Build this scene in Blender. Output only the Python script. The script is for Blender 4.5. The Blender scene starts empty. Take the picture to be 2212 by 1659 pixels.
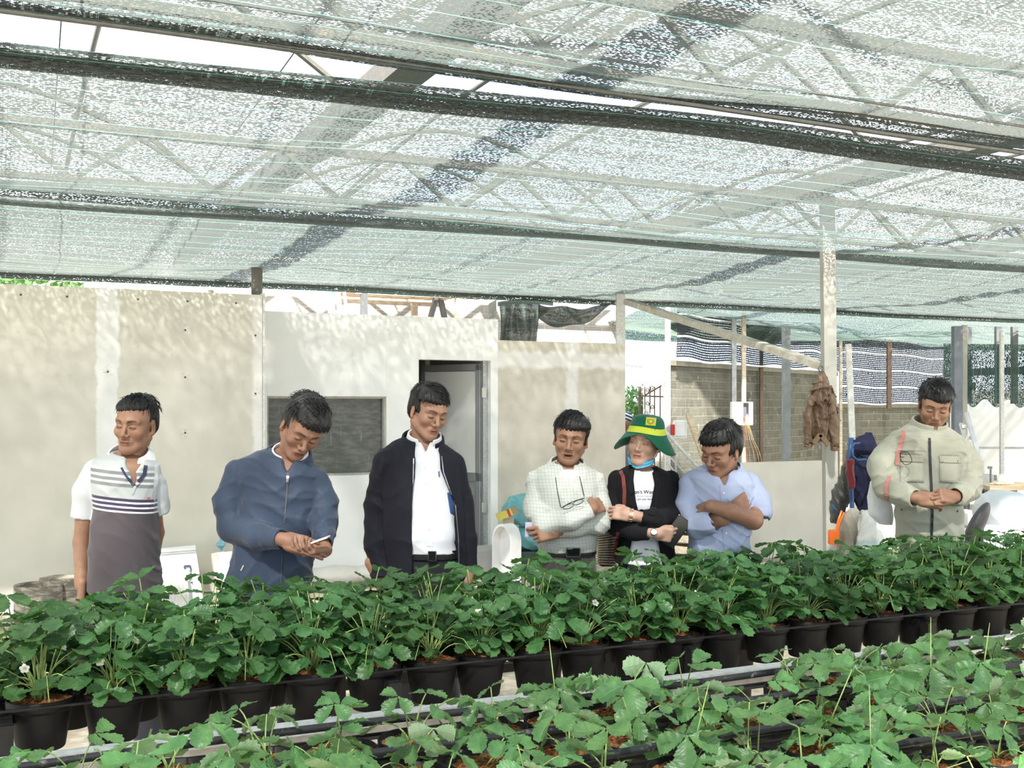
import bpy, bmesh, math, random
import numpy as np
from mathutils import Vector, Matrix
from mathutils.bvhtree import BVHTree
random.seed(7)
PI = math.pi
sc = bpy.context.scene
COL = sc.collection
# ------------------------------------------------------------------ camera, sky, sun, exposure
F_PX, CX, HY, CZ = 2380.0, 1106.0, 878.0, 1.64      # focal length in pixels of 2212, centre column, horizon row, eye height
cam_d = bpy.data.cameras.new('camera'); cam = bpy.data.objects.new('camera', cam_d); COL.objects.link(cam)
cam.location = (0, 0, CZ); cam.rotation_euler = (PI/2, 0, 0)
cam_d.sensor_width = 36; cam_d.lens = 36*F_PX/2212; cam_d.shift_y = (HY-829.5)/2212; cam_d.clip_start = .05; cam_d.clip_end = 400
sc.camera = cam
sc.view_settings.view_transform = 'Standard'; sc.view_settings.look = 'None'; sc.view_settings.gamma = 1
sc.view_settings.exposure = 1.2; sc.view_settings.use_curve_mapping = False
wd = bpy.data.worlds.new('sky'); sc.world = wd; wd.use_nodes = True
nt = wd.node_tree; bg = nt.nodes['Background']
tc = nt.nodes.new('ShaderNodeTexCoord'); nz = nt.nodes.new('ShaderNodeTexNoise'); nz.inputs['Scale'].default_value = 2.2; nz.inputs['Detail'].default_value = 4
cr = nt.nodes.new('ShaderNodeValToRGB'); cr.color_ramp.elements[0].position = .42; cr.color_ramp.elements[1].position = .62
cr.color_ramp.elements[0].color = (.66, .80, 1.0, 1); cr.color_ramp.elements[1].color = (1.0, 1.0, .99, 1)
nt.links.new(tc.outputs['Generated'], nz.inputs['Vector']); nt.links.new(nz.outputs['Fac'], cr.inputs['Fac'])
nt.links.new(cr.outputs['Color'], bg.inputs['Color']); bg.inputs['Strength'].default_value = 1.12
TH = math.atan2(2380, 5094)
U = Vector((math.cos(TH), math.sin(TH), 0)); V = Vector((-math.sin(TH), math.cos(TH), 0))
sun_d = bpy.data.lights.new('sun', 'SUN'); sun = bpy.data.objects.new('sun', sun_d); COL.objects.link(sun)
sdir = (U*.50 + V*.78 + Vector((0, 0, -1))).normalized()
sun.rotation_euler = sdir.to_track_quat('-Z', 'Y').to_euler(); sun.location = (-8, -8, 14)
sun_d.energy = 9.0; sun_d.angle = math.radians(3.0); sun_d.color = (1, .965, .90)
# ------------------------------------------------------------------ coordinates
def W(px, py, Y): return Vector(((px-CX)/F_PX*Y, Y, CZ-(py-HY)/F_PX*Y))
def YP(px, p): return p/(V.x*(px-CX)/F_PX+V.y)
def P(px, py, p): return W(px, py, YP(px, p))
def SP(px, p): a = (px-CX)/F_PX; return YP(px, p)*(U.x*a+U.y)
def R3(s, p, z): return Vector((U.x*s+V.x*p, U.y*s+V.y*p, z))
# ------------------------------------------------------------------ material nodes
class NB:
    def __init__(s, name, rough=.6, spec=.3):
        s.m = bpy.data.materials.new(name); s.m.use_nodes = True; s.t = s.m.node_tree
        s.b = s.t.nodes['Principled BSDF']; s.out = s.t.nodes['Material Output']
        s.b.inputs['Roughness'].default_value = rough; s.b.inputs['Specular IOR Level'].default_value = spec
        s.c = s.t.nodes.new('ShaderNodeTexCoord')
    def n(s, typ, ins={}, **kw):
        nd = s.t.nodes.new('ShaderNode'+typ)
        for k, v in kw.items(): setattr(nd, k, v)
        for k, v in ins.items(): s.set(nd.inputs[k], v)
        return nd
    def set(s, inp, v):
        if isinstance(v, bpy.types.NodeSocket): s.t.links.new(v, inp)
        elif isinstance(v, (tuple, list)):
            v = tuple(v)
            try: inp.default_value = v if len(v) == 3 and inp.type == 'VECTOR' else (v+(1,) if len(v) == 3 else v)
            except Exception: inp.default_value = v[:3]
        else: inp.default_value = v
    def ma(s, op, a, b=0.0, c=0.0, clamp=False):
        nd = s.n('Math', operation=op, use_clamp=clamp)
        s.set(nd.inputs[0], a); s.set(nd.inputs[1], b); s.set(nd.inputs[2], c); return nd.outputs[0]
    def obj(s): return s.c.outputs['Object']
    def uv(s): return s.c.outputs['UV']
    def xyz(s, v=None): nd = s.n('SeparateXYZ'); s.set(nd.inputs[0], v or s.obj()); return nd.outputs
    def vec(s, x, y, z): nd = s.n('CombineXYZ'); [s.set(nd.inputs[i], v) for i, v in enumerate((x, y, z))]; return nd.outputs[0]
    def scale(s, v, k): nd = s.n('VectorMath', operation='MULTIPLY'); s.set(nd.inputs[0], v); nd.inputs[1].default_value = k; return nd.outputs[0]
    def noise(s, v, sc_=5., det=3., rough=.5): nd = s.n('TexNoise', {'Vector': v, 'Scale': sc_, 'Detail': det, 'Roughness': rough}); return nd.outputs['Fac']
    def sm(s, x, a, b): nd = s.n('MapRange', interpolation_type='SMOOTHSTEP'); s.set(nd.inputs[0], x); nd.inputs[1].default_value = a; nd.inputs[2].default_value = b; return nd.outputs[0]
    def mix(s, f, a, b): nd = s.n('Mix', data_type='RGBA'); s.set(nd.inputs[0], f); s.set(nd.inputs[6], a); s.set(nd.inputs[7], b); return nd.outputs[2]
    def band(s, x, c, w, soft=.005): # 1 inside |x-c|<w
        return s.ma('SUBTRACT', 1., s.sm(s.ma('ABSOLUTE', s.ma('SUBTRACT', x, c)), w-soft, w+soft))
    def col(s, v): s.set(s.b.inputs['Base Color'], v); return s
    def bump(s, h, st=.3, d=.01): nd = s.n('Bump', {'Height': h, 'Strength': st, 'Distance': d}); s.t.links.new(nd.outputs[0], s.b.inputs['Normal']); return s
def plain(name, c, rough=.6, var=.12, scale=8., metal=0., spec=.3, bump=0., bscale=60., trans=0.):
    n = NB(name, rough, spec); f = n.noise(n.obj(), scale, 4)
    lo = tuple(x*(1-var) for x in c); hi = tuple(min(1, x*(1+var)) for x in c)
    n.col(n.mix(n.sm(f, .3, .7), lo, hi)); n.b.inputs['Metallic'].default_value = metal
    if bump: n.bump(n.noise(n.obj(), bscale, 3), bump, .01)
    return n.m
_mc = {}
def M(name, *a, **k):
    if name not in _mc: _mc[name] = plain(name, *a, **k)
    return _mc[name]
# ------------------------------------------------------------------ mesh builder
ROOT = {}
class MB:
    def __init__(s): s.v = []; s.f = []; s.mi = []; s.uv = None
    def add(s, vs, fs, mi=0):
        o = len(s.v); s.v += [tuple(v) for v in vs]; s.f += [tuple(i+o for i in f) for f in fs]; s.mi += [mi]*len(fs); return s
    def box(s, c, d, R=None, mi=0):
        c = Vector(c); vs = []
        for x in (-.5, .5):
            for y in (-.5, .5):
                for z in (-.5, .5):
                    q = Vector((x*d[0], y*d[1], z*d[2])); vs.append(c+(R @ q if R else q))
        return s.add(vs, [(0,1,3,2), (4,6,7,5), (0,4,5,1), (2,3,7,6), (0,2,6,4), (1,5,7,3)], mi)
    def bar(s, a, b, w, h, up=(0,0,1), mi=0):
        a, b = Vector(a), Vector(b); t = (b-a).normalized(); up = Vector(up)
        if abs(t.dot(up)) > .95: up = Vector((U.x, U.y, 0)) if abs(t.z) > .9 else Vector((0,0,1))
        x = t.cross(up).normalized(); y = x.cross(t); vs = []
        for q in (a, b):
            for i, j in ((-1,-1), (1,-1), (1,1), (-1,1)): vs.append(q+x*(w/2*i)+y*(h/2*j))
        return s.add(vs, [(0,3,2,1), (4,5,6,7), (0,1,5,4), (1,2,6,5), (2,3,7,6), (3,0,4,7)], mi)
    def tube(s, pts, r, n=8, mi=0, cap=True, flat=1.):
        pts = [Vector(p) for p in pts]; k = len(pts); rs = r if isinstance(r, (list, tuple)) else [r]*k
        vs = []; x = None
        for i, p in enumerate(pts):
            t = (pts[min(i+1, k-1)]-pts[max(i-1, 0)]).normalized()
            if x is None: x = t.orthogonal().normalized()
            else:
                x = (x-t*x.dot(t)); x = x.normalized() if x.length > 1e-6 else t.orthogonal().normalized()
            y = t.cross(x)
            for j in range(n): a = 2*PI*j/n; vs.append(p+(x*math.cos(a)+y*math.sin(a)*flat)*rs[i])
        fs = [(i*n+j, i*n+(j+1) % n, (i+1)*n+(j+1) % n, (i+1)*n+j) for i in range(k-1) for j in range(n)]
        if cap: fs += [tuple(range(n-1, -1, -1)), tuple((k-1)*n+j for j in range(n))]
        return s.add(vs, fs, mi)
    def lathe(s, c, prof, n=24, R=None, mi=0, sx=1., sy=1.):
        c = Vector(c); vs = []
        for r, z in prof:
            for j in range(n):
                a = 2*PI*j/n; q = Vector((r*math.cos(a)*sx, r*math.sin(a)*sy, z)); vs.append(c+(R @ q if R else q))
        fs = [(i*n+j, i*n+(j+1) % n, (i+1)*n+(j+1) % n, (i+1)*n+j) for i in range(len(prof)-1) for j in range(n)]
        return s.add(vs, fs, mi)
    def grid(s, fn, nu, nv, mi=0, thick=0.):
        vs = [fn(i/nu, j/nv) for i in range(nu+1) for j in range(nv+1)]
        fs = [(i*(nv+1)+j, (i+1)*(nv+1)+j, (i+1)*(nv+1)+j+1, i*(nv+1)+j+1) for i in range(nu) for j in range(nv)]
        return s.add(vs, fs, mi)
    def mesh(s, name, mats, off=Vector((0,0,0)), smooth=False, bevel=0):
        me = bpy.data.meshes.new(name); me.from_pydata([(v[0]-off[0], v[1]-off[1], v[2]-off[2]) for v in s.v], [], s.f)
        for m in (mats if isinstance(mats, (list, tuple)) else [mats]): me.materials.append(m)
        me.polygons.foreach_set('material_index', s.mi)
        if smooth: me.polygons.foreach_set('use_smooth', [True]*len(me.polygons))
        if s.uv:
            ul = me.uv_layers.new(name='UVMap'); li = [0]*len(me.loops); me.loops.foreach_get('vertex_index', li)
            buf = []
            for i in li: buf += s.uv[i]
            ul.data.foreach_set('uv', buf)
        me.validate(); me.update(); return me
def tag(o, label=None, cat=None, group=None, kind=None):
    if label: o['label'] = label
    if cat: o['category'] = cat
    if group: o['group'] = group
    if kind: o['kind'] = kind
    return o
def empty(name, loc, label, cat, group=None, rz=0):
    o = bpy.data.objects.new(name, None); COL.objects.link(o); o.location = loc; o.rotation_euler[2] = rz; o.empty_display_size = .1
    ROOT[o.name] = Vector(loc); return tag(o, label, cat, group)
def obj(name, mb, mats, parent=None, label=None, cat=None, group=None, kind=None, smooth=False, bevel=0, solid=0, rz=None, sub=0, local=False):
    """one mesh object; vertices given in world space (or, with local=True, in the parent's space)"""
    if parent is not None: off = Vector((0,0,0)) if local else ROOT[parent.name]
    else:
        xs = [v[0] for v in mb.v]; ys = [v[1] for v in mb.v]; zs = [v[2] for v in mb.v]
        off = Vector(((min(xs)+max(xs))/2, (min(ys)+max(ys))/2, min(zs)))
    me = mb.mesh(name, mats, off, smooth)
    o = bpy.data.objects.new(name, me); COL.objects.link(o)
    if parent is not None: o.parent = parent; ROOT[o.name] = off
    else: o.location = off; ROOT[o.name] = off
    if solid: md = o.modifiers.new('solid', 'SOLIDIFY'); md.thickness = solid; md.offset = 0
    if bevel: md = o.modifiers.new('bevel', 'BEVEL'); md.width = bevel; md.segments = 2; md.limit_method = 'ANGLE'
    if sub: md = o.modifiers.new('sub', 'SUBSURF'); md.levels = sub; md.render_levels = sub
    return tag(o, label, cat, group, kind)
def walled(name, s, p, mb, mats, kind='structure', label=None, cat=None, bevel=0):
    """mb in local (along row, away from camera, up) metres from point (s,p,0)"""
    me = mb.mesh(name, mats); o = bpy.data.objects.new(name, me); COL.objects.link(o)
    o.location = R3(s, p, 0); o.rotation_euler[2] = TH
    if bevel: md = o.modifiers.new('bevel', 'BEVEL'); md.width = bevel; md.segments = 2
    return tag(o, label, cat, None, kind)
RUV = Matrix.Rotation(TH, 3, 'Z')
def ordinal(i): return ['first','second','third','fourth','fifth','sixth','seventh','eighth','ninth','tenth','eleventh','twelfth','thirteenth','fourteenth','fifteenth','sixteenth','seventeenth','eighteenth','nineteenth','twentieth','twenty-first','twenty-second','twenty-third','twenty-fourth','twenty-fifth','twenty-sixth','twenty-seventh','twenty-eighth','twenty-ninth','thirtieth'][i]
# ------------------------------------------------------------------ materials of the place
def m_floor():
    n = NB('dusty_concrete', .85, .2); a = n.noise(n.obj(), 1.3, 6, .6); b = n.noise(n.obj(), 14, 5)
    n.col(n.mix(n.sm(b, .35, .7), n.mix(n.sm(a, .35, .65), (.30,.245,.18), (.46,.40,.31)), (.56,.50,.41))); n.bump(b, .3, .02); return n.m
def m_leftwall(xs, dots):
    n = NB('fibre_cement_board', .7, .25); X, Y_, Z = n.xyz(); big = n.noise(n.obj(), 1.1, 5, .6)
    base = n.mix(n.sm(big, .3, .7), (.60,.585,.51), (.70,.68,.60))
    wob = n.ma('MULTIPLY', n.ma('SUBTRACT', n.noise(n.scale(n.obj(), (3, 3, 9)), 1., 4), .5), .09)
    x2 = n.ma('ADD', X, wob)
    base = n.mix(n.ma('MULTIPLY', n.band(x2, xs, .085, .012), .8), base, (.84,.85,.85))
    base = n.mix(n.ma('MULTIPLY', n.band(x2, -.03, .05, .02), .7), base, (.86,.86,.85))
    fine = n.noise(n.obj(), 55, 2)
    for (dx, dz) in dots:
        d = n.ma('SQRT', n.ma('ADD', n.ma('POWER', n.ma('ABSOLUTE', n.ma('SUBTRACT', X, dx)), 2.), n.ma('POWER', n.ma('ABSOLUTE', n.ma('SUBTRACT', Z, dz)), 2.)))
        base = n.mix(n.ma('MULTIPLY', n.ma('MULTIPLY', n.ma('SUBTRACT', 1., n.sm(d, .02, .07)), n.sm(fine, .5, .62)), .45), base, (.45,.44,.40))
        base = n.mix(n.ma('SUBTRACT', 1., n.sm(d, .006, .012)), base, (.10,.08,.07))
    n.col(base); n.bump(n.noise(n.obj(), 90, 2), .05, .005); return n.m
def m_plaster(name, c, c2, streak=(.9,.9,.89), sx=None, sz=None, dirt=(.45,.43,.38)):
    n = NB(name, .75, .2); X, Y_, Z = n.xyz(); big = n.noise(n.obj(), 1.6, 6, .6)
    base = n.mix(n.sm(big, .35, .7), c, c2)
    wob = n.ma('MULTIPLY', n.ma('SUBTRACT', n.noise(n.obj(), 5., 5), .5), .16)
    if sz: base = n.mix(n.ma('MULTIPLY', n.band(n.ma('ADD', Z, wob), sz, .08, .03), .8), base, streak)
    if sx: base = n.mix(n.ma('MULTIPLY', n.band(n.ma('ADD', X, wob), sx, .06, .03), .8), base, streak)
    f = n.noise(n.scale(n.obj(), (9, 9, 3)), 4., 6, .7)
    base = n.mix(n.ma('MULTIPLY', n.sm(f, .66, .8), .35), base, dirt)
    n.col(base); n.bump(big, .1, .02); return n.m
def m_brick(name, a, b, mortar, w=.26, h=.125):
    n = NB(name, .9, .1); X, Y_, Z = n.xyz(); wob = n.ma('MULTIPLY', n.ma('SUBTRACT', n.noise(n.obj(), 3., 3), .5), .03)
    v = n.vec(X, n.ma('ADD', Z, wob), 0.)
    br = n.n('TexBrick', {'Vector': v, 'Color1': a, 'Color2': b, 'Mortar': mortar, 'Scale': 1.0, 'Mortar Size': .007, 'Mortar Smooth': .2, 'Bias': 0., 'Brick Width': w, 'Row Height': h})
    f = n.noise(n.obj(), 1.1, 5, .65); g = n.ma('SINE', n.ma('MULTIPLY', Z, 2*PI/(h/3)))
    c = n.mix(n.ma('MULTIPLY', n.sm(f, .4, .65), .6), br.outputs['Color'], (.15,.145,.12))
    c = n.mix(n.ma('MULTIPLY', n.sm(g, .75, .98), .45), c, mortar)
    c = n.mix(n.ma('MULTIPLY', n.sm(n.noise(n.obj(), 9., 4), .58, .75), .5), c, (.52,.50,.44))
    n.col(c); n.bump(n.ma('SUBTRACT', 1., br.outputs['Fac']), .5, .01); return n.m
def m_rusty(name, c, rust=(.34,.16,.07), amt=.5, rough=.5, metal=.35):
    n = NB(name, rough, .4); f = n.noise(n.obj(), 6., 6, .7); g = n.noise(n.obj(), 40., 3)
    c1 = n.mix(n.sm(g, .35, .7), tuple(x*.8 for x in c), c)
    n.col(n.mix(n.ma('MULTIPLY', n.sm(f, .55, .72), amt), c1, rust)); n.b.inputs['Metallic'].default_value = metal; n.bump(g, .1, .003); return n.m
def m_wood(name, a, b, axis=(1, 12, 12), k=3.):
    n = NB(name, .7, .2); v = n.scale(n.obj(), axis); f = n.noise(v, k, 6, .65); g = n.noise(n.obj(), 3., 3)
    n.col(n.mix(n.sm(f, .35, .65), a, b)); n.bump(f, .3, .004); return n.m
GALV = m_rusty('galvanised_steel', (.58,.60,.60), (.40,.34,.27), .5, .45, .5)
GALVR = m_rusty('weathered_square_tube', (.60,.57,.48), (.42,.27,.14), .9, .55, .2)
WHITESTEEL = m_rusty('white_painted_steel', (.80,.80,.77), (.55,.48,.36), .4, .5, .1)
CONCPOST = m_plaster('grey_concrete_post', (.40,.40,.36), (.46,.455,.41), dirt=(.34,.33,.30))
BROWNBAR = m_rusty('brown_primer_steel', (.24,.16,.12), (.30,.14,.08), .5, .6, .2)
DARKSTEEL = m_rusty('dark_grey_steel', (.16,.17,.17), (.12,.09,.07), .3, .5, .4)
WOOD = m_wood('raw_timber', (.45,.34,.22), (.66,.54,.38))
WOODW = m_wood('weathered_timber', (.50,.42,.32), (.68,.60,.48))
PLYRUST = m_wood('stained_formwork_board', (.30,.17,.10), (.55,.42,.30), (1, 9, 9), 2.)
PVC = M('white_pvc', (.86,.87,.88), .35, .03)
BLACKPL = M('black_plastic', (.014,.014,.016), .42, .3, 30., 0, .45)
# ------------------------------------------------------------------ ground
b = MB(); b.box((8, 0, -.1), (120, 140, .2)); o = walled('floor', 0, 20, b, m_floor(), 'structure')
# ------------------------------------------------------------------ left board wall
s0 = SP(567, 9.5); dots = []
for px, py in ((400, 713), (400, 815), (400, 935), (233, 803)): dots.append((SP(px, 9.5)-s0, P(px, py, 9.5).z))
for px in (45, 145, 298, 405, 510): dots.append((SP(px, 9.5)-s0, 2.52))
dots += [(-.06, 2.25), (-.06, 1.75)]
b = MB(); b.box((-5.5, .04, 1.3), (11, .08, 2.6)); b.box((.012, .05, 1.31), (.02, .12, 2.62), None, 1)
walled('wall_left', s0, 9.5, b, [m_leftwall(SP(232, 9.5)-s0, dots), WHITESTEEL], bevel=.004)
# ------------------------------------------------------------------ white building front with window and doorway
PW = 10.15
def wall_holes(x0, x1, z1, holes, thk=.12):
    b = MB(); xs = sorted([x0, x1]+[h for q in holes for h in q[:2]])
    for i in range(len(xs)-1):
        a, c = xs[i], xs[i+1]; m = (a+c)/2; hs = [q for q in holes if q[0] < m < q[1]]
        if not hs: b.box((m, thk/2, z1/2), (c-a, thk, z1))
        else:
            q = hs[0]
            if q[2] > 0: b.box((m, thk/2, q[2]/2), (c-a, thk, q[2]))
            b.box((m, thk/2, (q[3]+z1)/2), (c-a, thk, z1-q[3]))
    return b
sA, sB = SP(566, PW), SP(1076, PW); wz0, wz1 = .985, 1.735; dz0, dz1 = .17, 2.10
w0, w1 = SP(577, PW)-sA, SP(835, PW)-sA; d0, d1 = SP(905, PW)-sA, SP(1060, PW)-sA
walled('wall_back', sA, PW, wall_holes(0, sB-sA, 2.52, [(w0, w1, wz0, wz1), (d0, d1, dz0, dz1)]),
       m_plaster('white_plaster', (.88,.89,.88), (.94,.94,.93), dirt=(.76,.76,.73)), bevel=.004)
n = NB('dusty_dark_pane', .35, .5); f = n.noise(n.scale(n.obj(), (3, 3, 9)), 3., 6, .7); g = n.noise(n.scale(n.obj(), (60, 60, 4)), 1., 4)
n.col(n.mix(n.ma('MULTIPLY', n.sm(g, .62, .72), .35), n.mix(n.sm(f, .35, .7), (.075,.08,.07), (.16,.165,.145)), (.42,.42,.38))); PANE = n.m
b = MB(); b.box(((w0+w1)/2, .09, (wz0+wz1)/2), (w1-w0+.02, .015, wz1-wz0+.02)); win = walled('window_1', sA, PW, b, PANE)
b = MB(); t = .02
for q in (((w0+w1)/2, wz0+t/2, w1-w0, t), ((w0+w1)/2, wz1-t/2, w1-w0, t)): b.box((q[0], .055, q[1]), (q[2], .05, q[3]))
for x in (w0+t/2, w1-t/2): b.box((x, .055, (wz0+wz1)/2), (t, .05, wz1-wz0-.04))
fr = walled('window_frame', sA, PW, b, m_rusty('flaking_frame', (.50,.49,.44), (.20,.18,.14), .8, .8, 0)); fr.parent = win; fr.matrix_parent_inverse = win.matrix_basis.inverted()
# dark room behind the doorway
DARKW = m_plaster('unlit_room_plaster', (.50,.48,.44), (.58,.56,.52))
b = MB(); L_ = sB-sA; b.box((L_/2, 2.6, 1.24), (L_, .1, 2.48)); b.box((.03, 1.4, 1.24), (.06, 2.4, 2.48)); b.box((L_-.03, 1.4, 1.24), (.06, 2.4, 2.48))
b.box((d0+.42, .9, 1.2), (.05, .05, 2.3)); walled('wall_room', sA, PW, b, DARKW)
b = MB(); b.box((L_/2, 1.36, 2.47), (L_-.01, 2.46, .04)); walled('ceiling', sA, PW, b, DARKW)
# door, swung inwards on the right jamb
n = NB('grey_aluminium', .35, .5); n.col((.42,.44,.45)); n.b.inputs['Metallic'].default_value = .7; ALU = n.m
n = NB('frosted_door_glass', .3, .5); n.col((.72,.73,.70)); FROST = n.m
hx, hy = d1-.05, .13; ang = math.radians(122); Rd = Matrix.Rotation(ang, 3, 'Z'); Lw = .76
def dbox(b, x, z, w, h, th=.035, y=0, mi=0): c = Rd @ Vector((x, y, 0)); b.box((hx+c.x, hy+c.y, z), (w, th, h), Rd, mi)
b = MB(); dbox(b, .03, 1.12, .06, 1.9); dbox(b, Lw-.03, 1.12, .06, 1.9); dbox(b, Lw/2, .20, Lw, .07); dbox(b, Lw/2, .92, Lw, .09); dbox(b, Lw/2, 2.04, Lw, .07)
door = walled('door_1', sA, PW, b, ALU, bevel=.004)
def under(parent, name, mb, m, label=None, bevel=0):
    o = walled(name, sA, PW, mb, m, None, label, bevel=bevel); o.parent = parent; o.matrix_parent_inverse = parent.matrix_basis.inverted(); return o
b = MB(); dbox(b, Lw/2, 1.48, Lw-.11, 1.04, .012); under(door, 'door_glass', b, FROST)
b = MB(); dbox(b, Lw/2, .55, Lw-.11, .66, .014); dbox(b, Lw/2, .55, Lw-.25, .50, .03); dbox(b, Lw/2, .55, Lw-.33, .40, .04); under(door, 'door_panel', b, M('grey_panel', (.26,.27,.27), .4, .1), bevel=.006)
b = MB(); b.box((d1-.028, .10, (dz0+dz1)/2), (.05, .06, dz1-dz0)); b.box((d0+.012, .10, (dz0+dz1)/2), (.02, .06, dz1-dz0)); under(door, 'door_frame', b, GALV)
for z in (1.78, .62): b = MB(); b.box((d1-.045, .062, z), (.035, .03, .10)); b.tube([(d1-.066, .055, z-.05), (d1-.066, .055, z+.05)], .009); under(door, 'hinge', b, M('pale_steel', (.66,.64,.58), .4, .1, 8, .4))
# beige wall right of the building
sC = SP(1351, PW)
walled('wall_right', sB, PW, wall_holes(0, sC-sB, 2.31, []), m_plaster('beige_board', (.60,.56,.48), (.74,.70,.61), sx=SP(1235, PW)-sB, sz=2.12, dirt=(.80,.79,.75)), bevel=.004)
# low board wall beside the post
sD, sE = SP(1560, 9.6), SP(1792, 9.6)
walled('wall_low', sD, 9.6, wall_holes(0, sE-sD, 1.04, [], .06), m_plaster('pale_low_board', (.62,.60,.54), (.68,.66,.60)), bevel=.004)
# kerb and step in front
b = MB(); b.box((L_*.32, -.06, .05), (L_*.64, .16, .10)); walled('trim_1', sA, PW-.02, b, m_plaster('chalky_kerb', (.74,.72,.68), (.86,.85,.82), dirt=(.5,.45,.38)), bevel=.02)
b = MB(); b.box((0, 0, .13), (.62, .34, .26)); walled('trim_2', SP(1052, 9.95), 9.9, b, m_plaster('grey_step', (.52,.52,.50), (.66,.66,.63), dirt=(.85,.85,.83)), bevel=.01)
# ------------------------------------------------------------------ hollow brick walls
BR = m_brick('hollow_brick', (.13,.128,.10), (.20,.195,.155), (.27,.26,.21))
BRL = m_brick('pale_hollow_brick', (.36,.34,.31), (.46,.43,.39), (.62,.54,.44), .30, .115)
sF, sG = SP(-160, 13.5), SP(1345, 13.5)
b = MB(); b.box(((sG-sF)/2, .06, 1.5), (sG-sF, .12, 3.0)); walled('wall_far', sF, 13.5, b, BRL)
Apt = W(1443, 0, 15.); Bpt = W(1806, 0, 20.3); 
def along(name, A, B, z1, mats, thk=.14, z0=0, kind='structure', mb=None, label=None, cat=None):
    A = Vector((A.x, A.y, 0)); B = Vector((B.x, B.y, 0)); d = B-A; L = d.length
    bb = mb(L) if mb else MB().box((L/2, thk/2, (z0+z1)/2), (L, thk, z1-z0))
    me = bb.mesh(name, mats); o = bpy.data.objects.new(name, me); COL.objects.link(o); o.location = A; o.rotation_euler[2] = math.atan2(d.y, d.x); ROOT[o.name] = A
    return tag(o, label, cat, None, kind)
along('wall_brick', Apt, Bpt, 2.2, BR)
along('wall_brick_end', W(1432, 0, 14.9), W(1443, 0, 15.02), 2.35, m_brick('brick_ends', (.5,.47,.40), (.6,.57,.50), (.72,.7,.62), .1, .1), .3)
A2 = W(1806, 0, 19.6); B2 = W(2052, 0, 21.6)
along('wall_brick_rear', A2, B2, 1.62, BR)
# white plastic side wall at right and the pale yard behind
n = NB('white_film', .6, .2); n.col((.92,.93,.94)); FILM = n.m
along('wall_plastic', W(2052, 0, 21.5), W(2750, 0, 17.5), 1.95, FILM, .03)
# rails on the brick
def rail(name, A, B, z, w, m, label):
    b = MB(); b.bar((A.x, A.y, z), (B.x, B.y, z), w, w); return obj(name, b, m, label=label, cat='rail')
rail('ledger_rail', Apt, Bpt, 2.235, .07, M('dull_olive_steel', (.28,.26,.20), .6), 'olive brown steel rail along the top of the brick wall')
rail('ledger_rail', A2, B2, 1.655, .07, M('dull_olive_steel'), 'olive steel rail under the lower striped screen at right')
# striped black and white screens
def m_stripe():
    n = NB('striped_shade_screen', .8, .1); u, v, _ = n.xyz(n.uv())
    fr = n.ma('FRACT', n.ma('MULTIPLY', v, 1/.033)); f = n.noise(n.vec(n.ma('MULTIPLY', u, 55.), n.ma('FLOOR', n.ma('MULTIPLY', v, 1/.033)), 0.), 1., 2)
    gap = n.ma('MULTIPLY', n.ma('GREATER_THAN', fr, .58), n.ma('GREATER_THAN', f, .50))
    big = n.ma('FRACT', n.ma('MULTIPLY', v, 1/.30)); w = n.ma('LESS_THAN', big, .085)
    n.col(n.mix(w, (.035,.037,.045), (.90,.91,.92)))
    alpha = n.ma('MAXIMUM', w, n.ma('SUBTRACT', 1., gap)); n.set(n.b.inputs['Alpha'], alpha)
    tr = n.n('BsdfTranslucent', {'Color': (.8,.85,.9)}); mx = n.n('MixShader'); return n.m
STRIPE = m_stripe()
def screen(A, B, z0, z1, label):
    d = Vector((B.x-A.x, B.y-A.y, 0)); L = d.length; dn = d.normalized(); nr = Vector((dn.y, -dn.x, 0)); b = MB(); b.uv = []
    nu, nv = 60, 10
    for i in range(nu+1):
        for j in range(nv+1):
            u = i/nu*L; v = j/nv*(z1-z0)
            q = Vector((A.x, A.y, 0))+dn*u+nr*(.10+.025*math.sin(u*2.3+1)+.02*math.sin(u*5.1+v*3)); q.z = z0+v+.03*math.sin(u*1.7)*(j/nv)+.018*math.sin(u*3.9+.5)
            b.v.append(tuple(q)); b.uv.append((u, v))
    b.f = [(i*(nv+1)+j, (i+1)*(nv+1)+j, (i+1)*(nv+1)+j+1, i*(nv+1)+j+1) for i in range(nu) for j in range(nv)]; b.mi = [0]*len(b.f)
    return obj('striped_screen', b, STRIPE, label=label, cat='screen', smooth=True)
screen(Apt, Bpt, 2.27, 3.0, 'black and white striped shade screen above the brick wall behind the meter boxes')
screen(A2, B2, 1.68, 2.82, 'lower striped shade screen beside the rust brown post at right')
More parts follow.
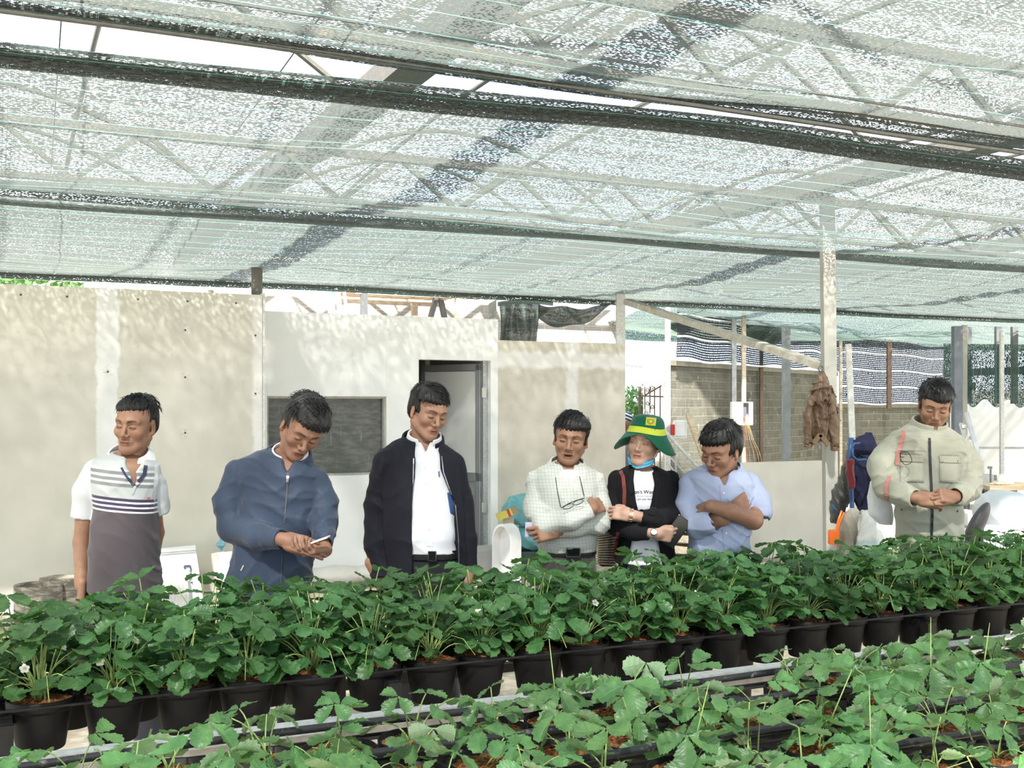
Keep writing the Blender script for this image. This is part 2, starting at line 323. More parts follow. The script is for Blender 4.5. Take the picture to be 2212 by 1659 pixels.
# ------------------------------------------------------------------ shade nets
def m_net(name, dens=.5, cthr=(.028,.038,.034), teal=(.12,.56,.45), pitch=.0056, period=.165, scl=1., amp=.7):
    n = NB(name, .45, .5); u, v, _ = n.xyz(n.uv())
    row = n.ma('FLOOR', n.ma('MULTIPLY', v, 1/pitch)); fr = n.ma('FRACT', n.ma('MULTIPLY', v, 1/pitch))
    wn = n.n('TexWhiteNoise', {'Vector': n.vec(n.ma('FLOOR', n.ma('ADD', n.ma('MULTIPLY', u, 105.*scl), n.ma('MULTIPLY', row, .37))), row, 0.)}, noise_dimensions='3D'); dash = wn.outputs['Value']
    slow = n.noise(n.vec(n.ma('MULTIPLY', u, .5), n.ma('MULTIPLY', v, 9.), 3.), 1., 3)
    thr = n.ma('ADD', dens, n.ma('MULTIPLY', n.ma('SUBTRACT', slow, .5), amp))
    a1 = n.ma('LESS_THAN', dash, thr); a2 = n.ma('LESS_THAN', fr, .33)
    fu = n.ma('FRACT', n.ma('MULTIPLY', u, 1/.018)); a3 = n.ma('LESS_THAN', fu, .12)
    tl = n.ma('FRACT', n.ma('ADD', n.ma('MULTIPLY', v, 1/period), n.ma('MULTIPLY', n.noise(n.vec(n.ma('MULTIPLY', u, .35), 0., 0.), 1., 2), .05)))
    t = n.ma('LESS_THAN', tl, .026)
    shine = n.noise(n.vec(n.ma('MULTIPLY', u, 30.), n.ma('MULTIPLY', v, 150.), 0.), 1., 2)
    n.col(n.mix(t, n.mix(n.sm(shine, .45, .62), cthr, tuple(min(1, x*3.8) for x in cthr)), teal))
    alpha = n.ma('MAXIMUM', n.ma('MAXIMUM', a1, t), n.ma('MAXIMUM', a2, a3))
    tr = n.n('BsdfTranslucent', {'Color': n.mix(t, (.16,.18,.165), (.35,.85,.68))}); mx = n.n('MixShader', {'Fac': .4})
    tp = n.n('BsdfTransparent'); m2 = n.n('MixShader')
    L = n.t.links; L.new(n.b.outputs[0], mx.inputs[1]); L.new(tr.outputs[0], mx.inputs[2]); L.new(alpha, m2.inputs[0]); L.new(tp.outputs[0], m2.inputs[1]); L.new(mx.outputs[0], m2.inputs[2]); L.new(m2.outputs[0], n.out.inputs['Surface'])
    return n.m
NET_A = m_net('knitted_shade_net', .66, amp=.6); NET_C = m_net('dense_shade_net', .93, (.030,.040,.034), amp=.24); NET_G = m_net('green_shade_net', .85, (.03,.10,.075), (.1,.7,.5), amp=.4)
def net(name, prof, s0, s1, m, label, nu=140, wav=.03, seed=1, sag=None, group=None, shift=None):
    """prof: list of (p,z) across; runs along the rows from s0 to s1"""
    rr = random.Random(seed); ph = [rr.uniform(0, 6) for _ in range(12)]
    arc = [0.]
    for i in range(1, len(prof)): arc.append(arc[-1]+math.hypot(prof[i][0]-prof[i-1][0], prof[i][1]-prof[i-1][1]))
    b = MB(); b.uv = []; nv = len(prof)-1
    for i in range(nu+1):
        s = s0+(s1-s0)*i/nu
        for j, (p, z) in enumerate(prof):
            t = j/nv; e = math.sin(PI*t)
            dz = wav*(math.sin(s*1.1+ph[0]+t*2)*.7+math.sin(s*2.9+ph[1]+t*9)*.35+math.sin(s*.6+t*17+ph[2])*.4)*(.3+e)
            dp = wav*(math.sin(s*1.7+ph[3])*.6+math.sin(s*4.3+ph[4]+t*6)*.3)
            if sag: dz += sag(s, t)
            if shift: dp += shift(s)*(1-t)
            b.v.append(tuple(R3(s, p+dp, z+dz))); b.uv.append((s, arc[j]))
    b.f = [(i*(nv+1)+j, (i+1)*(nv+1)+j, (i+1)*(nv+1)+j+1, i*(nv+1)+j+1) for i in range(nu) for j in range(nv)]; b.mi = [0]*len(b.f)
    return obj(name, b, m, label=label, cat='shade net', group=group, smooth=True)
def span(p0, p1, z, sag, n=24, z1=None):
    z1 = z if z1 is None else z1
    return [(p0+(p1-p0)*i/n, z+(z1-z)*i/n-sag*math.sin(PI*i/n)-.012*math.sin(i*2.1)) for i in range(n+1)]
HN = 2.90
def folds(p, z, w, k, h, rs=5):
    rr = random.Random(rs); return [(p+w*(i % 2)*rr.uniform(.7, 1)+.01*i, z-h*i/k) for i in range(k)]
net('shade_net', span(.2, 3.80, HN+.03, .04)+folds(3.80, HN+.04, .09, 5, .05), -5, 15, NET_A, 'shade net panel overhead, the one nearest the viewer with folded far edge', seed=3)
net('shade_net', [(4.25-.03*i, HN+.02-.015*i) for i in range(3)]+folds(4.05, HN-.04, .13, 7, .07, 8)+span(4.20, 6.92, HN-.02, .08, 30)+[(6.99, HN+.02), (6.92, HN-.02), (7.0, HN-.05)], -6, 16, NET_A, 'shade net panel in the middle with a thick dark folded near edge', seed=5, wav=.02, shift=lambda s: -.20*min(1, max(0, s/2.2)))
net('shade_net', [(7.12, HN+.02), (7.07, HN-.03), (7.15, HN-.04)]+span(7.16, 11.15, HN, .06, 30)+[(11.22, HN-.03), (11.12, HN-.02), (11.2, HN-.07)], -7, 22, NET_C, 'dense green-grey shade net panel above the walls, furthest from the viewer', seed=9, wav=.02, shift=lambda s: .26-.26*min(1, max(0, s/2.8)))
net('shade_net', span(12.3, 16.6, 2.98, .16, 20)+[(16.75, 2.86), (16.6, 2.80)], SP(1352, 13), 30, NET_G, 'green shade net behind the diagonal beam', seed=12, wav=.07)
# support wires, trusses, beams, hoops
b = MB()
for k, p in enumerate((3.5, 3.86, 6.83, 7.0, 11.22)):
    b = MB(); pts = [R3(s, p, HN+.0+.01*math.sin(s)) for s in np.linspace(-8, 24, 20)]; b.tube(pts, .006 if k != 1 else .012, 6)
    obj('support_wire', b, DARKSTEEL, label='thin dark wire carrying the '+('far edge of the nearest shade net','near edge of the middle shade net','far edge of the middle shade net','near edge of the dense shade net','far edge of the dense shade net')[k], cat='wire')
TR = m_rusty('roof_steel', (.20,.185,.155), (.30,.19,.09), .7, .5, .3)
def truss(p, z0, z1, s0, s1, step, label, m, w=.05, d=.028):
    r = empty('roof_truss', R3(s0, p, z0), label, 'truss'); b = MB(); b.bar(R3(s0, p, z0), R3(s1, p, z0), w*.7, w*.7); obj('bottom_chord', b, m, r)
    b = MB(); b.bar(R3(s0, p, z1), R3(s1, p, z1), w, w); obj('top_chord', b, m, r); b = MB(); s = s0; k = 0
    while s < s1-step/2:
        a, c = (z0, z1) if k % 2 == 0 else (z1, z0); b.bar(R3(s, p, a), R3(s+step*.5, p, c), d, d); s += step*.5; k += 1
    obj('web_bars', b, m, r); return r
truss(3.80, HN+.06, 3.27, -6, 18, .80, 'lattice roof truss above the nearest gap between shade nets', TR)
truss(6.88, HN+.06, 3.27, -6, 22, .80, 'lattice roof truss above the post with the hanging brown jacket', TR)
truss(13.25, 3.06, 3.42, -6, 26, .95, 'white lattice truss above the far brick wall', WHITESTEEL, .06, .035)
def beam(s, p0, p1, z, w, h, label, m=TR):
    b = MB(); b.bar(R3(s, p0, z), R3(s, p1, z), w, h); return obj('gutter_beam', b, m, label=label, cat='beam')
beam(1.86, .5, 13.2, 3.34, .20, .12, 'wide rusty roof beam crossing above the nets at left centre')
beam(5.75, .5, 13.2, 3.34, .20, .12, 'wide rusty roof beam crossing above the post at right')
beam(-1.75, .5, 13.2, 3.34, .20, .12, 'roof beam crossing above the nets at the far left')
beam(9.65, .5, 13.2, 3.34, .20, .12, 'roof beam crossing above the nets at the far right')
k = 0
for s in (3.1, 4.4, 7.05, 8.35, 11.0, 12.3, .55, -.5):
    b = MB(); b.tube([R3(s, p, 3.42+.5*math.sin(PI*(p-.5)/12.7)) for p in np.linspace(.5, 13.2, 14)], .017, 6)
    obj('roof_purlin', b, TR, label='thin steel roof pipe above the nets, %s counted from the right' % ordinal(sorted((3.1,4.4,7.05,8.35,11.0,12.3,.55,-.5), reverse=True).index(s)), cat='roof pipe', group='thin roof pipes above the nets'); k += 1
for p in (2.3, 5.4, 8.9, 10.2):
    b = MB()
    for i in range(7):
        s1 = -2.05+i*3.9; b.tube([R3(s1+x*3.9, p+.6*x, 3.36+.75*math.sin(PI*x)) for x in np.linspace(0, 1, 12)], .02, 6)
    obj('roof_hoops', b, TR, label='arched roof pipes in a line, %s row from the viewer' % ordinal((2.3,5.4,8.9,10.2).index(p)), cat='roof hoop')
b = MB(); rr = random.Random(4)
for i in range(26): s = -5+i*.85; b.tube([R3(s, .5, 3.0+.02*i % .1), R3(s+.3, 11, 3.02)], .0035, 4)
tag(obj('cross_wires', b, DARKSTEEL, label='fine wires strung across above all the shade nets', cat='wire'), kind='stuff')
# ------------------------------------------------------------------ posts
def post(name, px0, px1, Y, z1, m, label, z0=0., tilt=0., deep=None):
    a = W((px0+px1)/2, 0, Y); w = (px1-px0)/F_PX*Y; b = MB(); b.bar((a.x+tilt, a.y, z0), (a.x, a.y, z1), w, deep or w, up=(0,1,0)); return obj(name, b, m, label=label, cat='post', bevel=.004)
post('support_post', 1773, 1800, 8.55, 3.27, CONCPOST, 'tall grey post on which the brown quilted jacket hangs', tilt=.035, deep=.10)
post('support_post', 545, 565, 9.62, 2.915, M('blackened_steel', (.17,.16,.14), .6, .35, 4.), 'short dark post rising above the left board wall')
post('support_post', 1331, 1350, 11.9, 2.92, WHITESTEEL, 'pale post at the right end of the beige wall')
post('support_post', 451, 461, 10.8, 2.78, GALVR, 'small grey post end behind the left board wall')
post('pvc_pipe', 352, 378, 12.2, 3.4, PVC, 'thick white pipe rising behind the left board wall')
b = MB(); b.bar(W(1356, 652, 11.6), W(1779, 791, 8.62), .10, .06); obj('diagonal_beam', b, GALVR, label='long weathered steel beam slanting down to the tall grey post', cat='beam', bevel=.004)
post('fence_post', 1437, 1448, 14.6, 2.95, WHITESTEEL, 'thin white post at the left corner of the brick wall')
post('fence_post', 1580, 1590, 16.4, 2.95, GALV, 'galvanised post just left of the open meter box')
post('fence_post', 1602, 1611, 16.0, 3.0, WOODW, 'slim timber post behind the open meter box')
post('fence_post', 1690, 1706, 14.0, 2.65, M('blue_grey_paint', (.27,.30,.31), .45, .1), 'thick blue-grey post in front of the brick wall')
post('fence_post', 1641, 1648, 17.4, 3.0, BROWNBAR, 'thin brown post between the meter box and the blue-grey post')
post('fence_post', 1826, 1839, 12.5, 2.35, WHITESTEEL, 'perforated pale angle post leaning beside the dark rack', tilt=.1, deep=.03)
post('fence_post', 1813, 1819, 18.6, 2.78, WOODW, 'narrow timber post at the left edge of the lower striped screen')
post('fence_post', 1916, 1925, 20.0, 2.82, BROWNBAR, 'rust brown post in the middle of the lower striped screen', z0=1.6)
post('fence_post', 2058, 2076, 12.5, 2.55, M('slate_paint', (.20,.22,.26), .5), 'dark slate post just right of the khaki jacket wearer')
post('fence_post', 2078, 2088, 13.0, 2.6, CONCPOST, 'pale grey post touching the slate post at right')
post('fence_post', 2160, 2168, 14.0, 2.6, WHITESTEEL, 'white upright of the plastic side wall')
b = MB(); b.bar(W(2000, 967, 15.4), W(2300, 968, 15.), .03, .03); obj('side_rail', b, GALV, label='thin horizontal rail across the white plastic side wall', cat='rail')
# ------------------------------------------------------------------ things above the white building
def plank(name, a, c, w, h, m, label, cat='timber', parent=None): b = MB(); b.bar(a, c, w, h); return obj(name, b, m, parent, label=label, cat=cat)
pf = empty('timber_platform', P(860, 640, 12.6), 'weathered timber platform raised behind the white building', 'platform')
b = MB()
for i in range(7): q = 12.0+i*.19; b.bar(R3(SP(752, 12.4), q, 3.0-.0*i), R3(SP(1003, 12.4), q, 3.0), .15, .03)
obj('deck_boards', b, PLYRUST, pf)
for q in (12.0, 13.1): b = MB(); b.bar(R3(SP(748, 12.4), q, 2.95), R3(SP(1006, 12.4), q, 2.95), .06, .08); obj('edge_beam', b, WOODW, pf)
for px, q, mm in ((786, 12.0, DARKSTEEL), (895, 12.9, WOODW), (990, 12.0, WOOD), (716, 12.6, WOODW)): a = P(px, 0, q); b = MB(); b.bar((a.x, a.y, 2.5), (a.x, a.y, 2.92), .07, .07); obj('leg', b, mm, pf)
b = MB(); b.bar(P(943, 640, 12.2), P(926, 700, 12.2), .07, .05); obj('brace', b, DARKSTEEL, pf); b = MB(); b.bar(P(950, 640, 12.2), P(963, 700, 12.2), .07, .05); obj('brace', b, DARKSTEEL, pf)
b = MB(); b.tube([P(728, 612, 11.9), P(730, 640, 11.9), P(738, 700, 11.9)], .032, 12); obj('pvc_pipe', b, PVC, label='white plastic pipe with a blue valve above the white building', cat='pipe', smooth=True)
b = MB(); b.tube([P(741, 610, 11.9), P(752, 700, 11.9)], .018, 10); obj('pvc_pipe', b, PVC, label='thin white plastic pipe beside the wider pipe above the building', cat='pipe', smooth=True)
b = MB(); b.box(P(720, 635, 11.85), (.04, .05, .06)); obj('valve', b, M('blue_valve', (.12,.30,.55), .4), label='small blue valve on the white pipe above the building', cat='valve')
post('concrete_post', 1055, 1072, 12.4, 2.90, CONCPOST, 'concrete post beside the draped dark net')
# white mesh behind the truss and greenery
net('mesh_curtain', [(14.3, 2.95), (14.28, 3.1), (14.33, 3.3), (14.3, 3.6)], SP(180, 14.3), SP(1340, 14.3), m_net('white_mesh', .1, (.75,.76,.76), (.9,.9,.9)), 'pale mesh hung behind the white lattice truss', wav=.05, seed=21)
# draped dark green net between the building and the pale post
def drape(name, rowsf, nu, nv, m, label, cat='shade net'):
    b = MB(); b.uv = []
    for i in range(nu+1):
        for j in range(nv+1): b.v.append(tuple(rowsf(i/nu, j/nv))); b.uv.append((i/nu*2.6, j/nv*1.3))
    b.f = [(i*(nv+1)+j, (i+1)*(nv+1)+j, (i+1)*(nv+1)+j+1, i*(nv+1)+j+1) for i in range(nu) for j in range(nv)]; b.mi = [0]*len(b.f)
    return obj(name, b, m, label=label, cat=cat, smooth=True)
NET_D = m_net('bundled_shade_net', .92, (.035,.05,.042), (.1,.5,.4), amp=.3)
def dr(u, v):
    px = 1163+u*165; top = 657+8*math.sin(u*3)-(6 if u > .8 else 0); bot = 690+32*math.sin(PI*min(1, u*1.02))**.8-38*u
    return P(px, top+(bot-top)*v+3*math.sin(u*14+v*5), 11.0+.10*math.sin(v*9+u*4)+.1*math.sin(u*11))
drape('draped_net', dr, 40, 16, NET_D, 'dark green net hanging in a swag from the pale post')
def dr2(u, v): px = 1078+u*85+4*math.sin(v*3+u*8); return P(px, 655+14*(1-u)*0+v*92-4*math.sin(u*3), 11.3+.09*math.sin(u*22)+.05*v)
drape('draped_net', dr2, 40, 12, NET_D, 'dark net bundle hanging straight down behind the beige wall')
def dr3(u, v): px = 1075+u*120; return P(px, 652-6*math.sin(u*3)+v*10, 11.2-.5*v)
drape('draped_net', dr3, 12, 4, NET_D, 'top fold of dark net over the concrete post')
def dr4(u, v): px = 1437+u*75; return P(px, 694+v*(26*math.sin(PI*u)**.6), 14+.1*math.sin(u*9+v*7))
drape('draped_net', dr4, 20, 8, NET_D, 'small sagging net lump above the white corner post')
def dr5(u, v): px = 1612+u*78; return P(px, 700+v*(45*math.sin(PI*(.1+.8*u))**.5)+8*u, 13.6+.1*math.sin(u*12+v*7))
drape('draped_net', dr5, 20, 8, NET_D, 'black net lump hanging behind the diagonal beam')
# dark green curtain at right
def cu(u, v): px = 2038+u*300; Y = 15.5-u*2; return W(px, 742+u*4+v*(128+9*math.sin(u*37)), Y+.12*math.sin(u*30)+.05*math.sin(u*71))
b = MB(); b.uv = []; nu, nv = 90, 10
for i in range(nu+1):
    for j in range(nv+1): b.v.append(tuple(cu(i/nu, j/nv))); b.uv.append((j/nv*1.0, i/nu*2.4))
b.f = [(i*(nv+1)+j, (i+1)*(nv+1)+j, (i+1)*(nv+1)+j+1, i*(nv+1)+j+1) for i in range(nu) for j in range(nv)]; b.mi = [0]*len(b.f)
obj('net_curtain', b, m_net('curtain_net', .70, (.02,.065,.055), (.35,.6,.45), .011, .13, amp=.3), label='dark green net curtain hanging at the far right', cat='shade net', smooth=True)
for px, yy in ((2085, 0), (2150, 0), (2185, 0)): post('curtain_post', px, px+12, 16.0, 2.8, DARKSTEEL, 'dark upright behind the green curtain, %s from the left' % ordinal((2085,2150,2185).index(px)), z0=1.68)
b = MB(); b.bar(W(2040, 806, 16.2), W(2330, 796, 14.2), .08, .1); obj('curtain_rail', b, DARKSTEEL, label='dark horizontal bar behind the green curtain', cat='rail')
b = MB(); b.bar(W(2104, 828, 15.2), W(2072, 875, 15.2), .05, .05); obj('brace_bar', b, DARKSTEEL, label='short dark diagonal brace below the green curtain', cat='brace')
# ------------------------------------------------------------------ strawberry plants in pots on rail benches
def m_leaf(name, a, b, under_, tr):
    n = NB(name, .42, .5); f = n.noise(n.obj(), 22., 3); u, v, _ = n.xyz(n.uv())
    mid = n.band(u, .5, .018, .012); side = n.ma('ABSOLUTE', n.ma('SUBTRACT', n.ma('FRACT', n.ma('MULTIPLY', n.ma('SUBTRACT', v, n.ma('MULTIPLY', n.ma('ABSOLUTE', n.ma('SUBTRACT', u, .5)), .7)), 7.)), .5))
    vein = n.ma('MAXIMUM', mid, n.ma('MULTIPLY', n.ma('SUBTRACT', 1., n.sm(side, .0, .10)), .45))
    geo = n.n('NewGeometry'); c = n.mix(n.sm(f, .35, .65), a, b)
    c = n.mix(n.ma('MULTIPLY', vein, .35), c, tuple(min(1, x*1.9) for x in b)); c = n.mix(geo.outputs['Backfacing'], c, under_)
    oi = n.n('ObjectInfo'); hsv = n.n('HueSaturation', {'Color': c, 'Hue': n.ma('ADD', .49, n.ma('MULTIPLY', oi.outputs['Random'], .02)), 'Value': n.ma('ADD', .85, n.ma('MULTIPLY', oi.outputs['Random'], .35))})
    n.col(hsv.outputs[0]); n.bump(n.ma('SUBTRACT', n.ma('MULTIPLY', f, .3), n.ma('MULTIPLY', vein, 1.)), .5, .004)
    t = n.n('BsdfTranslucent', {'Color': tr}); mx = n.n('MixShader', {'Fac': .28}); L = n.t.links
    L.new(n.b.outputs[0], mx.inputs[1]); L.new(t.outputs[0], mx.inputs[2]); L.new(mx.outputs[0], n.out.inputs['Surface']); return n.m
LEAF_B = m_leaf('deep_green_leaf', (.034,.098,.032), (.068,.162,.050), (.14,.24,.12), (.10,.27,.04))
LEAF_F = m_leaf('fresh_green_leaf', (.056,.145,.050), (.108,.235,.078), (.30,.42,.25), (.18,.38,.07))
STEM = M('leaf_stalk_green', (.24,.33,.11), .5, .25, 20.)
SOIL = plain('coir_fibre', (.20,.085,.038), .95, .6, 90., 0, .05, .9, 160.)
POTM = M('black_pot_plastic', (.006,.006,.007), .5, .3, 12., 0, .22)
def leaflet(b, o, d, n, L, w, cup, droop, r):
    """serrated leaflet from point o along d with surface normal n"""
    d = d.normalized(); x = d.cross(n).normalized(); n = x.cross(d).normalized(); K = 16; rows = []
    for i in range(K+1):
        t = i/K; tq = min(.985, max(.02, t)); ww = w*1.22*tq**.72*(1-tq**3.6)**.55
        if i == K: ww = w*.14
        dq = droop if abs(droop) > .05 else .05; c = o+d*(L*math.sin(dq*t)/dq)-n*(L*(1-math.cos(dq*t))/dq)
        tooth = .085*w*(1 if i % 2 else -.6) if 1 < i else 0
        row = []
        for k in (-1, -.5, 0, .5, 1):
            e = ww*k+(tooth*(1 if k > 0 else -1) if abs(k) == 1 else 0)
            lift = cup*abs(k)**1.3*ww+(.05*w*math.sin(i*1.57+.5)*(abs(k)))
            row.append(c+x*e+n*lift+(d*(.10*w) if abs(k) == 1 and i % 2 else Vector()))
        rows.append(row)
    base = len(b.v)
    for i, row in enumerate(rows):
        for k, q in enumerate(row): b.v.append(tuple(q)); b.uv.append((k/4, i/K))
    for i in range(K):
        for k in range(4): b.f.append((base+i*5+k, base+i*5+k+1, base+(i+1)*5+k+1, base+(i+1)*5+k)); b.mi.append(0)
def plant_meshes(idx, dense):
    r = random.Random(100+idx+(50 if dense else 0)); lf = MB(); lf.uv = []; st = MB()
    nl = r.randint(23, 29) if dense else r.randint(4, 7)
    for i in range(nl):
        az = i*2.4+r.uniform(-.5, .5)
        if dense: inc = r.uniform(.10, .75) if i < nl*.55 else r.uniform(.7, 1.35); Lp = r.uniform(.11, .235)*(1 if inc < .8 else .70); ls = r.uniform(.052, .084)
        else: inc = r.uniform(.15, .8) if i < nl*.6 else r.uniform(.8, 1.3); Lp = r.uniform(.05, .14); ls = r.uniform(.046, .086)
        h = Vector((math.cos(az), math.sin(az), 0)); o = Vector((r.uniform(-.015, .015), r.uniform(-.015, .015), .145)); pts = [o]; p = o.copy(); ic = inc*.55
        for k in range(6): p = p+(h*math.sin(ic)+Vector((0, 0, math.cos(ic))))*(Lp/6); pts.append(p.copy()); ic += inc*.13*(1+.3*k)*r.uniform(.7, 1.3)
        st.tube(pts, [.0024, .0021, .002, .0018, .0017, .0016, .0015], 5)
        out = (h+Vector((-h.y, h.x, 0))*r.uniform(-.5, .5)).normalized()
        tilt = r.uniform(-.1, .5) if dense else r.uniform(-.2, .9)
        if not dense and r.random() < .3: tilt = r.uniform(.9, 1.6)
        d0 = (out*math.cos(tilt)-Vector((0, 0, math.sin(tilt)))).normalized(); nn = (Vector((0, 0, 1))*math.cos(tilt)+out*math.sin(tilt)).normalized(); sd = d0.cross(nn).normalized()
        roll = r.uniform(-.4, .4); nn = (nn*math.cos(roll)+sd*math.sin(roll)).normalized(); sd = d0.cross(nn).normalized()
        dr_ = r.uniform(.2, .8) if r.random() < .75 else r.uniform(-.5, 0); cup = r.uniform(.15, .5)
        leaflet(lf, p+d0*.004, d0, nn, ls, ls*.42, cup, dr_, r)
        for sg in (-1, 1):
            dd = (d0*r.uniform(.15, .4)+sd*sg).normalized(); leaflet(lf, p+dd*.003, dd, nn, ls*.92, ls*.41, cup, dr_*r.uniform(.6, 1.4), r)
    if dense:
        for i in range(3):  # runners
            az = r.uniform(0, 6.28); h = Vector((math.cos(az), math.sin(az), 0)); st.tube([Vector((0, 0, .15))+h*x+Vector((0, 0, .09*math.sin(x*14)-.3*x*x)) for x in (0, .04, .09, .14, .19)], .0012, 4)
        for i in range(6): az = r.uniform(0, 6.28); st.tube([Vector((0, 0, .14)), Vector((math.cos(az)*.05, math.sin(az)*.05, .2+r.uniform(0, .05)))], .0016, 4)
    else:
        az = r.uniform(0, 6.28); L = r.uniform(.1, .22) if idx in (5,) else .03; st.tube([Vector((0, 0, .14)), Vector((math.cos(az)*.04, math.sin(az)*.04, .14+L*.5)), Vector((math.cos(az)*.08, math.sin(az)*.08, .14+L))], [.0019, .0016, .0010], 5)
    return lf.mesh('leaves', LEAF_B if dense else LEAF_F, smooth=True), st.mesh('stalks', STEM, smooth=True)
pb = MB(); pb.lathe((0,0,0), [(0, 0), (.066, 0), (.069, .004), (.086, .112), (.087, .118), (.094, .120), (.0965, .124), (.0975, .150), (.0955, .152), (.0925, .150), (.091, .124), (.0, .118)], 36); POTME = pb.mesh('pot', POTM, smooth=True)
sb = MB(); rr = random.Random(2)
def soilf(u, v): r_ = u*.0905; a = v*2*PI; return Vector((r_*math.cos(a), r_*math.sin(a), .137+.012*math.sin(a*3+u*5)*u*(1-u)+.008*(1-u)+rr.uniform(-.003, .003)))
sb.grid(soilf, 10, 36)
for i in range(60):
    a, r_ = rr.uniform(0, 6.28), .08*rr.random()**.5; q = Vector((r_*math.cos(a), r_*math.sin(a), .142)); d = Vector((rr.uniform(-1, 1), rr.uniform(-1, 1), rr.uniform(0, .5)))*.012
    sb.tube([q-d*.5, q+d*.5+Vector((0, 0, .002))], .0009, 3)
SOILME = sb.mesh('soil', SOIL)
cb = MB()
for sg in (-1, 1): cb.box((0, sg*.0985, .139), (.075, .006, .026))
CLIPME = cb.mesh('rim_clip', M('grey_black_clip', (.05,.05,.052), .35, .3, 60.))
PL = {(i, d): plant_meshes(i, d) for i in range(9) for d in (0, 1)}
fb_ = MB(); rf = random.Random(9)
for q, tl in ((Vector((.03, -.06, .30)), .3), (Vector((-.07, -.02, .25)), -.4)):
    fb_.tube([Vector((0, 0, .145)), q*.6+Vector((0, 0, .06)), q], .0013, 4, 1); Rq = Matrix.Rotation(.9, 3, 'X') @ Matrix.Rotation(tl, 3, 'Y')
    for i in range(5):
        a = i*2*PI/5; c = q+Rq @ Vector((.0085*math.cos(a), .0085*math.sin(a), 0)); k0 = len(fb_.v); fb_.add([c+Rq @ Vector((.0065*math.cos(t), .0065*math.sin(t), .0015*math.cos(t-a))) for t in np.linspace(0, 5.5, 8)], [tuple(range(8))], 0)
    fb_.lathe(q, [(.0045, 0), (.0035, .003), (0, .004)], 8, Rq, 2)
FLME = fb_.mesh('flower', [M('white_petal', (.80,.80,.76), .6, .03), STEM, M('yellow_flower_eye', (.60,.45,.06), .7)])
def link(me, name, parent): o = bpy.data.objects.new(name, me); COL.objects.link(o); o.parent = parent; return o
def potted(s, p, z, dense, rnd, label, group, scale=1.):
    r = bpy.data.objects.new('potted_strawberry', None); COL.objects.link(r); r.location = R3(s, p, z-.150); r.rotation_euler[2] = TH; r.empty_display_size = .05
    tag(r, label, 'potted plant', group); link(POTME, 'pot', r); so = link(SOILME, 'soil', r); so.rotation_euler[2] = rnd.uniform(0, 6)
    lf, st = PL[(rnd.randrange(9), dense)]; a = rnd.uniform(0, 6.28); k = rnd.uniform(.88, 1.12)*scale
    q = link(st, 'stalks', r); q.rotation_euler[2] = a; q.scale = (k,)*3; q.location[2] = .145*(1-k)
    q = link(lf, 'leaves', r); q.rotation_euler[2] = a; q.scale = (k,)*3; q.location[2] = .145*(1-k)
    if dense and rnd.random() < .22: q = link(FLME, 'flower', r); q.rotation_euler[2] = rnd.uniform(-1, 1)
    return r
ZR = .775
def bench_row(p, smin, smax, off, dense, rowname, group, seed, scale=1.):
    rnd = random.Random(seed); k = 0; s = smin+off
    while s < smax:
        x = s+rnd.uniform(-.012, .012)
        if not (not dense and rnd.random() < .05): potted(x, p, ZR, dense, rnd, '%s strawberry plant, %s from left, %s' % ('bushy' if dense else 'sparse', ordinal(k), rowname), group, scale); k += 1
        s += .205
def rspan(p): return SP(-60, p), SP(2290, p)
rear = [3.57, 3.78, 3.99]; front = [2.71, 2.46, 2.21, 1.96, 1.71]
for i, p in enumerate(rear):
    a, c = rspan(p); bench_row(p, a+.03, c, [.155, .05, .10][i], 1, '%s row of rear bench' % ('front', 'middle', 'back')[i], 'bushy strawberry plants on the rear bench', 11+i, 1.08)
for i, p in enumerate(front):
    a, c = rspan(p); yb = lambda px: HY+(CZ-ZR-.1)*F_PX/YP(px, p)
    lo = a
    while True:  # skip the pots that lie below the frame
        q = R3(lo, p, ZR+.12)
        if q.y > .3 and HY+(CZ-q.z)*F_PX/q.y < 1700: break
        lo += .05
    bench_row(p, lo, c, [.02, .12, .05, .1, .02][i], 0, '%s row of front bench' % ordinal(i), 'sparse strawberry plants on the front bench', 31+i, 1.12)
# bench steelwork
BLK = M('black_painted_steel', (.010,.010,.011), .5, .3, 20., 0, .25)
RAILG = m_rusty('galvanised_rail', (.55,.57,.58), (.40,.37,.32), .3, .4, .5)
def bench(rows, label, s0, s1, edge, legs):
    r = empty('plant_bench', R3((s0+s1)/2, rows[1], 0), label, 'bench')
    for p in rows:
        for sg in (-1, 1): b = MB(); b.bar(R3(s0, p+sg*.1015, ZR-.008), R3(s1, p+sg*.1015, ZR-.008), .006, .007); obj('pot_rail', b, BLK, r)
    for p in (min(rows)-.12, max(rows)+.10): b = MB(); b.bar(R3(s0, p, ZR-.20), R3(s1, p, ZR-.20), .035, .035); obj('side_rail', b, BLK, r)
    for p, z in edge: b = MB(); b.bar(R3(s0, p, z), R3(s1, p, z), .05, .028); b.bar(R3(s0, p+.024, z-.02), R3(s1, p+.024, z-.02), .004, .05); obj('edge_channel', b, RAILG, r)
    for s in legs:
        b = MB(); b.bar(R3(s, min(rows)-.13, ZR-.05), R3(s, max(rows)+.10, ZR-.05), .04, .03); obj('cross_bar', b, BLK, r)
        for p in (min(rows)-.12, max(rows)+.10): b = MB(); b.bar(R3(s, p, 0), R3(s, p, ZR-.04), .045, .045); obj('leg', b, BLK, r)
    return r
bench(rear, 'rear black steel bench full of bushy strawberry pots', -.6, 5.6, [], (.02, 1.18, 2.36, 3.54, 4.72))
bench(front, 'front black steel bench with sparse strawberry pots', -.6, 4.8, [(2.965, ZR-.012)], (.9, 2.07, 3.3))
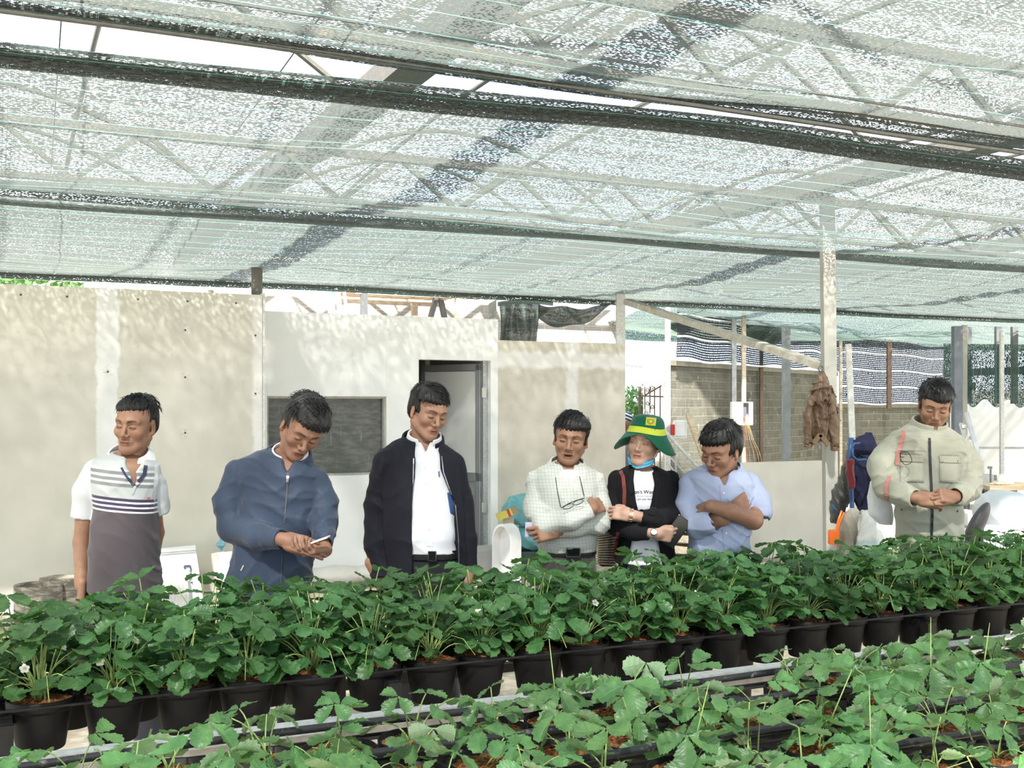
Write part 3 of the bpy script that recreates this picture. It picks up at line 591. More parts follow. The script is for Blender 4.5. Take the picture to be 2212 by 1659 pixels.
def drip(p, z, s0, s1, label, sd):
    rr = random.Random(sd); b = MB(); b.tube([R3(s, p+.006*math.sin(s*2+sd), z+.004*math.sin(s*3.1+sd)) for s in np.linspace(s0, s1, 60)], .0105, 10)
    return obj('drip_pipe', b, DRIP, label=label, cat='irrigation pipe', smooth=True)
n = NB('dusty_black_pipe', .55, .3); f = n.noise(n.obj(), 35., 5, .7); n.col(n.mix(n.sm(f, .55, .75), (.020,.021,.023), (.20,.20,.19))); DRIP = n.m
for i, p in enumerate((2.83, 2.585, 2.335, 2.085, 1.835)): drip(p, ZR+.018, -.6, 4.8, 'black drip pipe behind the %s row of pots on the front bench' % ordinal(i), i)
for i, p in enumerate((3.675, 3.885)): drip(p, ZR+.018, -.6, 5.6, 'black drip pipe behind the %s row of pots on the rear bench' % ordinal(i), 7+i)
# ------------------------------------------------------------------ smooth solids: signed distance fields meshed with surface nets
f32 = np.float32
def A3(v): return np.array(v, dtype=f32)
def d_ell(c, r, R=None):
    c, r = A3(c), A3(r); Rm = None if R is None else np.array(R, dtype=f32)
    def f(P):
        q = P-c
        if Rm is not None: q = q @ Rm
        k0 = np.sqrt(((q/r)**2).sum(1)); k1 = np.sqrt(((q/(r*r))**2).sum(1))+1e-9
        return k0*(k0-1)/k1
    return f
def d_sph(c, r): c = A3(c); return lambda P: np.sqrt(((P-c)**2).sum(1))-r
def d_cap(a, b, ra, rb=None):
    a, b = A3(a), A3(b); rb = ra if rb is None else rb; ab = b-a; L = float((ab**2).sum())+1e-12
    def f(P):
        q = P-a; t = np.clip((q @ ab)/L, 0, 1); return np.sqrt(((q-t[:, None]*ab)**2).sum(1))-(ra+(rb-ra)*t)
    return f
def d_box(c, h, R=None, r=.004):
    c, h = A3(c), A3(h)-r; Rm = None if R is None else np.array(R, dtype=f32)
    def f(P):
        q = P-c
        if Rm is not None: q = q @ Rm
        q = np.abs(q)-h; return np.sqrt((np.maximum(q, 0)**2).sum(1))+np.minimum(q.max(1), 0)-r
    return f
def d_loft(rows, e=2.3):
    """rows: (z, cx, cy, rx, ry) sorted upward; superelliptic sections"""
    rows = sorted(rows); z = A3([r[0] for r in rows]); C = [A3([r[k] for r in rows]) for k in range(1, 5)]
    def f(P):
        cx, cy, rx, ry = [np.interp(P[:, 2], z, c).astype(f32) for c in C]
        k = (np.abs((P[:, 0]-cx)/rx)**e+np.abs((P[:, 1]-cy)/ry)**e)**(1/e)
        d = (k-1)*np.minimum(rx, ry); dz = np.maximum(z[0]-P[:, 2], P[:, 2]-z[-1]); return np.maximum(d, dz)
    return f
def d_halfspace(p, n): p, n = A3(p), A3(n)/np.linalg.norm(n); return lambda P: (P-p) @ n
def xf(f, c, R, s=1.):
    c, Rm = A3(c), np.array(R, dtype=f32)
    return lambda P: f(((P-c) @ Rm)/s)*s
class SDF:
    def __init__(s): s.ops = []
    def add(s, f, k=.0): s.ops.append((0, f, k)); return s
    def sub(s, f, k=.0): s.ops.append((1, f, k)); return s
    def cut(s, f, k=.0): s.ops.append((2, f, k)); return s      # intersection
    def warp(s, g): s.ops.append((3, g, 0)); return s
    def __call__(s, P):
        d = None
        for o, f, k in s.ops:
            if o == 3: d = d+f(P); continue
            q = f(P)
            if d is None: d = q; continue
            if o == 0:
                if k > 0: h = np.clip(.5+.5*(d-q)/k, 0, 1); d = d+(q-d)*h-k*h*(1-h)
                else: d = np.minimum(d, q)
            else:
                if o == 1: q = -q
                if k > 0: h = np.clip(.5-.5*(d-q)/k, 0, 1); d = d+(q-d)*h+k*h*(1-h)
                else: d = np.maximum(d, q)
        return d
def surf(f, lo, hi, h):
    """surface-nets mesh of f<0 inside the box lo..hi at spacing h"""
    lo = A3(lo); n = [int(math.ceil((hi[i]-lo[i])/h/4)) for i in range(3)]; N = [4*q for q in n]
    g = np.stack(np.meshgrid(*[np.arange(q) for q in n], indexing='ij'), -1).reshape(-1, 3)
    cen = (lo+(g*4+1.5)*h).astype(f32); dc = f(cen).astype(f32); near = np.abs(dc) < 7.5*h
    D = np.repeat(np.repeat(np.repeat(dc.reshape(n), 4, 0), 4, 1), 4, 2).copy()
    gb = g[near]; o = np.stack(np.meshgrid(*[np.arange(4)]*3, indexing='ij'), -1).reshape(-1, 3)
    idx = (gb[:, None, :]*4+o[None]).reshape(-1, 3); pts = (lo+idx*h).astype(f32)
    val = np.concatenate([f(pts[i:i+400000]) for i in range(0, len(pts), 400000)]) if len(pts) else np.zeros(0)
    D[idx[:, 0], idx[:, 1], idx[:, 2]] = val
    D[0] = D[-1] = 1; D[:, 0] = D[:, -1] = 1; D[:, :, 0] = D[:, :, -1] = 1
    S = D < 0; c = np.zeros([q-1 for q in N], np.int8)
    for dx in (0, 1):
        for dy in (0, 1):
            for dz in (0, 1): c += S[dx:N[0]-1+dx, dy:N[1]-1+dy, dz:N[2]-1+dz]
    act = np.argwhere((c > 0) & (c < 8)); vid = -np.ones(c.shape, np.int32); vid[act[:, 0], act[:, 1], act[:, 2]] = np.arange(len(act))
    acc = np.zeros((len(act), 3)); cnt = np.zeros(len(act)); corners = [(a, b, d) for a in (0, 1) for b in (0, 1) for d in (0, 1)]
    for i, p in enumerate(corners):
        for q in corners[i+1:]:
            if sum(abs(p[k]-q[k]) for k in range(3)) != 1: continue
            dp = D[act[:, 0]+p[0], act[:, 1]+p[1], act[:, 2]+p[2]]; dq = D[act[:, 0]+q[0], act[:, 1]+q[1], act[:, 2]+q[2]]
            m = (dp < 0) != (dq < 0); t = np.where(m, dp/np.where(dp-dq == 0, 1, dp-dq), 0)
            for k in range(3): acc[:, k] += np.where(m, p[k]+t*(q[k]-p[k]), 0)
            cnt += m
    verts = lo+(act+acc/np.maximum(cnt, 1)[:, None])*h; faces = []
    for ax in range(3):
        b, d = [(1, 2), (2, 0), (0, 1)][ax]; sl = [slice(1, -1)]*3; s2 = list(sl); sl[ax] = slice(0, -1); s2[ax] = slice(1, None)
        A_, B_ = S[tuple(sl)], S[tuple(s2)]; e = np.argwhere(A_ != B_); base = e.copy()
        for k in range(3):
            if k != ax: base[:, k] += 1
        eb = np.zeros(3, int); eb[b] = 1; ed = np.zeros(3, int); ed[d] = 1
        q = [base-eb-ed, base-ed, base, base-eb]; q = np.stack([vid[x[:, 0], x[:, 1], x[:, 2]] for x in q], 1)
        fl = A_[e[:, 0], e[:, 1], e[:, 2]]; q[~fl] = q[~fl][:, ::-1]; faces.append(q)
    F = np.concatenate(faces); F = F[(F >= 0).all(1)]; return verts, F
def np_mesh(name, parts, mats, off, tint=None):
    """parts: list of (verts, faces, material index[, per-vertex colour])"""
    vs, fs, mi, col, o = [], [], [], [], 0
    for q in parts:
        v, f, m = q[:3]; vs.append(v-np.array(off)); fs.append(np.asarray(f)+o); mi.append(np.full(len(f), m, np.int32)); o += len(v)
        col.append(q[3] if len(q) > 3 and q[3] is not None else np.ones((len(v), 3)))
    v = np.concatenate(vs); f = np.concatenate(fs); me = bpy.data.meshes.new(name)
    me.vertices.add(len(v)); me.vertices.foreach_set('co', v.astype(f32).ravel()); me.loops.add(len(f)*4); me.loops.foreach_set('vertex_index', f.astype(np.int32).ravel())
    me.polygons.add(len(f)); me.polygons.foreach_set('loop_start', np.arange(0, len(f)*4, 4, dtype=np.int32)); me.polygons.foreach_set('loop_total', np.full(len(f), 4, np.int32))
    for m in mats: me.materials.append(m)
    me.polygons.foreach_set('material_index', np.concatenate(mi)); me.polygons.foreach_set('use_smooth', np.ones(len(f), bool)); me.update()
    c = np.concatenate(col); at = me.color_attributes.new('Tint', 'FLOAT_COLOR', 'POINT'); at.data.foreach_set('color', np.concatenate([c, np.ones((len(c), 1))], 1).astype(f32).ravel())
    me.validate(); return me
def np_obj(name, parts, mats, parent, label=None):
    off = ROOT[parent.name]; me = np_mesh(name, parts, mats, off); o = bpy.data.objects.new(name, me); COL.objects.link(o); o.parent = parent; ROOT[o.name] = off
    return tag(o, label)
def folds3(amp, dirs, seed=0):
    """cloth folds: sum of warped ridges. dirs: list of (kx,ky,kz) wave vectors in rad/m"""
    r = random.Random(seed); v3 = lambda k: A3((r.uniform(-k, k), r.uniform(-k, k), r.uniform(-k, k)))
    ds = [(A3(d)*.8, r.uniform(0, 6), v3(14), v3(26), v3(11), r.uniform(0, 6)) for d in list(dirs)+[(dirs[0][2]*.5, 5, -dirs[0][0]*.6)]]
    def g(P):
        o = np.zeros(len(P), f32)
        for d, a, w1, w2, w3, b in ds:
            s = np.sin(P @ d+a+2.2*np.sin(P @ w1+b)+.9*np.sin(P @ w2+a)); m = np.clip(.25+np.sin(P @ w3+b)*.9, 0, 1); o += ((1-np.abs(s))**1.6-.3)*m
        return -amp*o
    return g
def smoothstep(a, b, x): t = np.clip((x-a)/(b-a), 0, 1); return t*t*(3-2*t)
# ------------------------------------------------------------------ heads (local frame: x = picture right when facing the viewer, -y = face forward, z up, origin mid-head)
def Rhead(yaw, pitch, roll):
    """degrees; yaw>0 turns the face to picture right, pitch>0 bows, roll>0 tips the crown to picture right"""
    return Matrix.Rotation(math.radians(roll), 3, 'Y') @ Matrix.Rotation(math.radians(yaw), 3, 'Z') @ Matrix.Rotation(math.radians(pitch), 3, 'X')
def head_sdf(o):
    w = o.get('w', 1.); S = SDF(); jw = o.get('jaw', 1.)
    S.add(d_ell((0, .016, .036), (.073*w, .091, .083))); S.add(d_ell((0, -.022, .030), (.062*w, .060, .068)), .03)
    S.add(d_ell((0, -.026, -.030), (.058*w, .056, .070)), .025)
    for x in (-1, 1):
        S.add(d_cap((x*.052*jw, .008, -.050), (x*.020, -.064, -.092), .020, .018), .028)
        S.add(d_sph((x*.043*w, -.058, -.022), .022-.003*o.get('soft', 0)), .022+.008*o.get('soft', 0))                       # cheekbone
        S.add(d_cap((x*.012, -.083, .026), (x*.046*w, -.066, .026), .010-.004*o.get('soft', 0), .010-.003*o.get('soft', 0)), .016)   # brow ridge
    S.add(d_cap((0, -.072, -.090), (0, -.074, -.094), .019), .022)                  # chin
    for x in (-1, 1): S.sub(d_ell((x*.031*w, -.096-.003*o.get('soft', 0), .004), (.017, .018, .011)), .014)  # sockets
    S.add(d_cap((0, -.080+.003*o.get('soft', 0), .016-.006*o.get('soft', 0)), (0, -.101+.003*o.get('soft', 0), -.026), .0065, .0095-.001*o.get('soft', 0)), .010)             # nose
    S.add(d_sph((0, -.103, -.030), .0095), .006)
    for x in (-1, 1): S.add(d_ell((x*.0125*o.get('nose', 1.), -.091, -.034), (.0088, .011, .0075)), .005); S.sub(d_sph((x*.0065, -.102, -.0405), .0032), .003)
    S.add(d_ell((0, -.076, -.062), (.027, .018, .017)), .012)                        # muzzle
    op = o.get('open', 0.)
    S.add(d_ell((0, -.0905, -.0575), (.0215, .0075, .0048)), .004); S.add(d_ell((0, -.0885, -.0690-op), (.018, .0078, .0056)), .004)
    if op: S.sub(d_ell((0, -.093, -.0632-op*.5), (.017, .014, .0022+op*.45)), .002)
    else: S.sub(d_ell((0, -.0985, -.0632), (.021, .0045, .0011)), .002)
    for x in (-1, 1):                                                                 # eyes: lid domes
        S.add(d_ell((x*.0315*w, -.0745, .001), (.0150, .0115, .0100)), .004)
        e = Matrix.Rotation(x*.32, 3, 'Z') @ Matrix.Rotation(-.12, 3, 'X')
        S.add(d_ell((x*.0765*w, .012, -.006), (.0075, .018, .031), e), .006); S.sub(d_ell((x*.0835*w, .006, -.002), (.006, .010, .019), e), .004)
        S.add(d_sph((x*.075*w, .004, -.030), .0085), .006)
    return S
def skin_tint(L, o):
    """L: head-local points -> multiplicative colour: lips, brows, lashes, cheeks, stubble"""
    x, y, z = L[:, 0], L[:, 1], L[:, 2]; ax = np.abs(x); w = o.get('w', 1.); c = np.ones((len(L), 3)); fr = smoothstep(-.045, -.06, y)
    def mul(m, col): 
        for k in range(3): c[:, k] *= 1-m*(1-col[k])
    op = o.get('open', 0.)
    lip = fr*(1-smoothstep(.018, .023, ax))*(1-smoothstep(.0075, .0105, np.abs(z+.0635+op*.5-(op*.5)*0)/(1+op*60)))*smoothstep(-.082, -.088, y)
    mul(lip*.85, o.get('lip', (.72, .48, .46)))
    ml = fr*(1-smoothstep(.016, .022, ax))*(1-smoothstep(.0012+op*.5, .0032+op*.6, np.abs(z+.0632+op*.5))); mul(ml*.9, (.25, .12, .10))
    bz = .0265-.012*(ax/w-.030)**2/.0004*.35+.002*(ax > .03); bw = .0046*(1.25-ax/.065)
    br = fr*smoothstep(.011, .015, ax)*(1-smoothstep(.046*w, .052*w, ax))*(1-smoothstep(bw*.7, bw*1.5, np.abs(z-bz))); mul(br*o.get('brow', .85), (.10, .09, .09))
    ez = .001 if not o.get('down') else -.0045; ex = ax-.0315*w
    arc = ez-.0028*(ex/.014)**2*(1 if not o.get('down') else -1)*(1 if not o.get('down') else .8); half = o.get('eye', .0012)
    la = fr*(1-smoothstep(.0135, .0155, np.abs(ex)))*(1-smoothstep(half, half+.0018, np.abs(z-arc)))*smoothstep(-.070, -.0745, y); mul(la*.95, (.09, .07, .07))
    cr = fr*(1-smoothstep(.012, .015, np.abs(ex)))*(1-smoothstep(.0008, .002, np.abs(z-.0125+.003*(ex/.013)**2))); mul(cr*.3, (.4, .3, .28))
    so = fr*np.exp(-((ex/.017)**2+((z-.002)/.014)**2)); mul(so*.22, (.55, .42, .40))
    st = fr*np.exp(-((ax/.045)**2))*smoothstep(-.035, -.05, z)*(1-lip); mul(st*o.get('stubble', .12), (.55, .55, .58))
    ns = np.exp(-(((ax-.0065)/.004)**2+((z+.0405)/.0035)**2))*smoothstep(-.09, -.098, y); mul(ns*.8, (.3, .2, .18))
    ck = fr*np.exp(-(((ax-.042)/.02)**2+((z+.03)/.022)**2)); mul(ck*.18, (1., .80, .76)); ea = smoothstep(.068*w, .078*w, ax); mul(ea*.2, (1., .72, .68))
    return c
def m_skin(name, c, rough=.5):
    n = NB(name, rough, .4); a = n.n('Attribute', attribute_name='Tint'); f = n.noise(n.obj(), 40., 4)
    base = n.mix(n.sm(f, .3, .7), tuple(x*.92 for x in c), tuple(x*1.06 for x in c)); m = n.n('Mix', data_type='RGBA', blend_type='MULTIPLY'); m.inputs[0].default_value = 1
    n.set(m.inputs[6], base); n.set(m.inputs[7], a.outputs['Color']); n.col(m.outputs[2]); n.b.inputs['Subsurface Weight'].default_value = .12; n.b.inputs['Subsurface Radius'].default_value = (.01, .004, .002); n.b.inputs['Subsurface Scale'].default_value = .6
    n.bump(n.noise(n.obj(), 260., 2), .12, .002); return n.m
def m_hair(name='black_hair', grey=0.):
    n = NB(name, .40, .35); f = n.noise(n.scale(n.obj(), (90, 30, 60)), 4., 3); n.col(n.mix(n.sm(f, .4, .65+.1*(1-grey)), (.006, .0055, .0055), (.018+.10*grey, .017+.10*grey, .018+.10*grey))); n.b.inputs['Anisotropic'].default_value = .3
    n.bump(f, .5, .003); return n.m
def hair_sdf(o):
    """cap following the skull; hairline from the style numbers"""
    w = o.get('w', 1.); fh = o.get('hairline', .052); side = o.get('side', -.004); vol = o.get('vol', .012); back = o.get('back', -.065); S = SDF()
    S.add(d_ell((0, .018, .038), (.073*w+vol*.75, .091+vol, .083+vol*1.05))); S.add(d_ell((o.get('part', .02), -.030, .066), (.056*w+vol*.4, .050+vol*.5, .040+vol*.7)), .02)
    S.add(d_ell((0, .050, -.010), (.064*w+vol*.4, .056+vol*.4, .062)), .02)
    def face(P):   # region without hair (negative inside)
        x, y, z = P[:, 0], P[:, 1], P[:, 2]; ax = np.abs(x)
        jag = .003*np.sin(x*330+z*90)+.0025*np.sin(x*610+1.3); line = fh+jag-.25*np.maximum(0, ax-.050*w)-o.get('slant', 0)*x-o.get('fringe', .0)*np.exp(-((x-o.get('fx', 0))/.03)**2)
        sb_ = side+jag+.30*(y+.01); front = np.maximum(y+.030-.35*(z-.03), z-line)
        low = np.maximum(z-sb_, y-.040); bk = np.maximum(z-back-.004*np.sin(x*200), -1)
        return np.minimum(np.minimum(front, low), bk)
    S.warp(lambda P: vol*o.get('taper', .75)*(1-smoothstep(-.004, .026, face(P)))); r = random.Random(o.get('seed', 1)); a, b = r.uniform(0, 6), r.uniform(0, 6)
    def tuft(P):
        an = np.arctan2(P[:, 0]-o.get('part', .02)*1.5, -(P[:, 1]-.05)); el = P[:, 2]*18
        return -.0016*np.abs(np.sin(an*17+a+np.sin(el+an*3)*1.2))-.0022*np.sin(an*7+b+el*.4)-.0012*np.sin(an*39+el*.8)
    S.warp(tuft); S.sub(face, .003); return S
def tufts(o, n=260):
    """loose tapering locks on top of the cap, swept from the parting forward"""
    r = random.Random(o.get('seed', 1)+5); b = MB(); w = o.get('w', 1.); vol = o.get('vol', .012); dx = o.get('sweep', .4)
    for i in range(n):
        th = r.uniform(0, 6.28); ph = r.uniform(0, 1.15); q = Vector((math.sin(ph)*math.cos(th)*(.073*w+vol*.75), .018+math.sin(ph)*math.sin(th)*(.091+vol), .038+math.cos(ph)*(.083+vol)))
        if q.y < -.035 and q.z < o.get('hairline', .05)+.030: continue
        nrm = Vector((q.x/.0064, (q.y-.018)/.0095, (q.z-.038)/.008)).normalized(); fl = Vector((dx, -1, -.15)); 
        if q.y > .03: fl = Vector((dx*.3, .6, -1))
        elif abs(q.x) > .055: fl = Vector((.2*(1 if q.x > 0 else -1), -.5, -1))
        t = (fl-nrm*fl.dot(nrm)).normalized(); t = (t+Vector((r.uniform(-.3, .3), r.uniform(-.3, .3), r.uniform(-.1, .1)))).normalized(); L = r.uniform(.030, .058)
        me_ = o.get('messy', 1); p0 = q-nrm*.004; p1 = q+t*L*.5+nrm*(.0006+L*L*1.2+r.uniform(0, .0016)*me_); p2 = q+t*L-nrm*(.0045-.004*r.random()*(me_-.6))
        b.tube([p0, p1, p2], [.0013, .0014, .0003], 4)
    return b
# ------------------------------------------------------------------ hands: palm + five jointed fingers
def hand_parts(wrist, palm_dir, palm_n, side, curls, thumb=(.5, .6), spread=.1, s=1., fcurl=None):
    """returns list of primitives. wrist point, direction wrist->knuckles, palm normal (towards the palm side), side=+1: thumb lies along cross(palm_dir, palm_n)"""
    d = Vector(palm_dir).normalized(); n = Vector(palm_n); n = (n-d*n.dot(d)).normalized(); x = d.cross(n).normalized()*side; w = Vector(wrist); out = []
    R = np.array([[x[i], d[i], n[i]] for i in range(3)])
    c = w+d*.045*s; out.append((d_box(c, (.038*s, .046*s, .013*s), R, .011*s), .012))
    out.append((d_cap(w-d*.02*s, w+d*.02*s, .024*s, .026*s), .015))
    out.append((d_cap(w+d*.02*s+x*.020*s+n*.006*s, w+d*.045*s+x*.026*s+n*.007*s, .015*s, .013*s), .010))
    lens = [(.040, .024, .020), (.045, .028, .021), (.041, .026, .020), (.032, .019, .018)]; xs = [.029, .0105, -.009, -.028]; rr_ = [.0092, .0094, .0088, .0080]
    for i in range(4):
        cu = curls[i] if isinstance(curls, (list, tuple)) else curls; p = w+d*(.086-.004*abs(i-1))*s+x*xs[i]*s; a = 0; dirx = x*((1.2-i)*spread)
        base = (d+dirx).normalized(); q = p-d*.02*s; out.append((d_cap(q, p, rr_[i]*1.05*s, rr_[i]*1.08*s), .006)); prev = p
        for j, L in enumerate(lens[i]):
            a += cu*(1.0, 1.15, .75)[j]; v = base*math.cos(a)+n*math.sin(a); nx = prev+v*L*s; r0 = rr_[i]*(1-.08*j)*s
            out.append((d_cap(prev, nx, r0*1.04, r0*.90), .0025)); prev = nx
    tb = w+d*.022*s+x*.026*s+n*.006*s; ta, tc = thumb; v = (d*math.cos(ta*1.3)+x*math.sin(ta*1.3)*.9+n*tc*.5).normalized(); p1 = tb+v*.036*s; out.append((d_cap(tb, p1, .0135*s, .0115*s), .010))
    v2 = (v*.8+d*.45+n*tc*.5-x*.2*tc).normalized(); p2 = p1+v2*.030*s; out.append((d_cap(p1, p2, .0112*s, .0098*s), .003)); v3 = (v2+d*.2+n*tc*.35-x*.2*tc).normalized(); out.append((d_cap(p2, p2+v3*.024*s, .0100*s, .0082*s), .0025))
    return out
def bbox(pts, m): pts = np.array([tuple(p) for p in pts]); return pts.min(0)-m, pts.max(0)+m
EYEW = M('eye_white', (.70,.68,.64), .25, .02); IRIS = M('dark_iris', (.02,.012,.008), .15, .1, 8., 0, .6)
class Person:
    def __init__(s, Y, px, label, skin, name='person'):
        s.Y = Y; s.k = Y/F_PX; s.label = label; s.root = empty(name, (float(s.j(px, 900).x), Y, 0), label, 'person'); s.skin = skin; s.parts = []; s.o = {}
    def j(s, px, py, dy=0.): # a joint at a picture position, dy metres beyond the person's own distance
        return W(px, py, s.Y+dy)
    def r(s, n): return n*s.k
    def z(s, py, dy=0.): return CZ-(py-HY)/F_PX*(s.Y+dy)
    def head(s, px, py, yaw, pitch, roll, scale=1., dy=0., **o):
        s.o = o; s.hc = s.j(px, py, dy); s.R = Rhead(yaw-math.degrees(math.atan((px-CX)/F_PX)), pitch, roll); s.hs = scale; s.hf = xf(head_sdf(o), s.hc, s.R, scale); return s
    def hl(s, v): return s.hc+s.R @ (Vector(v)*s.hs)
    def neck(s, base, r0=.058, r1=.052, low=None):
        S = SDF(); S.add(s.hf); top = s.hl((0, .036, -.045)); S.add(d_cap(top, Vector(base)+Vector((0, .012, 0)), r1*.90, r0*.96), .014)
        for q in (low or []): S.add(q[0], q[1])
        S.add(d_ell(tuple(Vector(base)+Vector((0, .02, -.07))), (.14, .075, .085)), .04)
        lo, hi = bbox([s.hc, base], .155); lo[2] = base[2]-.17; hi[2] = s.hc[2]+.15
        v, f = surf(S, lo, hi, .0034); L = (v-np.array(s.hc)) @ np.array(s.R)/s.hs; near = np.linalg.norm(L, axis=1) < .16; t = np.ones((len(v), 3)); t[near] = skin_tint(L[near], s.o); s.parts.append((v, f, 0, t)); 
        if s.o.get('openeye'):
            b = MB()
            for x in (-1, 1):
                g = s.o.get('gaze', 0); c = Vector((x*.0315*s.o.get('w', 1.), -.0765, .0008)); b.lathe((0,0,0), [(0, -.0102), (.0075, -.0068), (.0101, 0), (.0075, .0068), (0, .0102)], 12)
        return s
    def eyes(s, openness=.0022, gaze=(0, 0)):
        """narrow open eyes: white lens with dark iris set between the lids"""
        for x in (-1, 1):
            c = Vector((x*.0315*s.o.get('w', 1.), -.0752, .0006)); rows = []
            S = SDF(); S.add(d_ell(tuple(c), (.0118, .0116, openness))); v, f = surf(S, np.array(c)-.015, np.array(c)+.015, .0011)
            v2 = v @ np.array(s.R).T*s.hs+np.array(s.hc); dark = np.hypot(v[:, 0]-c.x-gaze[0], v[:, 2]-c.z-gaze[1]) < .0048; t = np.where(dark[:, None], np.array([[.05, .035, .03]]), np.array([[1.15, 1.25, 1.35]])); s.parts.append((v2, f, 0, t))
        return s
    def hair(s, mat=None, n=260, **kw):
        o = dict(s.o); o.update(kw); S = hair_sdf(o); v, f = surf(S, (-.12, -.115, -.12), (.12, .145, .165), .0032); v = v @ np.array(s.R).T*s.hs+np.array(s.hc)
        parts = [(v, f, 0)]; 
        if n:
            b = tufts(o, n); R = np.array(s.R); tv = np.array(b.v) @ R.T*s.hs+np.array(s.hc); fq = [q if len(q) == 4 else None for q in b.f]; fq = np.array([q for q in fq if q is not None]); parts.append((tv, fq, 0))
        return np_obj('hair', parts, [mat or HAIR], s.root)
    def limb(s, pts, rad, hand=None, h=.0038, forearm_only=True):
        S = SDF(); P_ = [Vector(p) for p in pts]
        for i in range(len(P_)-1): S.add(d_cap(P_[i], P_[i+1], rad[i], rad[i+1]), .01)
        q = list(P_)
        if hand:
            for f, k in hand['prims']: S.add(f, k)
            q.append(hand['c']+Vector((.1, .1, .1))); q.append(hand['c']-Vector((.1, .1, .1)))
        lo, hi = bbox(q, .05); v, f = surf(S, lo, hi, h); s.parts.append((v, f, 0)); return s
    def hand(s, wrist, d, n, side, curls=.5, scale=1., **k):
        return {'prims': hand_parts(wrist, d, n, side, curls, s=scale, **k), 'c': Vector(wrist)+Vector(d).normalized()*.08}
    def finish_body(s, loft=None, legs=None):
        if loft: v, f = surf(SDF().add(d_loft(loft)), *bbox([(r[1]+a*r[3], r[2]+b*r[4], r[0]) for r in loft for a in (-1, 1) for b in (-1, 1)], .03), .014); s.parts.append((v, f, 0))
        return np_obj('body', s.parts, [s.skin], s.root)
    def cloth(s, name, S, lo, hi, mat, h=.0055, label=None, mats=None):
        v, f = surf(S, lo, hi, h); return np_obj(name, [(v, f, 0)], mats or [mat], s.root, label)
    def rows(s, R, depth, dy=0.):
        """rows of (py, left px, right px[, depth]) -> loft rows"""
        out = []
        for q in R:
            py, a, b = q[:3]; dp = q[3] if len(q) > 3 else depth; d0 = q[4] if len(q) > 4 else dy; Y = s.Y+d0; out.append((CZ-(py-HY)/F_PX*Y, ((a+b)/2-CX)/F_PX*Y, Y, (b-a)/2/F_PX*Y, dp))
        return out
    def trousers(s, waist, wpx, mat, spread=.09, belt=None, foot=M('black_shoe', (.02,.02,.022), .4, .3)):
        """waist: py of the waistline, wpx: (left,right) pixels"""
        zt = s.z(waist); cx = ((wpx[0]+wpx[1])/2-CX)*s.k; hw = (wpx[1]-wpx[0])/2*s.k; S = SDF()
        S.add(d_loft([(zt-.30, cx, s.Y, hw*1.0, .10), (zt-.16, cx, s.Y+.01, hw*1.08, .125), (zt, cx, s.Y, hw*.98, .105)]))
        for x in (-1, 1): S.add(d_cap((cx+x*hw*.48, s.Y, zt-.2), (cx+x*spread, s.Y-.01, .48), .088, .066), .03); S.add(d_cap((cx+x*spread, s.Y-.01, .48), (cx+x*spread*1.1, s.Y+.02, .07), .066, .056), .03)
        S.cut(d_halfspace((0, 0, .05), (0, 0, -1))); S.warp(folds3(.004, [(30, 10, 60), (-45, 0, 40)], int(waist)))
        v, f = surf(S, (cx-hw*1.3, s.Y-.2, .0), (cx+hw*1.3, s.Y+.2, zt+.03), .010); np_obj('trousers', [(v, f, 0)], [mat], s.root)
        for x in (-1, 1):
            q = SDF().add(d_ell((cx+x*spread*1.1, s.Y-.05, .035), (.045, .14, .045))).cut(d_halfspace((0, 0, .002), (0, 0, -1)), .004); v, f = surf(q, (cx+x*spread*1.1-.07, s.Y-.22, -.01), (cx+x*spread*1.1+.07, s.Y+.12, .1), .008); np_obj('shoe', [(v, f, 0)], [foot], s.root)
        return cx, hw, zt
    def strip(s, name, target, pts, width, mat, th=.0025, n=6, lift=.001, label=None, closed=False):
        """ribbon draped on a clothing mesh along picture points"""
        b = MB(); bv = bvh(target); pp = []
        for i in range(len(pts)-1):
            for k in range(n): t = k/n; pp.append((pts[i][0]*(1-t)+pts[i+1][0]*t, pts[i][1]*(1-t)+pts[i+1][1]*t))
        pp.append(pts[-1][:2]); C0 = Vector((0, 0, CZ)); L, Rr = [], []
        for i, p in enumerate(pp):
            a, c = pp[max(0, i-1)], pp[min(len(pp)-1, i+1)]; t = Vector((c[0]-a[0], c[1]-a[1])).normalized(); nn = Vector((-t.y, t.x)); hw = width/2/s.k
            for lst, sg in ((L, -1), (Rr, 1)): q = s.hit(bv, p[0]+nn.x*hw*sg, p[1]+nn.y*hw*sg); lst.append(q+(C0-q).normalized()*(th+lift))
        vs = []; 
        for a, c in zip(L, Rr): m = (C0-a).normalized()*(th*1.6); vs += [a, c, c-m, a-m]
        k = len(L); fs = [(i*4+j, i*4+(j+1) % 4, (i+1)*4+(j+1) % 4, (i+1)*4+j) for i in range(k-1) for j in range(4)]+[(3, 2, 1, 0), ((k-1)*4, (k-1)*4+1, (k-1)*4+2, (k-1)*4+3)]
        b.add(vs, fs); return obj(name, b, mat, s.root, label=label, smooth=False)
    def hit(s, bv, px, py):
        o = Vector((0, 0, CZ)); d = (W(px, py, s.Y)-o).normalized(); h = bv.ray_cast(o, d)
        return h[0] if h[0] is not None else W(px, py, s.Y-.10)
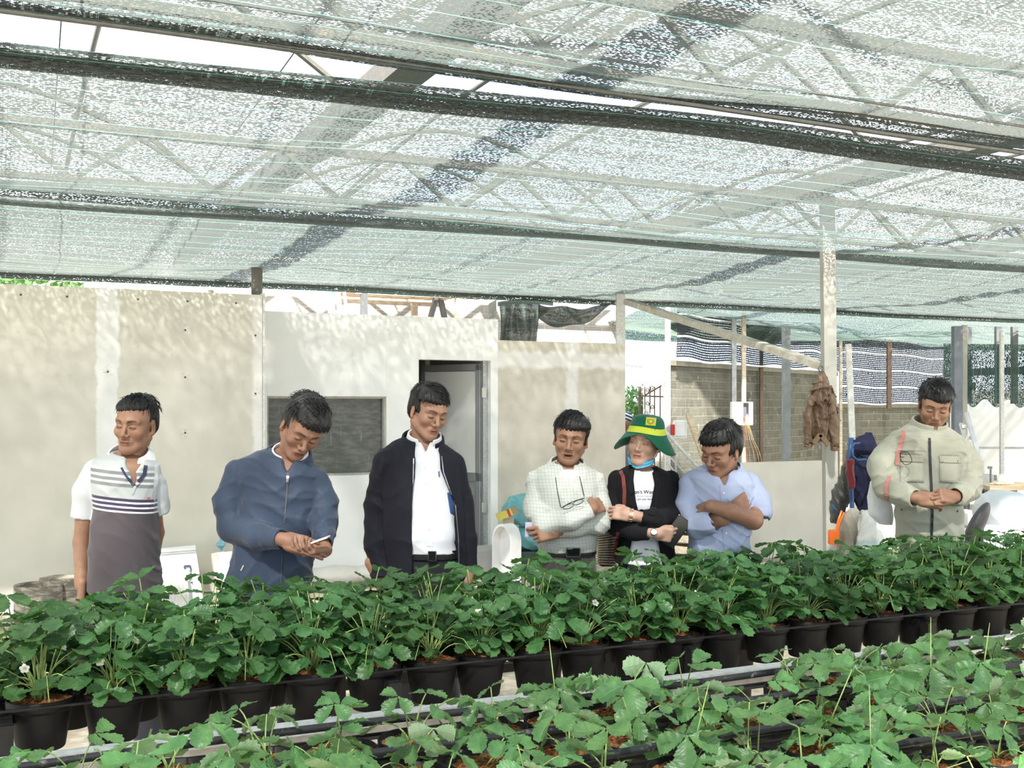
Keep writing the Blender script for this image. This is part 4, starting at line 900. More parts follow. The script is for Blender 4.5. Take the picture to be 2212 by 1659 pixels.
    def patch(s, name, target, quad, mat, th=.002, nu=6, nv=6, label=None):
        """small cloth patch over picture quad (4 corners: tl,tr,br,bl)"""
        bv = bvh(target); b = MB(); C0 = Vector((0, 0, CZ)); g = []
        for i in range(nu+1):
            for j_ in range(nv+1):
                u, v = i/nu, j_/nv; x = (1-v)*((1-u)*quad[0][0]+u*quad[1][0])+v*((1-u)*quad[3][0]+u*quad[2][0]); y = (1-v)*((1-u)*quad[0][1]+u*quad[1][1])+v*((1-u)*quad[3][1]+u*quad[2][1]); q = s.hit(bv, x, y); g.append(q+(C0-q).normalized()*(th+.001))
        b.add(g, [(i*(nv+1)+j_, i*(nv+1)+j_+1, (i+1)*(nv+1)+j_+1, (i+1)*(nv+1)+j_) for i in range(nu) for j_ in range(nv)]); return obj(name, b, mat, s.root, label=label, smooth=True, solid=th)
    def button(s, name, target, px, py, r, mat, label=None):
        q = s.hit(bvh(target), px, py); d = (Vector((0, 0, CZ))-q).normalized(); R = d.to_track_quat('Z', 'Y').to_matrix(); b = MB(); b.lathe(q+d*.0005, [(0, .003), (r*.7, .003), (r, .002), (r, -.002)], 12, R); return obj(name, b, mat, s.root, label=label, smooth=True)
    def text(s, name, target, body, px, py, size, mat, width=None, label=None, bold=0, shear=0):
        cu = bpy.data.curves.new('t', 'FONT'); cu.body = body; cu.size = size; cu.align_x = 'CENTER'; cu.align_y = 'CENTER'; cu.offset = bold; cu.shear = shear; cu.resolution_u = 3
        to = bpy.data.objects.new('t', cu); me = bpy.data.meshes.new_from_object(to); bm = bmesh.new(); bm.from_mesh(me); bmesh.ops.subdivide_edges(bm, edges=[e for e in bm.edges if e.calc_length() > size*.15], cuts=1); bmesh.ops.triangulate(bm, faces=bm.faces)
        bv = bvh(target); b = MB(); C0 = Vector((0, 0, CZ)); vs = []
        for v in bm.verts: q = s.hit(bv, px+v.co.x/s.k, py-v.co.y/s.k); vs.append(q+(C0-q).normalized()*.0025)
        bm.verts.index_update(); b.add(vs, [tuple(v.index for v in f.verts) for f in bm.faces]); bm.free(); bpy.data.objects.remove(to); bpy.data.curves.remove(cu); bpy.data.meshes.remove(me); return obj(name, b, mat, s.root, label=label)
_bv = {}
def bvh(o):
    lst = o if isinstance(o, (list, tuple)) else [o]; key = tuple(q.name for q in lst)
    if key not in _bv:
        vs, fs = [], []
        for q in lst: off = ROOT[q.name]; k = len(vs); vs += [v.co+off for v in q.data.vertices]; fs += [tuple(i+k for i in p.vertices) for p in q.data.polygons]
        _bv[key] = BVHTree.FromPolygons(vs, fs)
    return _bv[key]
def m_cloth(name, c, rough=.8, weave=900., var=.1, sheen=.2, c2=None):
    n = NB(name, rough, .2); f = n.noise(n.obj(), 7., 4); g = n.noise(n.obj(), weave, 1); n.col(n.mix(n.sm(f, .3, .7), tuple(x*(1-var) for x in c), tuple(min(1, x*(1+var)) for x in c))); n.bump(g, .08, .002); n.b.inputs['Sheen Weight'].default_value = sheen; return n.m
HAIR = m_hair(); HAIRG = m_hair('greying_hair', .35)
SKIN1 = m_skin('tan_skin', (.27,.145,.09)); SKIN2 = m_skin('medium_skin', (.31,.17,.11)); SKIN3 = m_skin('light_skin', (.42,.26,.19)); SKIN4 = m_skin('ruddy_skin', (.285,.148,.095))
# ------------------------------------------------------------------ clothing helpers
def wedge(pts, y1, s):
    """front opening: convex picture polygon (clockwise in the picture) cut from the front back to depth y1"""
    P2 = [(float(W(px, py, s.Y-.08).x), float(W(px, py, s.Y-.08).z)) for px, py in pts]; ns = []
    for i in range(len(P2)):
        a, b = P2[i], P2[(i+1) % len(P2)]; d = (b[0]-a[0], b[1]-a[1]); L = math.hypot(*d); ns.append((a, (-d[1]/L, d[0]/L)))
    c = (sum(p[0] for p in P2)/len(P2), sum(p[1] for p in P2)/len(P2)); ns = [(a, n if (c[0]-a[0])*n[0]+(c[1]-a[1])*n[1] < 0 else (-n[0], -n[1])) for a, n in ns]
    def f(P):
        d = P[:, 1]-y1
        for a, n in ns: d = np.maximum(d, (P[:, 0]-a[0])*n[0]+(P[:, 2]-a[1])*n[1])
        return d
    return f
def collar(c, rx, ry, top, low_b, low_f, flare=.25, tilt=22, yaw=0, g_top=.03, g_low=.005, th=.0035, pw=3, roll=0):
    R = np.array(Matrix.Rotation(math.radians(roll), 3, 'Y') @ Matrix.Rotation(math.radians(yaw), 3, 'Z') @ Matrix.Rotation(math.radians(tilt), 3, 'X'), dtype=f32); c = A3(c)
    def f(P):
        q = (P-c) @ R; x, y, z = q[:, 0], q[:, 1], q[:, 2]; a = np.arctan2(x/rx, -y/ry); rho = np.sqrt((x/rx)**2+(y/ry)**2); fr = ((1+np.cos(a))/2)**pw
        lo = low_b+(low_f-low_b)*fr; tg = 1+flare*(top-z)/min(rx, ry); d = np.abs(rho-tg)*min(rx, ry)-th
        g = g_low+(g_top-g_low)*np.clip((z-lo)/(top-lo+1e-6), 0, 1); d = np.maximum(d, np.where(y < 0, g-np.abs(x), -1)); return np.maximum(np.maximum(d, z-top), lo-z)
    return f
def add_collar(s, name, mat, c, *a, label=None, **k):
    S = SDF().add(collar(c, *a, **k)); v, f = surf(S, np.array(c)-(.15, .15, .13), np.array(c)+(.15, .15, .10), .0030); return np_obj(name, [(v, f, 0)], [mat], s.root, label)
def sleeve(S, pts, rad, k=.03, kin=.02):
    T = SDF()
    for i in range(len(pts)-1): T.add(d_cap(pts[i], pts[i+1], rad[i], rad[i+1]), kin if i else 0)
    S.add(T, k); return S
def open_end(S, a, b, r, depth=.03):
    """hollow the cuff: bore from beyond b back towards a"""
    a, b = Vector(a), Vector(b); d = (b-a).normalized(); S.sub(d_cap(b-d*depth, b+d*.08, r), .003); S.sub(d_halfspace(b, tuple(-d)), 0) if False else None; return S
def endcut(T, a, b):
    a, b = Vector(a), Vector(b); T.cut(d_halfspace(b, tuple((b-a).normalized()))); return T
def tube_sleeve(pts, rad, bore, k=.02, w=None):
    """sleeve as its own field with a flat, hollow cuff"""
    T = SDF()
    for i in range(len(pts)-1): T.add(d_cap(pts[i], pts[i+1], rad[i], rad[i+1]), k if i else 0)
    if w: T.warp(w)
    a, b = Vector(pts[-2]), Vector(pts[-1]); d = (b-a).normalized(); b2 = b
    pl = d_halfspace(b2, tuple(d)); cyl = d_cap(b2-d*.16, b2+d*.2, rad[-1]*2.2); T.sub(lambda P: np.maximum(-pl(P), cyl(P))); 
    T.sub(d_cap(b2-d*.05, b2+d*.1, bore), .002); return T
# ================================================================== man in the striped polo shirt
p = Person(4.62, 285, 'man in grey and white striped polo shirt, furthest left of the group', SKIN1)
p.head(294, 919, -30, 6, 4, 1.0, hairline=.064, stubble=.35, w=.96, jaw=.92, side=.008, vol=.010, part=-.01, seed=3, eye=.0014, back=-.040, brow=.95)
p.eyes(.0028, (-.004, -.001)); nb = p.j(276, 1006, .01)
rw = p.rows([(972, 252, 298, .04, .02), (980, 234, 310, .07, .015), (992, 206, 329, .092), (1008, 197, 340, .108), (1030, 201, 342, .118), (1100, 205, 340, .122), (1150, 197, 339, .122), (1215, 192, 344, .120), (1262, 193, 349, .118), (1277, 195, 350, .116)], .12)
p.neck(nb, .060, .052, [(d_cap(p.j(276, 995, .015), p.j(228, 1014, .015), .032, .03), .03), (d_cap(p.j(276, 995, .015), p.j(318, 1014, .015), .032, .03), .03)])
a_sh, a_el, a_wr = p.j(204, 1022), p.j(177, 1172, .01), p.j(176, 1254, -.03)
hd = p.hand(a_wr, (.02, -.10, -1), (.85, .45, 0), -1, [.95, 1.0, 1.05, 1.1], 1.0, thumb=(.35, .7), spread=.02)
p.limb([a_sh, p.j(183, 1125, .01), a_el, a_wr], [.036, .037, .036, .026], hd); p.limb([p.j(326, 1034), p.j(337, 1150, .12), p.j(325, 1235, .10)], [.030, .034, .026], p.hand(p.j(325, 1235, .10), (-.1, -.1, -1), (-1, .2, 0), 1, .9))
p.finish_body([(z, x, y, a-.018, b-.020) for z, x, y, a, b in rw])
n = NB('striped_polo_jersey', .85, .15); X, Y_, Z = n.xyz(); zb = p.z
slant = n.ma('MULTIPLY', X, -.10); zz = n.ma('ADD', n.ma('SUBTRACT', Z, slant), 0.)
body_lo = (.080, .068, .075); c = n.mix(n.sm(zz, zb(1098)-.002, zb(1098)+.002), body_lo, (.40, .42, .42))
for yy in (1075, 1085, 1095): c = n.mix(n.band(zz, zb(yy), .0062, .0012), c, (.055, .045, .075))
for yy in (1080, 1090, 1100): c = n.mix(n.band(zz, zb(yy), .0035, .0012), c, (.80, .80, .82))
for yy in (1019, 1032, 1044): c = n.mix(n.band(zz, zb(yy), .0075, .002), c, (.20, .21, .21))
for yy in (1013, 1026, 1038): c = n.mix(n.band(zz, zb(yy), .0045, .002), c, (.58, .59, .60))
slv = n.ma('SUBTRACT', 1., n.sm(X, -.152, -.146)); slv2 = n.sm(X, .103, .108)   # sleeves are plain
c = n.mix(n.ma('MULTIPLY', n.ma('MAXIMUM', slv, n.ma('MULTIPLY', slv2, 1.)), n.sm(zz, zb(1134), zb(1129))), c, (.50, .52, .53))
n.col(c); n.bump(n.noise(n.obj(), 700., 1), .1, .002); n.b.inputs['Sheen Weight'].default_value = .2; POLO = n.m
S = SDF().add(d_loft(rw)); S.sub(d_cap(p.j(277, 985, .0), p.j(283, 930, .02), .058, .060), .01); S.sub(wedge([(256, 965), (308, 965), (293, 1046)], p.Y+.02, p), .006)
S.add(tube_sleeve([p.j(206, 1018), p.j(188, 1062, .005), p.j(180, 1119, .01)], [.050, .056, .049], .038), .014); S.add(tube_sleeve([p.j(322, 1016, .01), p.j(334, 1060, .04), p.j(341, 1107, .07)], [.050, .050, .046], .036), .012)
S.warp(folds3(.005, [(30, 8, 26), (18, 0, 34), (-12, 10, 20)], 4))
lo, hi = bbox([p.j(150, 1290), p.j(365, 955)], .03); lo[1] = p.Y-.2; hi[1] = p.Y+.22
shirt = p.cloth('polo_shirt', S, lo, hi, POLO)
add_collar(p, 'collar', m_cloth('white_rib_knit', (.82, .83, .84)), p.j(280, 985, .0), .080, .074, .024, -.016, -.060, .44, 30, 6, g_top=.050, g_low=.026, th=.004)
NAVY = m_cloth('navy_facing', (.035, .045, .085)); p.strip('collar_facing', [shirt], [(262, 1010), (272, 1028), (290, 1049)], .010, NAVY); p.strip('collar_facing', [shirt], [(315, 1005), (312, 1025), (293, 1049)], .016, NAVY)
p.strip('placket', [shirt], [(292, 1050), (285, 1068)], .010, m_cloth('placket_grey', (.45, .47, .48))); p.patch('chest_flag_badge', [shirt], [(318, 1074), (324, 1073.5), (324, 1077), (318, 1077.5)], M('badge_red_white', (.65,.12,.14), .6))
p.hair(HAIR, 420, vol=.011, hairline=.066, taper=.8); p.trousers(1266, (200, 344), m_cloth('charcoal_trousers', (.03, .031, .04)))
# ================================================================== man in the blue jacket
p = Person(4.74, 595, 'man in slate blue zip jacket looking down at his phone', SKIN4)
p.head(653, 924, 22, 30, 17, 1.06, dy=-.05, hairline=.056, stubble=.2, down=True, eye=.0012, seed=6, vol=.016, part=.02, w=1.0)
nb = p.j(620, 1002, .02)
rw = p.rows([(965, 582, 634, .05, .03), (975, 556, 650, .08, .02), (989, 522, 666, .095), (1004, 510, 682, .108), (1024, 506, 696, .118), (1070, 520, 697, .125), (1130, 516, 690, .13), (1180, 506, 682, .135), (1225, 497, 674, .13), (1262, 489, 670, .128), (1280, 494, 666, .12)], .12)
p.neck(nb, .060, .054)
# right arm across the front (picture left), left forearm towards the viewer
rsh, rel, rwr = p.j(516, 1022, .0), p.j(503, 1140, -.03), p.j(606, 1166, -.235); lsh, lel, lwr = p.j(684, 1038, .0), p.j(699, 1130, -.06), p.j(692, 1186, -.21)
h1 = p.hand(p.j(617, 1167, -.24), (.93, -.1, -.22), (.15, .85, -.45), -1, [.22, .3, .36, .42], 1.02, thumb=(.05, 1.1), spread=.0)
h2 = p.hand(p.j(698, 1190, -.19), (-.45, -.6, .0), (-.25, .1, .95), 1, [.5, .6, .7, .8], .98, thumb=(.2, .5))
p.limb([p.j(598, 1164, -.23), p.j(618, 1167, -.24)], [.029, .027], h1); p.limb([p.j(700, 1176, -.16), p.j(698, 1190, -.19)], [.029, .027], h2)
p.finish_body([(z, x, y, a-.02, b-.022) for z, x, y, a, b in rw])
def m_nylon(name, c, rough=.60, f2=.5):
    n = NB(name, rough, .25); f = n.noise(n.obj(), 6., 4); g = n.noise(n.scale(n.obj(), (30, 30, 18)), 1., 4); n.col(n.mix(n.sm(f, .3, .7), tuple(x*.88 for x in c), tuple(x*1.1 for x in c))); n.bump(g, .5*f2, .012); n.b.inputs['Sheen Weight'].default_value = .15; return n.m
BLUE = m_nylon('slate_blue_nylon', (.034, .050, .086))
S = SDF().add(d_loft(rw)); S.sub(d_cap(p.j(622, 985, -.01), p.j(640, 930, -.03), .056, .062), .008); S.sub(wedge([(592, 950), (655, 950), (622, 1018)], p.Y+.0, p), .006)
S.warp(folds3(.0055, [(30, 5, 14), (26, 0, -12), (-10, 10, 30)], 11))
A_ = tube_sleeve([rsh, p.j(495, 1085, -.0), rel, p.j(560, 1160, -.15), p.j(609, 1165, -.235)], [.058, .066, .060, .052, .044], .034, .03, w=folds3(.0055, [(34, 10, 30), (-25, 0, 40)], 5)); S.add(A_, .016)
B_ = tube_sleeve([lsh, p.j(700, 1085, -.01), lel, p.j(699, 1176, -.18)], [.052, .056, .056, .042], .032, .03, w=folds3(.006, [(30, 10, 50), (-35, 0, 60)], 8)); S.add(B_, .014)
lo, hi = bbox([p.j(465, 1290), p.j(725, 945)], .02); lo[1] = p.Y-.34; hi[1] = p.Y+.2
jk = p.cloth('zip_jacket', S, lo, hi, BLUE)
WHT = m_cloth('white_shirt_cotton', (.66, .67, .70)); GRYZ = M('grey_zip', (.08,.085,.095), .4)
add_collar(p, 'shirt_collar', WHT, p.j(626, 986, -.012), .072, .066, .034, -.010, -.046, .18, 30, 12, g_top=.034, g_low=.008, roll=4)
add_collar(p, 'jacket_collar', BLUE, p.j(623, 992, -.008), .092, .086, .036, -.015, -.050, .26, 28, 10, g_top=.060, g_low=.022, th=.0045, roll=4)
p.strip('zip', [jk], [(622, 1020), (619, 1070), (614, 1130)], .007, GRYZ); p.strip('zip_pull', [jk], [(621.5, 1028), (621, 1042)], .011, M('steel_grey', (.3,.3,.3), .35, .1, 8, .8), th=.005)
p.strip('pocket_seam', [jk], [(526, 1221), (520, 1233)], .005, M('pale_seam', (.55,.50,.46), .5)); p.strip('zip', [jk], [(610, 1195), (606, 1270)], .004, GRYZ)
p.hair(HAIRG, 700, vol=.020, hairline=.050, sweep=.9, side=-.012, taper=.6, slant=.10); p.trousers(1262, (500, 662), m_cloth('black_trousers', (.012, .012, .014)))
b = MB(); a, c = p.j(674, 1172, -.31), p.j(711, 1159, -.27); d = (c-a).normalized(); b.box((a+c)/2, ((c-a).length*.98, .075, .008), Matrix((d, Vector((0, .999, -.02)), d.cross(Vector((0, .999, -.02))))).transposed().to_3x3())
obj('smartphone', b, [M('white_phone_case', (.80,.80,.82), .25)], label='white smartphone held in the hands of the blue jacket man', cat='phone', bevel=.003)
# ================================================================== man in the black jacket, white shirt
p = Person(5.0, 915, 'man in open black jacket over a plain white shirt', SKIN2)
p.head(925, 891, 33, 12, 9, .985, hairline=.060, w=1.0, jaw=1.08, stubble=.15, down=True, eye=.0011, seed=9, vol=.013, part=-.03, nose=1.1)
nb = p.j(912, 962, .02); p.neck(nb, .062, .056)
rw = p.rows([(941, 884, 936, .045, .02), (950, 856, 948, .07, .01), (962, 836, 965, .09), (977, 822, 984, .105), (996, 818, 994, .118), (1040, 826, 996, .130), (1100, 828, 1000, .142), (1160, 830, 1004, .148), (1200, 834, 1006, .142), (1250, 836, 1010, .135)], .12)
p.limb([p.j(803, 1215, -.02), p.j(820, 1252, -.03)], [.032, .027], p.hand(p.j(820, 1252, -.03), (.15, -.1, -1), (.9, .3, 0), -1, .8)); p.limb([p.j(1008, 1215, -.0), p.j(1010, 1250, -.03)], [.032, .027], p.hand(p.j(1010, 1250, -.03), (-.05, -.1, -1), (-.9, .3, 0), 1, .8))
p.finish_body([(z, x, y, a-.035, b-.04) for z, x, y, a, b in rw])
SH = SDF().add(d_loft([(z, x+.004, y, a-.016, b-.012) for z, x, y, a, b in rw if z > p.z(1192)]+[(p.z(1192), rw[-2][1]+.006, p.Y, rw[-2][3]-.02, .120)])); SH.sub(d_cap(p.j(914, 950, .0), p.j(924, 900, 0), .054, .06), .008); SH.sub(wedge([(893, 925), (937, 925), (920, 978)], p.Y+.01, p), .005); SH.warp(folds3(.004, [(18, 5, 40), (40, 0, 14)], 21))
lo, hi = bbox([p.j(800, 1200), p.j(1030, 925)], .03); lo[1] = p.Y-.2; hi[1] = p.Y+.2; sh = p.cloth('white_shirt', SH, lo, hi, WHT)
BLKJ = m_cloth('black_jacket_cloth', (.010, .010, .016), .75, 500., .1, .02)
J = SDF().add(d_loft([(z, x, y, a+.004, b+.008) for z, x, y, a, b in rw])); J.sub(d_cap(p.j(914, 950, .0), p.j(924, 900, 0), .066, .075), .008)
J.sub(wedge([(895, 915), (942, 915), (949, 985), (898, 985)], p.Y+.01, p)); J.sub(wedge([(900, 975), (949, 975), (953, 1020), (897, 1020)], p.Y-.03, p)); J.sub(wedge([(897, 1012), (952, 1012), (983, 1090), (892, 1090)], p.Y-.03, p)); J.sub(wedge([(892, 1080), (980, 1080), (991, 1280), (893, 1280)], p.Y-.03, p)); J.warp(folds3(.0045, [(26, 5, 4), (34, 0, 10)], 31))
A_ = tube_sleeve([p.j(832, 1000), p.j(816, 1090, .01), p.j(814, 1170, .0), p.j(826, 1248, -.03)], [.058, .060, .056, .050], .038, w=folds3(.004, [(20, 5, 60), (30, 0, 30)], 33)); J.add(A_, .012)
B_ = tube_sleeve([p.j(978, 1002), p.j(1000, 1090, .03), p.j(1008, 1170, .02), p.j(1012, 1250, .0)], [.054, .050, .046, .042], .034, w=folds3(.004, [(20, 5, 60), (30, 0, 30)], 35)); J.add(B_, .012)
lo, hi = bbox([p.j(785, 1262), p.j(1040, 922)], .01); lo[1] = p.Y-.22; hi[1] = p.Y+.2; jk = p.cloth('open_jacket', J, lo, hi, BLKJ)
add_collar(p, 'shirt_collar', WHT, p.j(916, 952, -.01), .073, .068, .034, -.008, -.052, .16, 24, 10, g_top=.034, g_low=.010, roll=3); add_collar(p, 'jacket_collar', BLKJ, p.j(913, 957, .0), .090, .088, .032, -.014, -.03, .16, 24, 8, g_top=.052, g_low=.050, th=.005, roll=3)
p.strip('zip', [jk], [(893.5, 990), (892, 1060), (891, 1150), (892, 1230)], .004, M('silver_zip', (.35,.35,.38), .3, .1, 8, .8)); p.strip('zip', [jk], [(954, 985), (958, 1020), (984, 1092), (990, 1160), (992, 1235)], .004, M('silver_zip'))
p.strip('shirt_placket', [sh], [(915, 990), (921, 1060), (927, 1130), (928, 1180)], .028, WHT, th=.0015)
for yy in (1010, 1045, 1080, 1115, 1143): p.button('shirt_button', [sh], 917+(yy-1000)*.075, yy, .0048, M('pearl_button', (.66,.68,.70), .3))
p.strip('pen', [sh], [(948, 1018), (949, 1030)], .006, M('blue_pen', (.08,.10,.25), .3), th=.004); p.patch('lining', [sh], [(966, 1064), (976, 1064), (986, 1116), (973, 1108)], m_cloth('blue_lining', (.03, .07, .20)))
cx, hw, zt = p.trousers(1186, (840, 1000), m_cloth('black_trousers_2', (.014, .014, .018)))
def belt(s, cx, zt, hw, mat, h=.034, drop=.0, dep=.11, buckle=None, bl=None):
    b = MB(); k = 40; vs = []
    for i in range(k):
        a = 2*PI*i/k; sx = abs(math.cos(a))**(2/2.3)*(1 if math.cos(a) > 0 else -1); sy = abs(math.sin(a))**(2/2.3)*(1 if math.sin(a) > 0 else -1)
        for e, zz_ in ((1, zt), (1, zt-h), (.93, zt-h), (.93, zt)): vs.append((cx+hw*e*sx, s.Y+dep*e*sy, zz_-drop))
    b.add(vs, [(i*4+j, ((i+1) % k)*4+j, ((i+1) % k)*4+(j+1) % 4, i*4+(j+1) % 4) for i in range(k) for j in range(4)]); o = obj('belt', b, mat, s.root, smooth=False)
    if buckle:
        x, w = s.j(buckle[0], 1190).x, buckle[1]; q = Vector((x, s.Y-dep-.006, zt-drop-h/2)); b = MB(); b.box(q, (w, .008, h*1.12)); m1 = obj('buckle', b, M('dark_enamel_buckle', (.02,.02,.022), .2, .1, 8, .6), o, bevel=.002)
        for dx, dz, ww, hh in ((0, 1, 1, .12), (0, -1, 1, .12), (1, 0, .06, 1), (-1, 0, .06, 1)): b = MB() if dx == 0 and dz == 1 else b; b.box(q+Vector((dx*w/2, -.003, dz*h*.56)), (w*ww if ww == 1 else .004, .008, .004 if hh < 1 else h*1.12))
        obj('buckle_rim', b, M('chrome', (.75,.75,.76), .15, .02, 8, 1.), o)
    return o
BELTB = M('black_leather', (.015,.014,.014), .35, .2, 40.); belt(p, cx, p.z(1184), hw*1.02, BELTB, .038, dep=.118, buckle=(938, .034)); p.hair(HAIR, 800, vol=.013, hairline=.056, part=-.03, sweep=1.1, side=-.010, messy=.6, taper=.35, slant=.16)
# ================================================================== man in the checked shirt
p = Person(5.10, 1228, 'man in white checked shirt with arms folded, speaking, spectacles hanging on a cord', SKIN1)
p.head(1233, 949, -4, 7, 6, .965, hairline=.050, w=1.0, jaw=.98, stubble=.2, open=.006, eye=.0016, seed=12, vol=.013, part=.03, nose=1.15)
p.eyes(.0034); nb = p.j(1222, 1022, .02); p.neck(nb, .058, .053)
rw = p.rows([(992, 1206, 1244, .04, .02), (1001, 1184, 1260, .068, .01), (1011, 1160, 1280, .085), (1028, 1150, 1294, .105), (1050, 1150, 1298, .118), (1100, 1160, 1296, .125), (1150, 1158, 1292, .13), (1175, 1158, 1290, .13), (1190, 1163, 1288, .118)], .12)
r1 = [p.j(1160, 1038), p.j(1158, 1100, -.03), p.j(1180, 1134, -.13), p.j(1235, 1122, -.215), p.j(1276, 1100, -.20)]; r2 = [p.j(1286, 1040), p.j(1294, 1095, -.02), p.j(1292, 1128, -.09), p.j(1240, 1138, -.15), p.j(1205, 1144, -.14)]
p.limb([p.j(1262, 1106, -.20), p.j(1279, 1098, -.195)], [.028, .026], p.hand(p.j(1279, 1098, -.19), (.55, .75, .15), (-.1, .9, -.3), 1, [.5, .5, .5, .5], .9))
h2 = p.hand(p.j(1204, 1144, -.17), (-.93, -.05, -.22), (-.15, .9, -.2), -1, [.5, .7, .85, .95], 1.0, thumb=(.1, .3), spread=.12); p.limb([p.j(1225, 1141, -.15), p.j(1204, 1144, -.17)], [.03, .027], h2)
p.finish_body([(z, x, y, a-.02, b-.022) for z, x, y, a, b in rw])
def m_check(name, base, line, step=.0125, wid=.085):
    n = NB(name, .8, .2); X, Y_, Z = n.xyz(); w = n.ma('MULTIPLY', n.noise(n.obj(), 9., 2), .02)
    l1 = n.ma('LESS_THAN', n.ma('FRACT', n.ma('MULTIPLY', n.ma('ADD', n.ma('ADD', X, n.ma('MULTIPLY', Z, .12)), w), 1/step)), wid); l2 = n.ma('LESS_THAN', n.ma('FRACT', n.ma('MULTIPLY', n.ma('ADD', Z, w), 1/step)), wid)
    n.col(n.mix(n.ma('MULTIPLY', n.ma('MAXIMUM', l1, l2), .75), base, line)); n.bump(n.noise(n.obj(), 700., 1), .08, .002); return n.m
CHK = m_check('checked_cotton', (.46, .47, .43), (.25, .29, .27), .0145, .10)
S = SDF().add(d_loft(rw)); S.sub(d_cap(p.j(1224, 1002, -.01), p.j(1230, 960, 0), .055, .06), .008); S.sub(wedge([(1202, 985), (1248, 985), (1233, 1040)], p.Y+.0, p), .005); S.warp(folds3(.0045, [(30, 5, 44), (16, 0, 50)], 41))
A_ = tube_sleeve(r1, [.052, .054, .054, .046, .040], .030, .03, w=folds3(.005, [(48, 10, 40), (-35, 0, 60)], 43)); B_ = tube_sleeve(r2, [.052, .053, .052, .044, .040], .030, .03, w=folds3(.005, [(48, 10, 40), (-35, 0, 60)], 44)); S.add(B_, .012); S.add(A_, .008)
lo, hi = bbox([p.j(1125, 1195), p.j(1320, 985)], .01); lo[1] = p.Y-.31; hi[1] = p.Y+.2; sh = p.cloth('checked_shirt', S, lo, hi, CHK, .005)
add_collar(p, 'collar', CHK, p.j(1225, 1005, -.01), .076, .070, .020, -.016, -.058, .55, 26, -2, g_top=.044, g_low=.026, roll=3, th=.004)
US = SDF().add(d_loft([(p.z(1060), p.j(1226, 0).x, p.Y, .075, .112), (p.z(1018), p.j(1226, 0).x, p.Y, .075, .105), (p.z(1012), p.j(1226, 0).x, p.Y, .066, .09)])); US.sub(d_cap(p.j(1225, 1004, -.02), p.j(1228, 960, 0), .056, .06), .005); lo, hi = bbox([p.j(1180, 1062), p.j(1270, 1000)], .02); lo[1] = p.Y-.15; hi[1] = p.Y+.14; p.cloth('undershirt', US, lo, hi, WHT, .004)
p.strip('placket', [sh], [(1233, 1040), (1230, 1070), (1228, 1092)], .026, CHK, th=.0014); p.patch('chest_pocket', [sh], [(1262, 1068), (1280, 1068), (1279, 1087), (1264, 1087)], CHK)
CORD = M('black_cord', (.015,.015,.018), .5); p.strip('spectacle_cord', [sh], [(1200, 1031), (1204, 1060), (1211, 1096)], .0035, CORD, th=.003); p.strip('spectacle_cord', [sh], [(1252, 1029), (1257, 1050), (1262, 1072)], .0035, CORD, th=.003)
g = empty('spectacles', p.j(1238, 1090, -.26), 'dark framed spectacles hanging across the checked shirt', 'spectacles')
b = MB(); b.tube([p.j(1213, 1097, -.20), p.j(1228, 1088, -.255), p.j(1245, 1081, -.25), p.j(1262, 1076, -.17)], .0022, 6); obj('temple', b, CORD, g)
for i, (x, y) in enumerate(((1228, 1094), (1249, 1085))): b = MB(); b.tube([p.j(x+11*math.cos(t), y+4.5*math.sin(t)-3.5*math.cos(t), -.262) for t in np.linspace(0, 6.283, 20)], .0016, 5); obj('lens_rim', b, CORD, g)
cx, hw, zt = p.trousers(1180, (1165, 1286), m_cloth('dark_grey_trousers', (.045, .041, .040))); belt(p, cx, p.z(1177), hw*1.04, BELTB, .036, dep=.118, buckle=(1235, .062)); p.hair(HAIR, 700, vol=.014, hairline=.050, part=.03, sweep=-1., messy=.7, taper=.5, slant=-.12, side=-.004)
b = MB(); q = p.j(1170, 1145, -.12); b.box(q, (.150, .016, .066), Matrix.Rotation(.03, 3, 'Y')); nbk = obj('notebook', b, M('lilac_grey_cover', (.42,.38,.50), .4), label='lilac grey notebook held under the folded arms of the man in the checked shirt', cat='notebook', bevel=.002)
# ================================================================== woman with green hat
p = Person(5.15, 1390, 'woman in green bucket hat and black blazer with her arms folded', SKIN3)
p.head(1393, 957, -20, 3, 8, .925, hairline=.062, w=1.0, jaw=.95, stubble=0, soft=1, eye=.0012, brow=.4, lip=(.75, .42, .42), seed=15, vol=.010, nose=1.05)
p.eyes(.0032, (-.003, 0)); nb = p.j(1386, 1030, .02); p.neck(nb, .048, .045)
rw = p.rows([(1002, 1368, 1404, .045, .02), (1010, 1350, 1424, .07, .01), (1022, 1330, 1446, .092), (1045, 1326, 1454, .108), (1090, 1330, 1452, .118), (1130, 1334, 1448, .112), (1170, 1332, 1452, .115), (1215, 1330, 1460, .120)], .11)
r1 = [p.j(1334, 1042), p.j(1324, 1100, -.01), p.j(1334, 1134, -.08), p.j(1372, 1146, -.17), p.j(1403, 1150, -.20)]; r2 = [p.j(1446, 1042), p.j(1458, 1085, -.01), p.j(1450, 1120, -.08), p.j(1412, 1122, -.19), p.j(1381, 1116, -.215)]
p.limb([p.j(1395, 1119, -.20), p.j(1362, 1113, -.205)], [.027, .023], p.hand(p.j(1360, 1112, -.205), (-.9, .4, .1), (0, .9, -.4), -1, .5, .85))
h2 = p.hand(p.j(1415, 1151, -.205), (.95, .1, -.16), (-.1, .85, .25), 1, [.75, .8, .85, .9], .88, thumb=(.2, .6), spread=.03); p.limb([p.j(1392, 1149, -.19), p.j(1415, 1151, -.205)], [.026, .0225], h2, h=.0034)
p.finish_body([(z, x, y, a-.03, b-.03) for z, x, y, a, b in rw])
